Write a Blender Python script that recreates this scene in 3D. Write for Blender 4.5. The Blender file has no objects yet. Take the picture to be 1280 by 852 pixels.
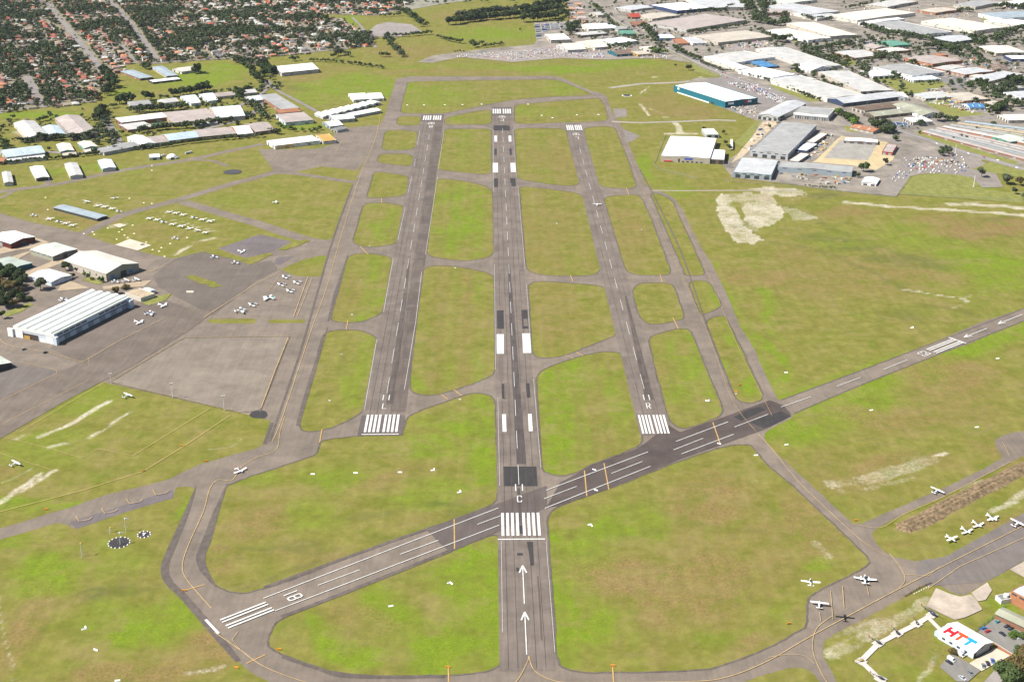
import bpy, math, random
import numpy as np
from mathutils import Vector, Matrix
from mathutils.geometry import tessellate_polygon
R = random.Random(7)
C = bpy.context.scene.collection
PI = math.pi
# ------------------------------------------------------------------ camera maths (surveyed from the runway lengths)
F = 1633.0; CX, CY = 640.0, 426.0; HC = 447.0
PITCH = math.atan(673.0 / F)
cp, sp = math.cos(PITCH), math.sin(PITCH)
def P(x, y, z=0.0):
    u = (x - CX) / F; v = (y - CY) / F
    dy = cp - v * sp; dz = -sp - v * cp
    t = (HC - z) / -dz
    return Vector((u * t, dy * t, z))
def PX(p):
    d = p - Vector((0, 0, HC)); f = d.y * cp - d.z * sp
    return CX + F * d.x / f, CY + F * (-(d.y * sp + d.z * cp)) / f
def inpoly(x, y, poly):
    c = False; n = len(poly); j = n - 1
    for i in range(n):
        if (poly[i][1] > y) != (poly[j][1] > y) and x < (poly[j][0]-poly[i][0])*(y-poly[i][1])/(poly[j][1]-poly[i][1])+poly[i][0]: c = not c
        j = i
    return c
# ------------------------------------------------------------------ materials
MC = {}
def mat(name, col, rough=0.8, var=0.18, scale=0.15, stripe=0, bump=0.0, col2=None, metal=0.0, spec=0.3, alt=None, rnd=0.0, sdir='X', slots=0):
    if name in MC: return MC[name]
    m = bpy.data.materials.new(name); m.use_nodes = True; MC[name] = m
    nt = m.node_tree; N = nt.nodes; L = nt.links; b = N['Principled BSDF']
    b.inputs['Roughness'].default_value = rough; b.inputs['Metallic'].default_value = metal
    b.inputs['Specular IOR Level'].default_value = spec
    tc = N.new('ShaderNodeTexCoord')
    n1 = N.new('ShaderNodeTexNoise'); n1.inputs['Scale'].default_value = scale; n1.inputs['Detail'].default_value = 6; n1.inputs['Roughness'].default_value = .65
    L.new(tc.outputs['Object'], n1.inputs['Vector'])
    rp = N.new('ShaderNodeMapRange'); rp.inputs['From Min'].default_value = .3; rp.inputs['From Max'].default_value = .7
    L.new(n1.outputs['Fac'], rp.inputs['Value'])
    mx = N.new('ShaderNodeMix'); mx.data_type = 'RGBA'
    c1 = [c * (1 - var) for c in col] + [1]; c2 = [min(1, c * (1 + var)) for c in (col2 or col)] + [1]
    mx.inputs[6].default_value = c1; mx.inputs[7].default_value = c2
    L.new(rp.outputs[0], mx.inputs[0]); out = mx.outputs[2]
    if stripe:
        w = N.new('ShaderNodeTexWave'); w.inputs['Scale'].default_value = stripe; w.bands_direction = sdir
        w.inputs['Distortion'].default_value = 0.3
        L.new(tc.outputs['Object'], w.inputs['Vector'])
        mr = N.new('ShaderNodeMapRange'); mr.inputs['To Min'].default_value = .86; mr.inputs['To Max'].default_value = 1.0
        L.new(w.outputs['Fac'], mr.inputs['Value'])
        m2 = N.new('ShaderNodeMix'); m2.data_type = 'RGBA'; m2.blend_type = 'MULTIPLY'; m2.inputs[0].default_value = 1
        L.new(out, m2.inputs[6]); L.new(mr.outputs[0], m2.inputs[7]); out = m2.outputs[2]
    if rnd:
        oi = N.new('ShaderNodeObjectInfo'); hs = N.new('ShaderNodeHueSaturation')
        mr = N.new('ShaderNodeMapRange'); mr.inputs['To Min'].default_value = 1 - rnd; mr.inputs['To Max'].default_value = 1 + rnd
        L.new(oi.outputs['Random'], mr.inputs['Value']); L.new(mr.outputs[0], hs.inputs['Value']); L.new(out, hs.inputs['Color']); out = hs.outputs[0]
    L.new(out, b.inputs['Base Color'])
    return m
def glass(): 
    return mat('window_glass', (.03,.045,.06), .12, .2, .3, spec=.6)
# ------------------------------------------------------------------ mesh helpers
class MB:
    def __init__(s): s.v = []; s.f = []; s.m = []
    def face(s, pts, mi=0):
        n = len(s.v); s.v += [tuple(p) for p in pts]; s.f.append(tuple(range(n, n + len(pts)))); s.m.append(mi); return s
    def box(s, x0, y0, z0, x1, y1, z1, mi=0):
        n = len(s.v)
        s.v += [(x0,y0,z0),(x1,y0,z0),(x1,y1,z0),(x0,y1,z0),(x0,y0,z1),(x1,y0,z1),(x1,y1,z1),(x0,y1,z1)]
        for q in ((0,3,2,1),(4,5,6,7),(0,1,5,4),(1,2,6,5),(2,3,7,6),(3,0,4,7)):
            s.f.append(tuple(n + k for k in q)); s.m.append(mi)
        return s
    def loft(s, rings, cap=True, mi=0):
        n = len(s.v); k = len(rings[0])
        for r in rings: s.v += [tuple(p) for p in r]
        for i in range(len(rings) - 1):
            for j in range(k):
                a = n + i*k + j; b = n + i*k + (j+1) % k
                s.f.append((a, b, b + k, a + k)); s.m.append(mi)
        if cap:
            s.f.append(tuple(n + j for j in reversed(range(k)))); s.m.append(mi)
            s.f.append(tuple(n + (len(rings)-1)*k + j for j in range(k))); s.m.append(mi)
        return s
    def tube(s, a, b, r0, r1=None, k=6):
        a = Vector(a); b = Vector(b); r1 = r0 if r1 is None else r1
        d = (b - a).normalized(); u = d.orthogonal().normalized(); w = d.cross(u)
        return s.loft([[p + (u*math.cos(2*PI*j/k) + w*math.sin(2*PI*j/k)) * r for j in range(k)] for p, r in ((a, r0), (b, r1))])
    def disc(s, c, r, ry=None, z=None, k=20):
        ry = ry or r
        return s.face([(c[0]+r*math.cos(2*PI*j/k), c[1]+ry*math.sin(2*PI*j/k), c[2] if z is None else z) for j in range(k)])
    def xf(s, M): s.v = [tuple(M @ Vector(p)) for p in s.v]; return s
    def mesh(s, name, mats, smooth=False):
        me = bpy.data.meshes.new(name); me.from_pydata(s.v, [], s.f)
        for m in (mats if isinstance(mats, (list, tuple)) else [mats]): me.materials.append(m)
        if any(s.m): me.polygons.foreach_set('material_index', s.m)
        if smooth: me.polygons.foreach_set('use_smooth', [True]*len(s.f))
        me.update(); return me
    def build(s, name, mats, parent=None, smooth=False):
        o = bpy.data.objects.new(name, s.mesh(name, mats, smooth)); C.objects.link(o)
        if parent: o.parent = parent
        return o
def tag(o, label=None, cat=None, group=None, kind=None):
    if label: o['label'] = label
    if cat: o['category'] = cat
    if group: o['group'] = group
    if kind: o['kind'] = kind
    return o
def empty(name, loc, rz=0.0, label=None, cat=None, group=None):
    o = bpy.data.objects.new(name, None); C.objects.link(o); o.location = loc; o.rotation_euler = (0,0,rz); o.empty_display_size = 1
    return tag(o, label, cat, group)
def copy_tree(o, parent=None):
    c = o.copy(); C.objects.link(c)
    if parent: c.parent = parent
    for ch in list(o.children): copy_tree(ch, c)
    return c
ORD = ['first','second','third','fourth','fifth','sixth','seventh','eighth','ninth','tenth','eleventh','twelfth','thirteenth','fourteenth','fifteenth','sixteenth','seventeenth','eighteenth','nineteenth','twentieth']
TENS = {20:'twentieth',30:'thirtieth',40:'fortieth',50:'fiftieth',60:'sixtieth'}
def ordi(i):
    n_ = i+1
    if n_ <= 20: return ORD[i]
    if n_ % 10 == 0: return TENS[n_]
    return ['twenty','thirty','forty','fifty','sixty'][n_//10-2] + '-' + ORD[n_ % 10 - 1]
LV = [0.02]
def lv(): LV[0] += 0.008; return LV[0]
def rnd_poly(pts, r):
    n = len(pts); out = []
    for i in range(n):
        a, b, c = pts[i-1], pts[i], pts[(i+1) % n]
        la, lc = (a-b).length, (c-b).length
        ra, rc = min(r, la*.45), min(r, lc*.45)
        p = b + (a-b)/max(la,1e-6)*ra; q = b + (c-b)/max(lc,1e-6)*rc
        for t in (0, .25, .5, .75, 1): out.append(p*(1-t)**2 + b*2*t*(1-t) + q*t*t)
    return out
def wpoly(px, r=0):
    pts = [P(*p) for p in px]
    return rnd_poly(pts, r) if r else pts
def ragged(pts, j=.45, step=7):
    out = []; n_ = len(pts)
    for i in range(n_):
        p, q = pts[i], pts[(i+1) % n_]; k = max(1, int((q-p).length/step)); d = (q-p)
        if d.length < 1e-6: continue
        nn = Vector((-d.y, d.x, 0)).normalized()
        for m_ in range(k): out.append(p + d*(m_/k) + nn*R.uniform(-j, j))
    return out
def sheet(name, polys, m, z=None, kind='structure', **kw):
    z = lv() if z is None else z
    mb = MB()
    for pi_, outer in enumerate(polys):
        if pi_: z += .0009
        holes = []
        if isinstance(outer, dict): holes = outer['h']; outer = outer['o']
        loops = [[Vector((p.x, p.y, 0)) for p in outer]] + [[Vector((p.x, p.y, 0)) for p in h] for h in holes]
        allv = [p for l in loops for p in l]; n = len(mb.v)
        mb.v += [(p.x, p.y, z) for p in allv]
        for t in tessellate_polygon(loops):
            a, b, c = (allv[i] for i in t)
            cr = (b-a).cross(c-a).z
            if abs(cr) < 1e-7: continue
            mb.f.append(tuple(n+i for i in (t if cr > 0 else t[::-1]))); mb.m.append(0)
    o = mb.build(name, m); tag(o, kind=kind, **kw); return o
def strip_pts(pts, w, close=False):
    n = len(pts); Lf = []; Rt = []
    for i in range(n):
        a = pts[i-1] if (i > 0 or close) else pts[i]; b = pts[(i+1) % n] if (i < n-1 or close) else pts[i]
        d = (b - a); d.z = 0; d.normalize(); nn = Vector((-d.y, d.x, 0))
        ww = w[i] if isinstance(w, (list, tuple)) else w
        Lf.append(pts[i] + nn*ww/2); Rt.append(pts[i] - nn*ww/2)
    return Lf, Rt
def smooth_line(pts, k=6):
    if len(pts) < 3: return pts
    out = []
    for i in range(len(pts)-1):
        p0 = pts[max(i-1,0)]; p1 = pts[i]; p2 = pts[i+1]; p3 = pts[min(i+2,len(pts)-1)]
        for j in range(k):
            t = j/k
            out.append(0.5*((2*p1)+(p2-p0)*t+(2*p0-5*p1+4*p2-p3)*t*t+(3*p1-p0-3*p2+p3)*t**3))
    out.append(pts[-1]); return out
def strips(name, lines, m, z=None, kind='structure', smooth=False, dz=0.0):
    z = lv() if z is None else z; mb = MB()
    for pts, w in lines:
        if not isinstance(pts[0], Vector): pts = [P(*p) for p in pts]
        if smooth and len(pts) > 2:
            if isinstance(w, (list, tuple)): w = [w[i]+(w[i+1]-w[i])*j/6 for i in range(len(w)-1) for j in range(6)] + [w[-1]]
            pts = smooth_line(pts)
        a, b = strip_pts(pts, w)
        for i in range(len(pts)-1):
            mb.face([(q.x, q.y, z) for q in (a[i], b[i], b[i+1], a[i+1])])
        z += dz
    return tag(mb.build(name, m), kind=kind)
# ------------------------------------------------------------------ world, sun, camera
sc = bpy.context.scene
w = bpy.data.worlds.new('World'); sc.world = w; w.use_nodes = True
SUN_EL = 49.0; SH = math.radians(12)   # shadows fall to the right and a little away
nt = w.node_tree; bg = nt.nodes['Background']; sk = nt.nodes.new('ShaderNodeTexSky'); sk.sky_type = 'NISHITA'; sk.sun_disc = False
sundir = Vector((-math.cos(SH)*math.cos(math.radians(SUN_EL)), -math.sin(SH)*math.cos(math.radians(SUN_EL)), math.sin(math.radians(SUN_EL))))
sk.sun_elevation = math.radians(SUN_EL); sk.sun_rotation = math.atan2(sundir.x, sundir.y)
nt.links.new(sk.outputs[0], bg.inputs[0]); bg.inputs[1].default_value = 0.06
sl = bpy.data.lights.new('sun', 'SUN'); sl.energy = 4.9; sl.angle = math.radians(.5); sl.color = (1, .96, .89)
so = bpy.data.objects.new('sun', sl); C.objects.link(so); so.rotation_euler = (-sundir).to_track_quat('-Z', 'Y').to_euler(); so.location = (0, 0, 900)
cd = bpy.data.cameras.new('camera'); cam = bpy.data.objects.new('camera', cd); C.objects.link(cam); sc.camera = cam
cam.location = (0, 0, HC); cam.rotation_euler = (PI/2 - PITCH, 0, 0)
cd.sensor_width = 36; cd.lens = F/1280*36; cd.clip_start = 1; cd.clip_end = 60000
sc.view_settings.view_transform = 'Standard'; sc.view_settings.look = 'None'; sc.view_settings.exposure = 0.9; sc.view_settings.gamma = 1
sc.view_settings.use_curve_mapping = False
# ================================================================== GROUND: one sheet, real grass / soil colours stored per vertex
rowy = [-9000., -5000., -2500., -1200., -400., 100., 350., 480.]
D = 540.
while D < 3700: rowy.append(D); D += max(2.2, min(14, 2.3*(D+184)**2/853000))
rowy += [3900., 4300., 5200., 7000., 11000., 20000., 32000.]
colx = [-26000., -14000., -8000., -5000., -3400., -2600., -2100., -1800.] + [-1600. + 20*i for i in range(15)] + [-1300 + 3.2*i for i in range(813)] + [1305. + 20*i for i in range(15)] + [1650., 1850., 2200., 2700., 3400., 5000., 8000., 14000., 26000.]
gx, gy = np.meshgrid(np.array(colx), np.array(rowy)); nyy, nxx = gx.shape
rs = np.random.RandomState(3)
def vnoise(x, y, s, seed):
    r = np.random.RandomState(seed); T = r.rand(256, 256)
    u = x/s; v = y/s; i = np.floor(u).astype(int); j = np.floor(v).astype(int); fu = u-i; fv = v-j
    fu = fu*fu*(3-2*fu); fv = fv*fv*(3-2*fv)
    g = lambda a, b: T[a % 256, b % 256]
    return (g(i,j)*(1-fu)+g(i+1,j)*fu)*(1-fv)+(g(i,j+1)*(1-fu)+g(i+1,j+1)*fu)*fv
def fbm(x, y, s, seed, o=4):
    t = 0; a = .5
    for k in range(o): t = t + a*vnoise(x, y, s/2**k, seed+k); a *= .5
    return t/(1-.5**o)
wx = gx + 26*(fbm(gx, gy, 60, 11)-.5)*2; wy = gy + 36*(fbm(gx, gy, 60, 21)-.5)*2
wx2 = gx + 3.2*(fbm(gx, gy, 18, 31)-.5)*2; wy2 = gy + 4*(fbm(gx, gy, 18, 41)-.5)*2
ch = {k: np.zeros_like(gx) for k in 'GBWD'}
grain = fbm(gx, gy, 14, 51)
def blob(k, x, y, rx, ry, s=1.0, ang=0):
    c = P(x, y); ex = (P(x+rx, y)-P(x-rx, y)).x/2; ey = (P(x, y-ry)-P(x, y+ry)).y/2
    X = wx - c.x; Y = wy - c.y; a = math.radians(ang)
    X, Y = X*math.cos(a)+Y*math.sin(a), -X*math.sin(a)+Y*math.cos(a)
    d = np.sqrt((X/ex)**2 + (Y/ey)**2)
    ch[k] = np.maximum(ch[k], s*np.clip((1.15-d)/.6, 0, 1))
def pline(k, pts, wd, s=1.0, gr=0.5, soft=2.0):
    pts = [P(*p) for p in pts]; best = np.full_like(gx, 1e9)
    for a, b in zip(pts, pts[1:]):
        dx, dy = b.x-a.x, b.y-a.y; t = np.clip(((wx2-a.x)*dx+(wy2-a.y)*dy)/(dx*dx+dy*dy), 0, 1)
        best = np.minimum(best, np.hypot(wx2-a.x-t*dx, wy2-a.y-t*dy))
    m = np.clip((wd/2+soft-best)/(2*soft), 0, 1)*np.clip(1+gr*(grain-.5)*4, 0, 1)
    ch[k] = np.maximum(ch[k], s*m)
def ppoly(k, px, s=1.0):
    pts = [P(*p) for p in px]; xs = [p.x for p in pts]; ys = [p.y for p in pts]
    m = (wx2 > min(xs)) & (wx2 < max(xs)) & (wy2 > min(ys)) & (wy2 < max(ys)); c = np.zeros_like(m); j = len(pts)-1
    for i in range(len(pts)):
        cond = ((ys[i] > wy2) != (ys[j] > wy2)); den = (ys[j]-ys[i]) or 1e-9
        c ^= cond & (wx2 < (xs[j]-xs[i])*(wy2-ys[i])/den+xs[i]); j = i
    ch[k] = np.maximum(ch[k], s*(c & m)*np.clip(.75+.9*(grain-.3), 0, 1))
# lush green
for a in [(572,285,26,26,.9),(560,245,12,16,.6),(590,240,10,12,.5),(460,372,12,18,.8),(480,290,10,10,.8),(470,255,10,6,.5),(455,435,10,20,.6),(430,480,14,30,.5),(535,475,20,10,.8),(600,470,14,10,.5),
          (720,470,30,26,.85),(705,530,22,34,.8),(770,500,18,40,.5),(690,560,14,20,.8),(850,470,30,34,.6),(885,450,14,40,.6),(940,480,14,20,.9),(930,430,10,30,.6),(900,370,10,14,.6),
          (560,530,60,22,.7),(595,570,26,40,.9),(520,570,50,22,.8),(420,590,46,22,.6),(545,630,50,20,.6),(400,650,46,26,.45),(330,600,30,14,.4),
          (590,730,44,70,.75),(540,800,60,40,.95),(420,810,60,22,1.),(480,760,50,30,.8),(600,700,26,22,1.),(616,760,12,70,.9),(370,800,20,20,.9),
          (696,680,14,22,1.),(700,740,14,60,.9),(740,700,36,70,.6),(740,790,40,30,.7),(760,640,40,24,.8),(820,640,34,26,.5),(900,790,60,20,.4),(700,800,12,30,1.),(1000,775,16,18,.4),(1014,706,26,9,1.),
          (1040,500,66,13,1.,),(1130,470,60,9,1.),(1000,540,36,14,1.),(1200,432,40,7,.9),(1260,408,30,5,.8),(970,440,8,40,.9),(985,490,14,14,.9),(955,370,10,50,.7),
          (1230,330,60,34,.75),(1150,300,60,24,.45),(1060,300,60,16,.4),(1180,350,50,20,.4),(850,240,30,10,.5),(815,210,12,20,.8),(1180,232,60,12,.7),
          (70,650,36,10,1.),(60,725,50,20,.9),(150,700,44,24,.35),(200,780,60,34,.8),(150,760,40,20,.5),(225,620,12,14,.8),(30,690,40,14,.7),(100,500,60,20,.5),(70,560,60,24,.45),(20,640,30,14,.7),
          (540,120,60,14,.55),(700,110,40,10,.5),(660,140,60,8,.4),(580,148,20,6,.6),(430,105,60,20,.7),(480,110,40,14,.85),(400,120,40,14,.6),(560,85,90,6,.35),(690,86,90,5,1.),(780,80,60,6,.7),
          (620,42,60,10,.8),(690,45,14,10,1.),(250,95,50,16,.9),(270,88,40,10,.9),(40,145,60,6,.95),(150,115,16,8,.6),(440,26,18,6,.9),(1130,104,34,8,.9),(1165,102,20,6,.8),(1220,160,30,5,.8),(380,158,30,5,.8),
          (120,212,80,6,.6),(400,320,22,16,.4),(300,250,60,12,.25),(1240,775,24,12,.9),(1270,795,12,9,1.),(1268,815,10,8,1.),(1180,740,14,6,.5),(1150,790,30,16,.35),(1150,820,40,20,.2),(1235,760,20,8,.8)]:
    blob('G', *a)
# dry, reddish-brown
for a in [(150,860,80,30,.7),(240,830,40,30,.8),(30,780,30,60,.6),(60,690,40,16,.25),(400,740,60,14,.55),(420,700,70,16,.5),(300,710,30,30,.5),(520,700,60,12,.55),(560,660,40,12,.4),(440,770,60,18,.45),
          (840,730,70,40,.55),(900,620,50,40,.65),(830,770,40,30,.6),(930,800,34,14,.7),(960,700,34,60,.35),(1000,660,40,50,.5),(880,680,60,50,.3),
          (1100,350,100,26,.4),(1010,350,60,26,.4),(1180,280,60,10,.6),(1250,282,44,8,.95),(1040,265,40,8,.55),(1000,320,40,14,.4),(1120,520,80,26,.5),(1050,590,60,26,.4),(1200,500,60,30,.35),(1240,560,30,20,.4),
          (860,140,50,10,.6),(830,130,30,14,.5),(700,150,50,4,.3),(560,90,120,4,.5),(520,65,60,10,.5),(660,68,70,5,.6),(590,20,60,8,.5),(480,60,40,6,.4),(380,95,40,6,.5),(420,88,40,4,.4),
          (60,270,50,10,.5),(100,280,50,8,.5),(190,290,40,10,.3),(25,168,14,10,.8),(30,590,26,14,.45),(700,370,30,30,.3),(700,280,30,30,.3),(800,300,14,20,.3),(580,400,26,40,.3),(560,370,14,40,.2),
          (1240,640,60,10,.6),(1120,690,40,8,.3),(1150,800,40,20,.4),(1090,790,50,20,.5),(930,220,30,6,.4)]:
    blob('B', *a)
# bare pale soil
for pl, wd, s in [([(50,547),(75,536),(110,516),(137,501)],5,1.),([(110,548),(130,538),(150,522),(160,515)],4,.8),([(18,549),(30,545)],7,.6),([(60,560),(78,555)],6,.9),([(30,613),(62,592),(70,588)],4,.9),([(-10,633),(20,615),(40,600),(52,590)],4,.95),([(0,603),(30,590),(48,580)],3,.6),
          ([(262,561),(290,557),(302,548)],4,.5),([(0,745),(8,790),(18,852)],3,.6),([(235,843),(258,838),(276,832)],6,.5),
          ([(1040,605),(1090,598),(1130,585),(1165,575)],15,.5),([(1010,560),(1060,590),(1060,600)],4,.2),([(1170,570),(1180,567)],5,.8),([(1050,613),(1100,607),(1140,598)],8,.4),
          ([(1055,253),(1100,257),(1180,262),(1290,270)],11,1.),([(1190,255),(1240,257),(1290,262)],17,.9),([(1180,250),(1240,252)],10,.4),([(990,250),(1010,243)],4,.6),
          ([(990,262),(1015,272)],16,.6),([(960,341),(1040,350),(1130,362),(1180,370),(1215,372)],2.4,.6),([(1130,362),(1170,368),(1212,376),(1190,384)],6,.8),([(1210,370),(1240,362)],3,.6),([(1240,361),(1280,355)],4,.4),
          ([(1240,637),(1262,627),(1285,612)],7,.65),([(1200,612),(1230,600)],6,.5),([(1100,640),(1100,650)],3,.3),([(1018,680),(1030,692)],10,.5),([(930,610),(945,600)],6,.35),
          ([(800,118),(812,108)],4,.9),([(800,130),(812,145),(835,147)],6,.8),([(812,135),(830,144)],8,.5),([(845,153),(850,166)],9,1.),([(835,167),(866,167)],14,1.),([(1074,153),(1068,162)],3,.3),
          ([(807,96),(850,98),(900,95)],5,.8),([(640,98),(540,101),(575,101)],3,.5),([(120,251),(160,270),(190,283)],2,.3),([(205,270),(240,282),(272,290)],4,.8),([(200,285),(250,294)],3,.5),([(105,250),(130,256),(155,263)],4,.7),([(80,244),(110,252)],2.5,.7),([(30,262),(62,275),(100,284)],4,.6),
          ([(218,319),(245,303),(268,297)],6,.9),([(155,250),(190,253)],3,.5),([(142,282),(156,280)],12,.7),([(1040,818),(1090,790),(1130,768),(1160,752)],12,.55),([(1055,790),(1100,772)],8,.5),([(1165,820),(1172,800),(1170,790)],3,.5),([(1150,852),(1160,840),(1168,815)],4,.7),([(1035,800),(1060,780),(1100,765)],7,.35),
          ([(1075,380),(1110,395)],5,.1),([(1125,402),(1140,400)],4,.4),([(560,92),(640,92)],3,.4),([(600,12),(560,18),(545,14)],5,.4),([(420,101),(432,96),(440,90)],2.5,.4),([(340,100),(360,98),(385,99)],8,.45),([(352,106),(372,104)],10,.3),
          ([(765,585),(745,560)],2,.2),([(735,470),(742,560),(748,580)],2.5,.28),([(205,640),(198,720),(196,715)],3,.3),([(1060,620),(1000,560)],2.5,.3),([(20,165),(30,174)],16,.6),([(1100,250),(1140,253)],5,.3),([(1085,700),(1060,690)],3,.2)]:
    pline('W', pl, wd, s)
for pg, s in [([(895,250),(902,241),(912,246),(920,262),(928,281),(942,292),(957,300),(942,306),(920,303),(906,286),(898,270)],1.),([(926,262),(932,254),(955,251),(977,259),(979,272),(968,281),(948,285),(934,277)],1.),([(935,236),(960,233),(1000,236),(1012,241),(990,246),(962,244)],.8),([(902,242),(935,240),(965,243),(972,256),(932,258),(915,262)],.62),([(918,272),(945,276),(950,290),(930,290)],.5),([(972,256),(1000,262),(1020,274),(990,276)],.5),([(1150,565),(1120,575),(1168,577)],.3)]:
    ppoly('W', pg, s)
blob('B', 942, 245, 12, 5, .9); blob('B', 962, 262, 8, 10, .3); blob('D', 930, 285, 6, 14, .4)
for x_, y_ in ((918,256),): ch['W'] *= 1 - .7*np.clip(1.4-np.hypot(wx2-P(x_,y_).x, (wy2-P(x_,y_).y)*.5)/9, 0, 1)
# darker scrub / wet ground
for a in [(1025,295,40,6,.5,10),(1080,312,40,8,.5,8),(1150,330,60,8,.5),(1240,275,40,4,.4),(1020,246,30,4,.8),(560,640,40,5,.5),(150,735,50,5,.6),(360,690,60,6,.35),(470,650,60,6,.3),(590,650,24,5,.5),(330,108,30,6,.4),(375,110,20,5,.4),(1000,245,20,3,.5),
          (1120,400,40,10,.35),(700,595,20,8,.2),(560,300,26,10,.15)]:
    blob('D', *a[:5])
for pl, wd, s in [([(950,300),(1000,308),(1050,322),(1100,345),(1140,366)],7,.55),([(985,258),(1040,285),(1100,312),(1165,332)],10,.4),([(1080,300),(1130,322),(1180,336)],14,.5),([(1150,382),(1190,384),(1230,400)],12,.35),([(1180,300),(1230,292),(1275,296)],5,.5),([(560,650),(520,668),(470,672)],9,.4),([(110,745),(150,735),(190,738)],9,.55),([(300,735),(350,722),(420,692)],8,.45),([(590,640),(560,655)],8,.5),([(820,640),(900,660),(1000,668)],3,.25),([(700,700),(790,672),(860,650)],3,.2)]: pline('D', pl, wd, s, .8, 4)
for pl, wd, s in [([(1165,370),(1050,352),(890,332)],1.4,.4),([(1165,280),(1215,284),(1280,288)],8,.0)]: pline('W', pl, wd, s)
for a in [(1200,288,50,6,.9),(1260,284,40,6,1.),(1150,345,60,10,.6),(1060,270,40,6,.6),(950,345,70,14,.6),(960,220,60,3,.4),(320,400,1,1,0),(430,372,16,30,.3),(455,372,8,40,.3),(650,300,40,60,.35),(700,400,50,34,.4),(690,200,40,30,.4),(780,290,30,40,.4),(830,480,20,30,.35),(800,720,70,50,.7),(900,720,60,50,.6),(330,650,50,30,.5),(480,600,50,16,.4),(1180,470,80,24,.6),(1120,580,70,16,.6)]: blob('B', *a)
for pl, wd, s, sf in [([(985,523),(1085,484),(1160,454),(1290,405)],26,1.,8),([(1000,545),(1060,515),(1100,500)],30,.9,12),([(985,497),(1060,468),(1130,442)],12,.6,6),([(965,495),(940,440),(915,395),(885,330)],14,.8,8),([(560,315),(575,232)],16,.8,6),([(598,318),(600,240)],14,.6,6),([(596,480),(598,345)],10,.5,4),([(560,480),(572,345)],8,.4,4),([(690,590),(686,462)],12,.9,5),([(712,585),(702,450)],10,.9,5),([(736,575),(724,445)],6,.4,3),([(606,600),(604,500)],16,.9,8),
   ([(692,825),(686,675)],10,1.,5),([(715,830),(704,665)],9,.6,5),([(752,832),(738,640)],7,.45,4),([(800,835),(775,620)],6,.35,4),([(616,820),(616,680)],16,1.,8),([(560,835),(575,705)],18,.8,10),([(450,400),(470,322)],10,.8,6),([(440,505),(462,420)],9,.7,5),([(475,300),(492,262)],10,.7,5),([(870,515),(835,425)],9,.6,5),([(893,512),(862,420)],8,.8,4),([(690,228),(672,165)],12,.35,6),([(580,210),(580,165)],12,.35,6)]: pline('G', pl, wd, s, .35, sf)
for pl, wd, s in [([(740,440),(768,575)],5,.5),([(728,445),(755,580)],4,.4),([(690,440),(675,358)],7,.5),([(730,430),(712,356)],6,.5),([(700,340),(672,238)],8,.5),([(738,335),(706,240)],7,.45),([(540,480),(556,335)],7,.45),([(580,480),(587,336)],7,.5),([(550,320),(566,228)],6,.3),([(790,340),(765,250)],8,.45),([(770,640),(830,835)],6,.3),([(850,600),(930,820)],6,.35)]: pline('B', pl, wd, s, .35, 4)
# the fringe where grass meets pavement grows greener and the far suburb gardens are mixed
sub = [(-260,148),(0,143),(60,136),(125,128),(150,110),(148,88),(170,80),(255,76),(290,76),(325,85),(335,72),(400,66),(465,57),(445,35),(430,22),(470,20),(520,10),(560,-60),(-400,-60)]
verts = np.stack([gx.ravel(), gy.ravel(), np.zeros(gx.size)], 1)
idx = np.arange(gx.size).reshape(nyy, nxx)
quads = np.stack([idx[:-1,:-1], idx[:-1,1:], idx[1:,1:], idx[1:,:-1]], -1).reshape(-1, 4)
me = bpy.data.meshes.new('ground'); me.vertices.add(len(verts)); me.vertices.foreach_set('co', verts.ravel().astype(np.float32))
me.loops.add(quads.size); me.loops.foreach_set('vertex_index', quads.ravel().astype(np.int32))
me.polygons.add(len(quads)); me.polygons.foreach_set('loop_start', (np.arange(len(quads))*4).astype(np.int32)); me.polygons.foreach_set('loop_total', np.full(len(quads), 4, np.int32))
me.update(); me.validate()
at = me.color_attributes.new('cover', 'FLOAT_COLOR', 'POINT')
at.data.foreach_set('color', np.stack([np.clip(ch[k], 0, 1).ravel() for k in 'GBWD'], 1).astype(np.float32).ravel())
ground = bpy.data.objects.new('ground', me); C.objects.link(ground); ground['kind'] = 'structure'
gm = bpy.data.materials.new('grassland'); gm.use_nodes = True; me.materials.append(gm)
N = gm.node_tree.nodes; L = gm.node_tree.links; bs = N['Principled BSDF']; bs.inputs['Roughness'].default_value = .95; bs.inputs['Specular IOR Level'].default_value = .1
geo = N.new('ShaderNodeNewGeometry'); att = N.new('ShaderNodeVertexColor'); att.layer_name = 'cover'; sepc = N.new('ShaderNodeSeparateColor'); L.new(att.outputs[0], sepc.inputs[0])
def noise(scale, det=5, rough=.6, vec=None, dist=0):
    n = N.new('ShaderNodeTexNoise'); n.inputs['Scale'].default_value = scale; n.inputs['Detail'].default_value = det; n.inputs['Roughness'].default_value = rough; n.inputs['Distortion'].default_value = dist
    L.new(vec or geo.outputs['Position'], n.inputs['Vector']); return n.outputs['Fac']
def mr(v, a, b, c=0, d=1):
    n = N.new('ShaderNodeMapRange'); n.inputs[1].default_value = a; n.inputs[2].default_value = b; n.inputs[3].default_value = c; n.inputs[4].default_value = d; L.new(v, n.inputs[0]); return n.outputs[0]
def mth(op, a, b):
    n = N.new('ShaderNodeMath'); n.operation = op
    for k, q in enumerate((a, b)):
        if isinstance(q, (int, float)): n.inputs[k].default_value = q
        else: L.new(q, n.inputs[k])
    n.use_clamp = op != 'SUBTRACT'; return n.outputs[0]
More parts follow.
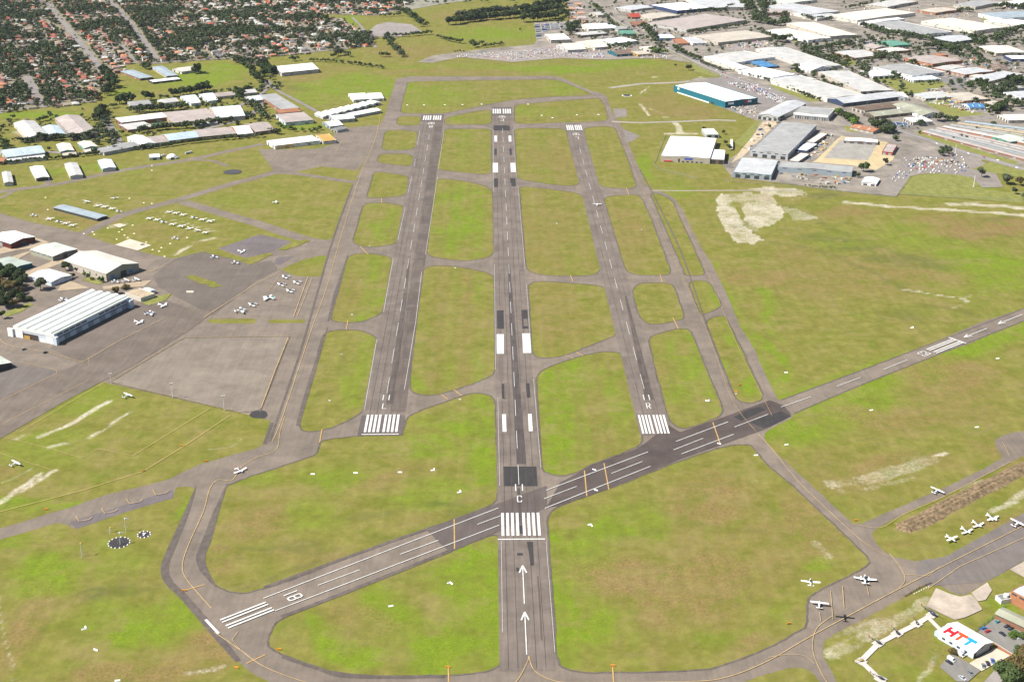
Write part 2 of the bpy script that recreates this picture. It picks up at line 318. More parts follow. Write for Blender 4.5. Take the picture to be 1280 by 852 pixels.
def mixc(f, a, b, mode='MIX'):
    n = N.new('ShaderNodeMix'); n.data_type = 'RGBA'; n.blend_type = mode
    if isinstance(f, (int, float)): n.inputs[0].default_value = f
    else: L.new(f, n.inputs[0])
    for k, q in ((6, a), (7, b)):
        if isinstance(q, tuple): n.inputs[k].default_value = (*q, 1)
        else: L.new(q, n.inputs[k])
    return n.outputs[2]
mp = N.new('ShaderNodeMapping'); mp.inputs['Scale'].default_value = (1, .12, 1); L.new(geo.outputs['Position'], mp.inputs['Vector'])
big = noise(.012, 4); midn = noise(.06, 6, .68); fine = noise(.5, 6, .7); streak = noise(.22, 3, .6, mp.outputs[0])
base = mixc(mr(midn, .34, .66), (.120,.116,.019), (.208,.180,.054))
base = mixc(mr(fine, .3, .7, 0, .55), base, (.112,.124,.016))
g1 = mixc(mr(fine, .3, .7), (.088,.150,.009), (.165,.200,.016))
gf = mth('ADD', mth('MULTIPLY', sepc.outputs[0], mr(midn, .33, .60, .34, 1.4)), mr(big, .52, .72, 0, .22))
base = mixc(gf, base, g1)
bf = mth('MULTIPLY', sepc.outputs[1], mr(midn, .32, .58, .35, 1.4))
base = mixc(bf, base, mixc(mr(fine, .35, .65), (.130,.086,.024), (.225,.165,.072)))
df = mth('MULTIPLY', att.outputs['Alpha'], mr(midn, .35, .6, .4, 1.2))
base = mixc(df, base, (.070,.078,.024))
dry = noise(.028, 5, .7); base = mixc(mr(dry, .50, .66, 0, .6), base, (.200,.160,.062)); lush = noise(.035, 5, .7, None, .4); base = mixc(mr(lush, .52, .68, 0, .5), base, (.095,.130,.010))
# mowing lines run along the runways
base = mixc(1.0, base, mr(streak, .35, .65, .97, 1.03), 'MULTIPLY')
wv = N.new('ShaderNodeTexWave'); wv.bands_direction = 'X'; wv.inputs['Scale'].default_value = .03; wv.inputs['Distortion'].default_value = .8; wv.inputs['Detail'].default_value = 2; wv.inputs['Detail Scale'].default_value = .6
mp2 = N.new('ShaderNodeMapping'); mp2.inputs['Scale'].default_value = (1, .05, 1); mp2.inputs['Rotation'].default_value = (0,0,math.radians(-1)); L.new(geo.outputs['Position'], mp2.inputs['Vector']); L.new(mp2.outputs[0], wv.inputs['Vector'])
base = mixc(mr(midn, .4, .6, 0, .8), base, mixc(1.0, base, mr(wv.outputs['Fac'], 0, 1, .955, 1.045), 'MULTIPLY'))
wf0 = mth('SUBTRACT', mth('MULTIPLY', sepc.outputs[2], 1.3), mr(noise(.30, 7, .8), .25, .75, .0, .85)); wfac = mth('MULTIPLY', mr(wf0, -.05, .75), mr(noise(.045, 6, .75), .32, .58, .22, .95))
soil = mixc(mr(fine, .3, .7), (.30,.25,.185), (.62,.57,.48))
base = mixc(wfac, base, soil)
base = mixc(1.0, base, mr(noise(1.0, 6, .85), .25, .75, .84, 1.16), 'MULTIPLY'); base = mixc(1.0, base, mr(noise(.14, 6, .75), .3, .7, .84, 1.16), 'MULTIPLY')
L.new(base, bs.inputs['Base Color'])

# ================================================================== PAVEMENT MATERIALS
def asphalt(name, c, var=.16, sc_=.05, warm=None, joint=True, strk=.1):
    c = (c[0]*1.08, c[1]*1.015, c[2]*.94); warm = warm and (warm[0]*1.08, warm[1]*1.015, warm[2]*.94)
    m = bpy.data.materials.new(name); m.use_nodes = True; MC[name] = m
    global N, L, geo
    N0, L0, g0 = N, L, geo
    N = m.node_tree.nodes; L = m.node_tree.links; b = N['Principled BSDF']; b.inputs['Roughness'].default_value = .85; b.inputs['Specular IOR Level'].default_value = .25
    geo = N.new('ShaderNodeNewGeometry')
    a = noise(sc_, 6, .7); f = noise(.9, 5, .7); mpp = N.new('ShaderNodeMapping'); mpp.inputs['Scale'].default_value = (1, .06, 1); L.new(geo.outputs['Position'], mpp.inputs['Vector'])
    s = noise(.35, 4, .65, mpp.outputs[0])
    col = mixc(mr(a, .3, .7), tuple(x*(1-var) for x in c), tuple(x*(1+var) for x in (warm or c)))
    col = mixc(1, col, mr(f, .3, .7, .92, 1.08), 'MULTIPLY')
    col = mixc(1, col, mr(s, .3, .7, 1-strk, 1+strk), 'MULTIPLY')
    if joint:
        vo = N.new('ShaderNodeTexVoronoi'); vo.inputs['Scale'].default_value = .022; vo.distance = 'CHEBYCHEV'; vo.inputs['Randomness'].default_value = .9; L.new(geo.outputs['Position'], vo.inputs['Vector'])
        sp_ = N.new('ShaderNodeSeparateColor'); L.new(vo.outputs['Color'], sp_.inputs[0])
        col = mixc(1, col, mr(sp_.outputs[0], 0, 1, .92, 1.05), 'MULTIPLY')
    L.new(col, b.inputs['Base Color']); N, L, geo = N0, L0, g0
    return m
A_TAXI = asphalt('aged_asphalt', (.136,.118,.103), warm=(.158,.136,.116))
A_RUN = asphalt('runway_asphalt', (.118,.102,.093), warm=(.140,.121,.109), strk=.14)
A_DARK = asphalt('fresh_asphalt', (.055,.047,.048), warm=(.07,.06,.058))
A_BLK = asphalt('rubbered_asphalt', (.035,.034,.037), .2, .2)
A_SHO = asphalt('edge_asphalt', (.092,.080,.074), .3, .2)
A_CONC = asphalt('apron_concrete', (.158,.140,.120), warm=(.176,.156,.133))
A_ROAD = asphalt('street_asphalt', (.185,.175,.175))
CONC = asphalt('pale_concrete', (.46,.41,.35), .12, .1, strk=.04)
CONC2 = asphalt('hardstand_gravel', (.30,.27,.235), .28, .05, warm=(.36,.32,.28), strk=.05)
LAWN = asphalt('mown_lawn', (.13,.165,.035), .25, .12, warm=(.17,.17,.05), joint=False)
SANDY = asphalt('pale_gravel', (.42,.37,.29), .2, .1, joint=False, strk=.04)
WHT = mat('white_marking_paint', (.54,.53,.50), .7, .28, .9)
ORG = mat('yellow_line_paint', (.40,.25,.09), .7, .18, .3)
ORF = mat('faded_line_paint', (.42,.29,.13), .8, .25, .2)
WHF = mat('faded_white_line', (.40,.385,.36), .75, .3, .5)
# ================================================================== AIRFIELD PAVEMENTS
outer = [(-90,262),(0,266),(37,277),(97,290),(130,302),(185,317),(215,323),(245,318),(275,310),(320,294),(375,305),(386,301),(402,300),(416,299),(442,230),(456,200),(475,156),(480,147),(495,99),
 (510,95.5),(570,95.5),(640,95.5),(690,95),(705,98),(722,106),(740,114),(752,116),(759,122),(765,140),(776,155),(790,190),(800,213),(806,230),(815,237),(830,241),(842,247),(852,260),(865,287),(877,310),(890,330),(905,360),(927,412),(940,430),(960,475),(972,499),(977,500.5),
 (1085,459),(1160,431),(1222,404),(1280,385),(1420,335),(1420,350),(1280,401),(1210,430),(1160,448),(1085,478),(992,517),(990,522),(970,532),(958,539),(954,545),(960,555),(980,575),(1022,613),(1049,638),(1066,655),(1077,654),(1093,647),(1123,634),(1175,612),(1200,600),(1255,572),(1247,562),(1242,550),(1260,541),(1420,520),(1420,545),(1280,569),(1264,577),(1220,600),(1179,621),(1137,638),(1108,653),(1090,664),(1091,673),(1105,689),(1117,696),(1137,700),(1167,702),(1197,687),(1280,641),(1420,560),(1420,650),(1280,700),(1262,711),(1232,727),(1214,740),(1197,745),(1173,730),(1164,728),(1149,734.5),(1131,745),(1102,761),(1072,777),(1034,797),(1029,803),(1028,819),(1037,834),(1046,852),(1056,875),(1036,878),(1025,852),(1018,842),(1007,835),(990,833),(960,841),(935,850),(900,862),(640,880),(430,876),(360,864),(320,844),
 (296,825),(266,789),(254,774),(231,748),(210,727),(205.5,709),(213,686),(231,644),(244,618),(245,611),(240,608),(219,608),(217,622),(160,638.5),(95,661.5),(75,652),(0,674),(-90,705),(-90,688),(0,660),(74,638),(133,618),(207,600),(250,580),(320,560),(331,555),(340,527),(335,524),(312,519),(300,516),(212,496),(137,479),(115,476),(5,532),(0,536),(-90,580)]
isl = {
 'T1': [(509.5,102),(570,101),(640,100),(692,99),(705,103),(722,110),(741,118),(735,119.5),(690,121),(640,125),(595,134),(555,142),(500,142),(501,135)],
 'T2': [(556,147.5),(595,139),(614.5,137),(614.5,156),(555,156)],
 'T3': [(643,131),(690,127),(750,122.5),(756,132),(761,151),(725,153),(707,153),(665,155),(643,155)],
 'c1a': [(497.5,145),(527.5,145.5),(525.5,157),(495,157)],
 'c1b': [(481,164),(495,162.5),(522.5,164),(520,184),(512,187.5),(476,188)],
 'c1c': [(475,192),(515,192.5),(517,200),(515,208),(490,206),(470,203)],
 'c1d': [(467.5,214),(511,219.5),(509,240),(504,245),(475,247.5),(457.5,247.5)],
 'c1e': [(454,254.5),(475,253),(500,255.5),(505.5,259),(496,302.5),(492,305.5),(460,310),(440,304)],
 'c1f': [(435,319),(455,315.5),(485,320),(491,324),(479,391),(460,400),(440,404),(412,402)],
 'c1g': [(404,416),(420,412),(450,412),(467.5,419),(471,425),(455,512.5),(445,521),(420,532.5),(397,539.5),(380,539.5),(373,532.5)],
 'c2a': [(555,161),(614.5,161),(614.5,219),(580,216),(545,212)],
 'c2b': [(544,223),(570,224.5),(595,229),(612.5,235),(616,241),(617.5,320),(590,326),(572,326),(532.5,320)],
 'c2c': [(527,336),(545,331),(580,334),(617.5,342.5),(619.5,462.5),(615,470),(590,480),(557,491),(537,494.5),(520,492.5),(511,486)],
 'c2d': [(619,496),(600,490.5),(585,492),(545,506),(520,515),(507.5,522.5),(505,536),(500,542.5),(449,544),(407,549),(400,552.5),(397,565),(392,570),(320,592.5),(287,605),(281,609),(257,677),(250,695),(254,712),(266,730),(284,739),(307,741.5),(320,737.5),(350,730),(483,678),(533,661),(616,631),(623,620)],
 'c2e': [(352.5,771.5),(509,709),(562.5,689),(598,675),(624.6,664.5),(628,829),(622,834),(601,841),(557,844),(438,844),(394,834),(355.5,819),(338,811),(334,804),(338,789),(344,779)],
 'c3a': [(643,161),(665,160),(707,161),(720.5,213),(725,229),(718,233),(690,231),(646,224)],
 'c3b': [(649,232.5),(677,235),(715,240),(729,244),(736,275),(751,332.5),(750,339),(740,345),(690,345),(667,342),(657.5,336)],
 'c3c': [(660,355),(672,351),(745,356),(757.5,360),(761,366),(772,415),(770,419),(745,429),(702,446),(682,447.5),(670,446),(665,441)],
 'c3d': [(670,467.5),(690,456),(740,441),(760,439),(777,441),(782,447),(790,482.5),(802.5,540),(804,551),(795,560),(740,580),(717,592.5),(700,595),(682,591),(677,586)],
 'c4a': [(729,160),(757,157.5),(769,160),(785,200),(796,232),(790,236),(757,235),(747.5,231),(737.5,200)],
 'c4b': [(754,247.5),(767.5,244),(800,243),(815,275),(840,342.5),(825,344.5),(795,344),(782.5,339),(777.5,325)],
 'c4c': [(790,360),(802,353),(841,353),(856,395),(852.5,400),(815,407),(801,400),(795,385)],
 'c4d': [(810,425),(815,419),(847,410),(862,411),(866,419),(904,510),(902,520),(865,534),(852,535.5),(840,530),(832.5,515)],
 'c5a': [(812,241),(825,242.5),(840,250),(847,265),(880,337.5),(881,344),(857.5,345),(855,340)],
 'c5b': [(859,351),(886,350),(902,380),(900,385),(877,394),(874,390)],
 'c5c': [(880.5,400),(905,392.5),(912,405),(954,492.5),(952.5,500),(940,504),(925,502.5),(917.5,495)],
 'g3': [(683,637),(758,612),(852,575),(910,556),(937.5,555),(942.5,560),(960,582),(984,600),(1019,632.5),(1087,697.6),(1087,705),(1072,714),(1025,737.5),(1012,745),(1009,754),(1009,783),(998,789),(960,810.5),(906,831),(885,837),(788,840),(729,841),(705,835),(696,828)],
 'L7': [(350,337),(377,325),(402,319),(410,320),(401,346),(370,345)],
 'L8': [(336,399),(382,399),(381,403.5),(336,404)],
 'L9': [(257,399),(320,398),(320,404.5),(265,404)],
 'L10': [(179,377),(190,371),(218,367),(208,375),(184,382)],
}
wi = {k: ragged(wpoly(v, 16 if k[0] not in 'L' else 4)) for k, v in isl.items()}
wo = ragged(wpoly(outer, 6))
sheet('taxiway', [{'o': wo, 'h': list(wi.values())}], A_TAXI)
# link roads, aprons north-west
sheet('apron', [wpoly([(322,186),(340,187),(395,186),(415,181),(419,161),(470,156.5),(476,158),(456,202),(446,213),(402,208),(369,215),(352,218.5),(342,214),(336,204)], 3)], A_TAXI)
sheet('apron', [wpoly([(271.7,310.7),(325,293),(365,302),(338,315.5),(307,322)], 1)], asphalt('violet_asphalt', (.115,.103,.110)))
strips('access_road', [([(404,303),(375,297),(320,279),(287,269.5),(228,252)], 17), ([(100,294),(125,282),(160,266.5),(217,251.5),(282,232),(320,222),(348,214)], 15),
   ([(-60,256),(0,240),(75,229.5),(150,213.5),(240,199),(290,188),(330,180)], 13), ([(340,216),(369,217),(430,226),(450,228)], 12), ([(-10,250),(4,246),(18,238)],6), ([(240,200),(265,201),(285,208)],8), ([(62,223),(58,232)],9)], A_TAXI, smooth=True, dz=.004)
strips('access_road', [([(765,152),(800,153.5),(850,152),(897,150),(920,151)], 9), ([(762,110),(800,105),(850,103),(905,97)], 12), ([(815,238),(850,238.5),(920,238),(1000,238)], 4)], asphalt('grey_gravel', (.25,.235,.215), .15), dz=.004)
sheet('apron', [wpoly([(766,136),(783,136),(784,146),(770,147)], 2), wpoly([(778,161),(800,170),(790,177),(783,178)], 2)], asphalt('worn_pad', (.17,.155,.15)))
# tone changes in the aprons and taxiways
sheet('apron', [wpoly([(137,477.5),(230,422),(362,420.5),(325,514),(312,518.5),(300,515.5)])], A_CONC)
sheet('apron', [wpoly([(-60,470),(0,453),(72,463),(68,469),(0,503),(-60,530)], 2)], asphalt('cool_apron', (.120,.108,.104)))
sheet('apron', [wpoly([(62,434),(160,380),(200,372),(262,396),(150,440),(108,452),(96,452)], 4)], asphalt('hangar_apron', (.118,.101,.090)))
sheet('apron', [wpoly([(220,322),(262,313),(300,327),(312,332),(338,325),(346,333),(346,338),(318,352),(266,395),(200,360),(190,345)], 3)], asphalt('tiedown_apron', (.112,.098,.088)))
sheet('taxiway', [wpoly([(345,322),(368,320),(350,331),(343,330)]), wpoly([(95,661),(160,638),(217,622),(216,612),(88,652)])], asphalt('repaired_asphalt', (.112,.100,.108)))
sheet('taxiway', [wpoly([(311,519),(316,513.5),(325,512),(333,514),(335,519),(331,523),(316,522)], 2)], A_BLK)
sheet('taxiway', [wpoly([(1143,700),(1180,697),(1280,641),(1420,560),(1420,650),(1280,700),(1232,727),(1150,733)], 8)], asphalt('cargo_apron', (.130,.118,.115)))
# edges: darker tarred shoulders
lines = []
for k, v in wi.items():
    if k[0] != 'L': lines.append((v + v[:1], 1.3))
strips('taxiway_shoulder', lines, A_SHO)
strips('taxiway_shoulder', [([(441,231),(416,300),(385,407),(372,450),(337,552)], 2), ([(331,555),(340,528)], 3), ([(245,608),(231,646),(213,688),(206,709),(211,727),(231,747),(268,790),(298,826)], [.5,4,5,5,5,5,5,3]), ([(284,604),(270,640),(258,676),(251,695),(255,712),(270,733)], [.5,4,6,6,5,.5]), ([(410,408),(390,470),(372,532)], [.5,4,3]), ([(435,318),(420,365),(410,402)], [.5,4,1]), ([(976,500),(1085,459.5),(1280,385.5)], 1.2), ([(992,517),(1085,477.5),(1280,401)], 1.2),
   ([(800,212),(815,240),(850,312),(882,402),(918,495)], 1.4),([(353,820),(395,834),(438,845),(557,845)],3)], A_SHO, smooth=True)
# ---- runways
def axis(a, b):
    d = (b - a); d.normalize(); return a, d, Vector((-d.y, d.x, 0))
def rquad(ax, s0, s1, l0, l1):     # s along, l to the left
    a, d, n = ax; return [a + d*s0 + n*l0, a + d*s0 + n*l1, a + d*s1 + n*l1, a + d*s1 + n*l0][::-1]
axC = axis(P(659.3, 838), P(627, 134)); axL = axis(P(475.2, 543), P(541, 143)); axR = axis(P(820.5, 543.5), P(716.5, 155))
lenC = (P(627,134)-P(659.3,838)).length; lenL = (P(541,143)-P(475.2,543)).length; lenR = (P(716.5,155)-P(820.5,543.5)).length
def along(ax, p): return (p - ax[0]).dot(ax[1])
sheet('runway', [rquad(axC, 0, lenC, -15.5, 15.5)], A_RUN)
sheet('runway', [rquad(axL, -1, lenL, -17.2, 17.2)], A_RUN)
sheet('runway', [rquad(axR, 0, lenR, -12.5, 12.5)], A_RUN)
sheet('runway', [rquad(axL, -2, 34, -17.2, 17.2), rquad(axL, lenL-50, lenL-4, -17.2, 17.2), rquad(axC, lenC-60, lenC-2, -15.5, 15.5), rquad(axR, lenR-46, lenR-2, -11.5, 11.5)], asphalt('threshold_asphalt', (.090,.078,.076)))
sheet('runway', [wpoly([(683,634),(700,603),(717,594),(740,581),(795,561),(806,554),(835,531),(850,540),(905,521),(962,500),(980,507),(989,518),(960,535),(910,553),(852,573),(760,611),(700,632)], 2)], asphalt('cross_runway_asphalt', (.058,.047,.046), warm=(.074,.062,.059), strk=.05))
sheet('runway', [wpoly([(533,662),(616,631.5),(683,607),(683,634),(624,664),(562,689),(551,680)], 1)], asphalt('cross_runway_worn', (.088,.075,.073)))
A18 = axis(P(268,783), P(1186,423)); 
# dark strip along the lower edge of the cross runway and patch blocks
strips('runway', [([(352,771),(430,741),(509,709.5),(562,688.5)], 3.4), ([(330,734),(483,678.5),(533,661.5)], 3.0)], A_SHO)
blk = []
for q in [[(621,388),(629.5,388),(630,411),(621.5,411)], [(651.5,387.5),(659,387.5),(660.5,411),(653,411)], [(627,479.5),(632.5,479.5),(633,498.5),(628,498.5)], [(657.3,479),(661.8,479),(663,497),(658.5,497)],
          [(629,583),(670.5,583),(672,607.5),(629.5,607.5)], [(917,521),(935,512),(950,508),(958,512),(940,520),(926,526)], [(938,528),(960,519),(976,514),(989,520),(965,532),(955,535)],
          [(649,656),(656,656),(656,667),(650,667)], [(658.5,677),(666,677),(667.5,706),(663,707),(661,690)], [(646.5,691),(653.5,691),(653.5,694),(646.5,694)], [(645,709),(648.5,709),(648.5,714),(646,714)],
          [(617,223),(622.5,223),(622.5,234),(617.5,234)], [(637.5,223),(644,223),(645,233),(638,233)], [(617,157),(637,157),(637.5,163.5),(617,163.5)], [(618,186),(621,186),(621,194),(618,194)],[(636.5,186),(639.5,186),(640,194),(637,194)]]:
    blk.append(wpoly(q))
sheet('runway', blk, A_BLK)
# rubbered centre tracks
strips('runway', [([(652,580),(645,480),(640,400),(636,330)], [7,6,5,2]), ([(651,655),(648,610)], 2)], asphalt('rubber_track', (.066,.058,.058), .25, .08, strk=.3))
strips('runway', [([(487,505),(497,440),(505,380),(512,320)], [6,5,4,2]), ([(812,500),(796,430),(782,370)], [7,5,2]), ([(672,720),(675,760),(677,800)], 1.0)], asphalt('rubber_track_soft', (.080,.068,.064), .25, .08, strk=.3))
strips('taxiway', [([(-60,552),(60,490),(140,452),(220,407),(252,388)], [60,50,44,36,26])], asphalt('main_lane', (.122,.104,.090), .2, .06, strk=.12), z=LV[0]-.35*.0+.008)
LV[0] += .008
# paved panel border and joints
strips('taxiway', [([(137,477.5),(230,422),(362,420.5),(325,514),(300,515.5),(137,477.5)], 1.6)], A_SHO)
for ax_, ln_, hw in ((axL, lenL, 16), (axC, lenC, 15), (axR, lenR, 11)):
    pass
sheet('runway', [rquad(ax_, 2, ln_-2, l_-.14, l_+.14) for ax_, ln_, ls in ((axL, lenL, (-11,-5.5,5.5,11)), (axC, lenC, (-10.5,-5.2,5.2,10.5)), (axR, lenR, (-6,6))) for l_ in ls], asphalt('lane_joint', (.062,.052,.048)))
sheet('runway', [rquad(axL, 40, lenL-20, -16.8, -6.2)], asphalt('left_runway_dark_lane', (.100,.085,.077), .22, .04, strk=.2))
# patchwork on the left runway
rects = []
for k in range(26):
    s = R.uniform(60, lenL-80); rects.append(rquad(axL, s, s+R.uniform(6,20), -16.5, R.uniform(-10,-5)))
sheet('runway', rects, asphalt('patched_asphalt', (.084,.071,.066)))
rects = []
for k in range(14):
    s = R.uniform(120, lenC-80); l0 = R.choice([-15,-8,4,9]); rects.append(rquad(axC, s, s+R.uniform(15,60), l0, l0+R.uniform(3,6)))
sheet('runway', rects, asphalt('patched_asphalt_pale', (.112,.097,.088)))
# ---- markings (world-space quads)
Q = []
def mk(ax, s0, s1, l0, l1): Q.append(rquad(ax, s0, s1, l0, l1))
STR = {'1': [[(.5,0),(.5,1)]], 'L': [[(0,1),(0,0),(1,0)]], 'R': [[(0,0),(0,1),(.85,1),(1,.85),(1,.6),(.85,.48),(0,.48)],[(.5,.48),(1,0)]], 'C': [[(1,.8),(.85,1),(.15,1),(0,.85),(0,.15),(.15,0),(.85,0),(1,.2)]],
       '8': [[(.15,0),(.85,0),(1,.12),(1,.4),(.85,.5),(.15,.5),(0,.4),(0,.12),(.15,0)],[(.15,.5),(0,.6),(0,.88),(.15,1),(.85,1),(1,.88),(1,.6),(.85,.5)]], '3': [[(0,.9),(.2,1),(.8,1),(1,.85),(1,.6),(.8,.5),(.4,.5)],[(.8,.5),(1,.4),(1,.15),(.8,0),(.2,0),(0,.1)]],
       '6': [[(1,.9),(.8,1),(.2,1),(0,.8),(0,.15),(.2,0),(.8,0),(1,.15),(1,.4),(.8,.5),(.2,.5),(0,.4)]], '2': [[(0,.85),(.2,1),(.8,1),(1,.85),(1,.6),(0,.15),(0,0),(1,0)]], '9': [[(0,.1),(.2,0),(.8,0),(1,.2),(1,.85),(.8,1),(.2,1),(0,.85),(0,.6),(.2,.5),(.8,.5),(1,.6)]]}
def glyph(ax, chr_, s, l, w_, h_, t, flip=1):   # l = lateral centre (positive left), text up = +s*flip
    a, d, n = ax
    for st in STR[chr_]:
        pts = [a + d*(s + flip*y*h_) - n*flip*((x-.5)*w_) - n*l*-1 for x, y in st]
        for p, q in zip(pts, pts[1:]):
            e = (q-p).normalized(); m_ = Vector((-e.y, e.x, 0)); p2 = p - e*t*.45; q2 = q + e*t*.45
            Q.append([p2 - m_*t/2, q2 - m_*t/2, q2 + m_*t/2, p2 + m_*t/2])
def bars(ax, s0, s1, n, pitch, w_, gap):
    for sg in (-1, 1):
        for k in range(n):
            c = sg*(gap/2 + w_/2 + k*pitch); mk(ax, s0, s1, c-w_/2, c+w_/2)
bars(axL, 4, 35, 4, 3.25, 1.9, 2.6); mk(axL, -.3, .9, -14.2, 14.2)
glyph(axL,'L',46,0.2,2.9,9.5,.75); glyph(axL,'1',62,2.4,3,9.5,.7); glyph(axL,'1',62,-2.4,3,9.5,.7)
sR = along(axR, P(820,542)); bars(axR, sR, sR+33, 4, 2.65, 1.6, 2.0); glyph(axR,'R',sR+45,.2,2.8,9.5,.7); glyph(axR,'1',sR+61,2.2,3,9.5,.7); glyph(axR,'1',sR+61,-2.2,3,9.5,.7)
sC = along(axC, P(653,669.5)); mk(axC, sC-5, sC-3.8, -15.5, 15.5); bars(axC, sC, sC+30, 4, 3.3, 1.9, 2.4)
glyph(axC,'C',sC+45,0,2.8,8.5,.75); glyph(axC,'1',sC+61,2.4,3,9,.75); glyph(axC,'1',sC+61,-2.4,3,9,.75)
# far ends
bars(axL, lenL-40, lenL-10, 4, 3.4, 2.1, 3); glyph(axL,'9',lenL-56,-2.6,4,12,1.2,-1); glyph(axL,'2',lenL-56,2.6,4,12,1.2,-1); glyph(axL,'R',lenL-78,0,4,12,1.2,-1)
bars(axC, lenC-48, lenC-14, 4, 3.5, 2.2, 3); glyph(axC,'9',lenC-64,-2.6,4,12,1.2,-1); glyph(axC,'2',lenC-64,2.6,4,12,1.2,-1); glyph(axC,'C',lenC-86,0,4,12,1.2,-1)
bars(axR, lenR-42, lenR-8, 4, 2.8, 1.9, 2); glyph(axR,'9',lenR-60,-2.4,4,12,1.1,-1); glyph(axR,'2',lenR-60,2.4,4,12,1.1,-1); glyph(axR,'L',lenR-84,0,4,12,1.1,-1)
for q in [[(620.8,418),(629.8,418),(630,442.5),(621,442.5)], [(652.8,417),(662.6,417),(664,441.5),(653.8,441.5)], [(627.5,518),(632.5,518),(633.2,540),(628.3,540)], [(660,517.5),(664.6,517.5),(666,539.2),(661,539.2)],
          [(618,170),(621.3,170),(621.5,177.5),(618,177.5)], [(635.6,170),(639,170),(639.3,177.5),(636,177.5)], [(616,204),(622.4,204),(622.6,216),(616,216)], [(638,204),(644,204),(645,215.5),(638.6,215.5)]]:
    Q.append(wpoly(q)[::-1])
def dashes(ax, s0, s1, on, off, w_=.55, l=0):
    s = s0
    while s + on < s1: mk(ax, s, s+on, l-w_/2, l+w_/2); s += on+off
dashes(axC, along(axC,P(649,606)), lenC-110, 30, 26, .36); dashes(axL, 75, lenL-90, 32, 30, .34); dashes(axR, sR+82, lenR-110, 30, 30, .34)
# displaced threshold arrows on the centre runway
def arrow(ax, s0, s1, w_=4.6, sg=1, t=.55):
    a, d, n = ax
    mk(ax, min(s0, s1), max(s0, s1), -t/2, t/2)
    tip = a + d*s1
    for k in (-1, 1):
        e = a + d*(s1 - sg*8.5) + n*k*w_/2; u = (tip-e).normalized(); m_ = Vector((-u.y, u.x, 0))*t*.75
        Q.append([e-m_, tip-m_, tip+m_, e+m_])
arrow(axC, along(axC,P(658.5,755)), along(axC,P(656.5,707)), t=.65); arrow(axC, along(axC,P(661,818)), along(axC,P(659.5,765)), t=.65)
# cross runway markings
def ln(px, w_, tgt=None):
    pts = [P(*p) for p in px] if not isinstance(px[0], Vector) else px
    a, b = strip_pts(pts, w_)
    for i in range(len(pts)-1): (Q if tgt is None else tgt).append([b[i], b[i+1], a[i+1], a[i]])
for q in [[(329,748),(623,635)], [(344,763.5),(624,656.5)], [(682.5,613),(810,565)], [(845,552),(910,527.5)], [(681,635.5),(813,583)], [(852,567.5),(917,543)]]: ln(q, .6)
for q in [[(397.5,731.6),(449.5,712.4)], [(500,693),(548,675.4)], [(596.5,655.6),(628,644)], [(680,623.6),(721,608)], [(764,592),(803,577)], [(842,562.5),(879,548)], [(918,534),(960,518)], [(976,509),(1014,496)], [(1046,483),(1075.5,472)], [(1104.5,462),(1134,450)]]: ln(q, .55)
def bars2(ax, s0, s1, cs, w_):
    for c in cs: mk(ax, s0, s1, c-w_/2, c+w_/2)
bars2(A18, along(A18,P(277,777)), along(A18,P(335,755)), (-6.4,-3.6,1.0,3.8), 1.35)
aa = P(257,774.5); bb = P(273.5,792); ln([aa, bb], 1.7)
s18 = along(A18, P(358,747)); glyph(A18,'1',s18,3.2,3.4,8.5,.9); glyph(A18,'8',s18,-2.4,3.8,8.5,1.0)
s36 = along(A18, P(1157.5,437)); e36 = along(A18, P(1188,424.5)); lc = (P(1172,437)-A18[0]).dot(A18[2])*0 + (( P(1166,439)+P(1192,427))/2 - A18[0]).dot(A18[2]); bars2(A18, s36, e36+3, (lc-5.6,lc-2.9,lc+1.8,lc+4.5), 1.4)
ln([(1186,422),(1207.5,429.5)], 1.6); glyph(A18,'3',s36-5,lc+2.6,3.2,9,.9,-1); glyph(A18,'6',s36-5,lc-2.2,3.2,9,.9,-1)
axD = axis(P(1199,424.5), P(1290,388.5)); arrow((axD[0]+axD[1]*0, -axD[1], -axD[2]), -along(axD,P(1234,411)), -along(axD,P(1205,422)), 5, 1, .8); arrow((axD[0], -axD[1], -axD[2]), -along(axD,P(1277,393)), -along(axD,P(1247,405)), 5, 1, .8)
Q0 = Q; Q = []
# runway edge lines
for q in [[(616.3,162),(617.3,240)],[(618,330),(619.5,462)],[(622.3,497),(624.6,607)],[(626.6,676),(628.2,790)],[(682.6,677),(693.6,815)],[(676.2,585),(667,474)],[(664.3,441),(658,355)],[(656.5,336),(647.3,232)],[(645.6,222),(641,162)]]: ln(q, .3)
for q in [[(455.5,512),(471,424)],[(479.5,390),(491.5,323)],[(497.5,300),(506.5,259)],[(510.5,240),(514.5,221)],[(505.5,487),(520,400),(527,340)],[(532,318),(547,221)],[(548,212),(555,163)],[(517.5,208),(519,199)],[(521.5,182),(525,163)]]: ln(q, .4)
sheet('runway_edge_line', Q, WHF); sheet('runway_marking', Q0, WHT)
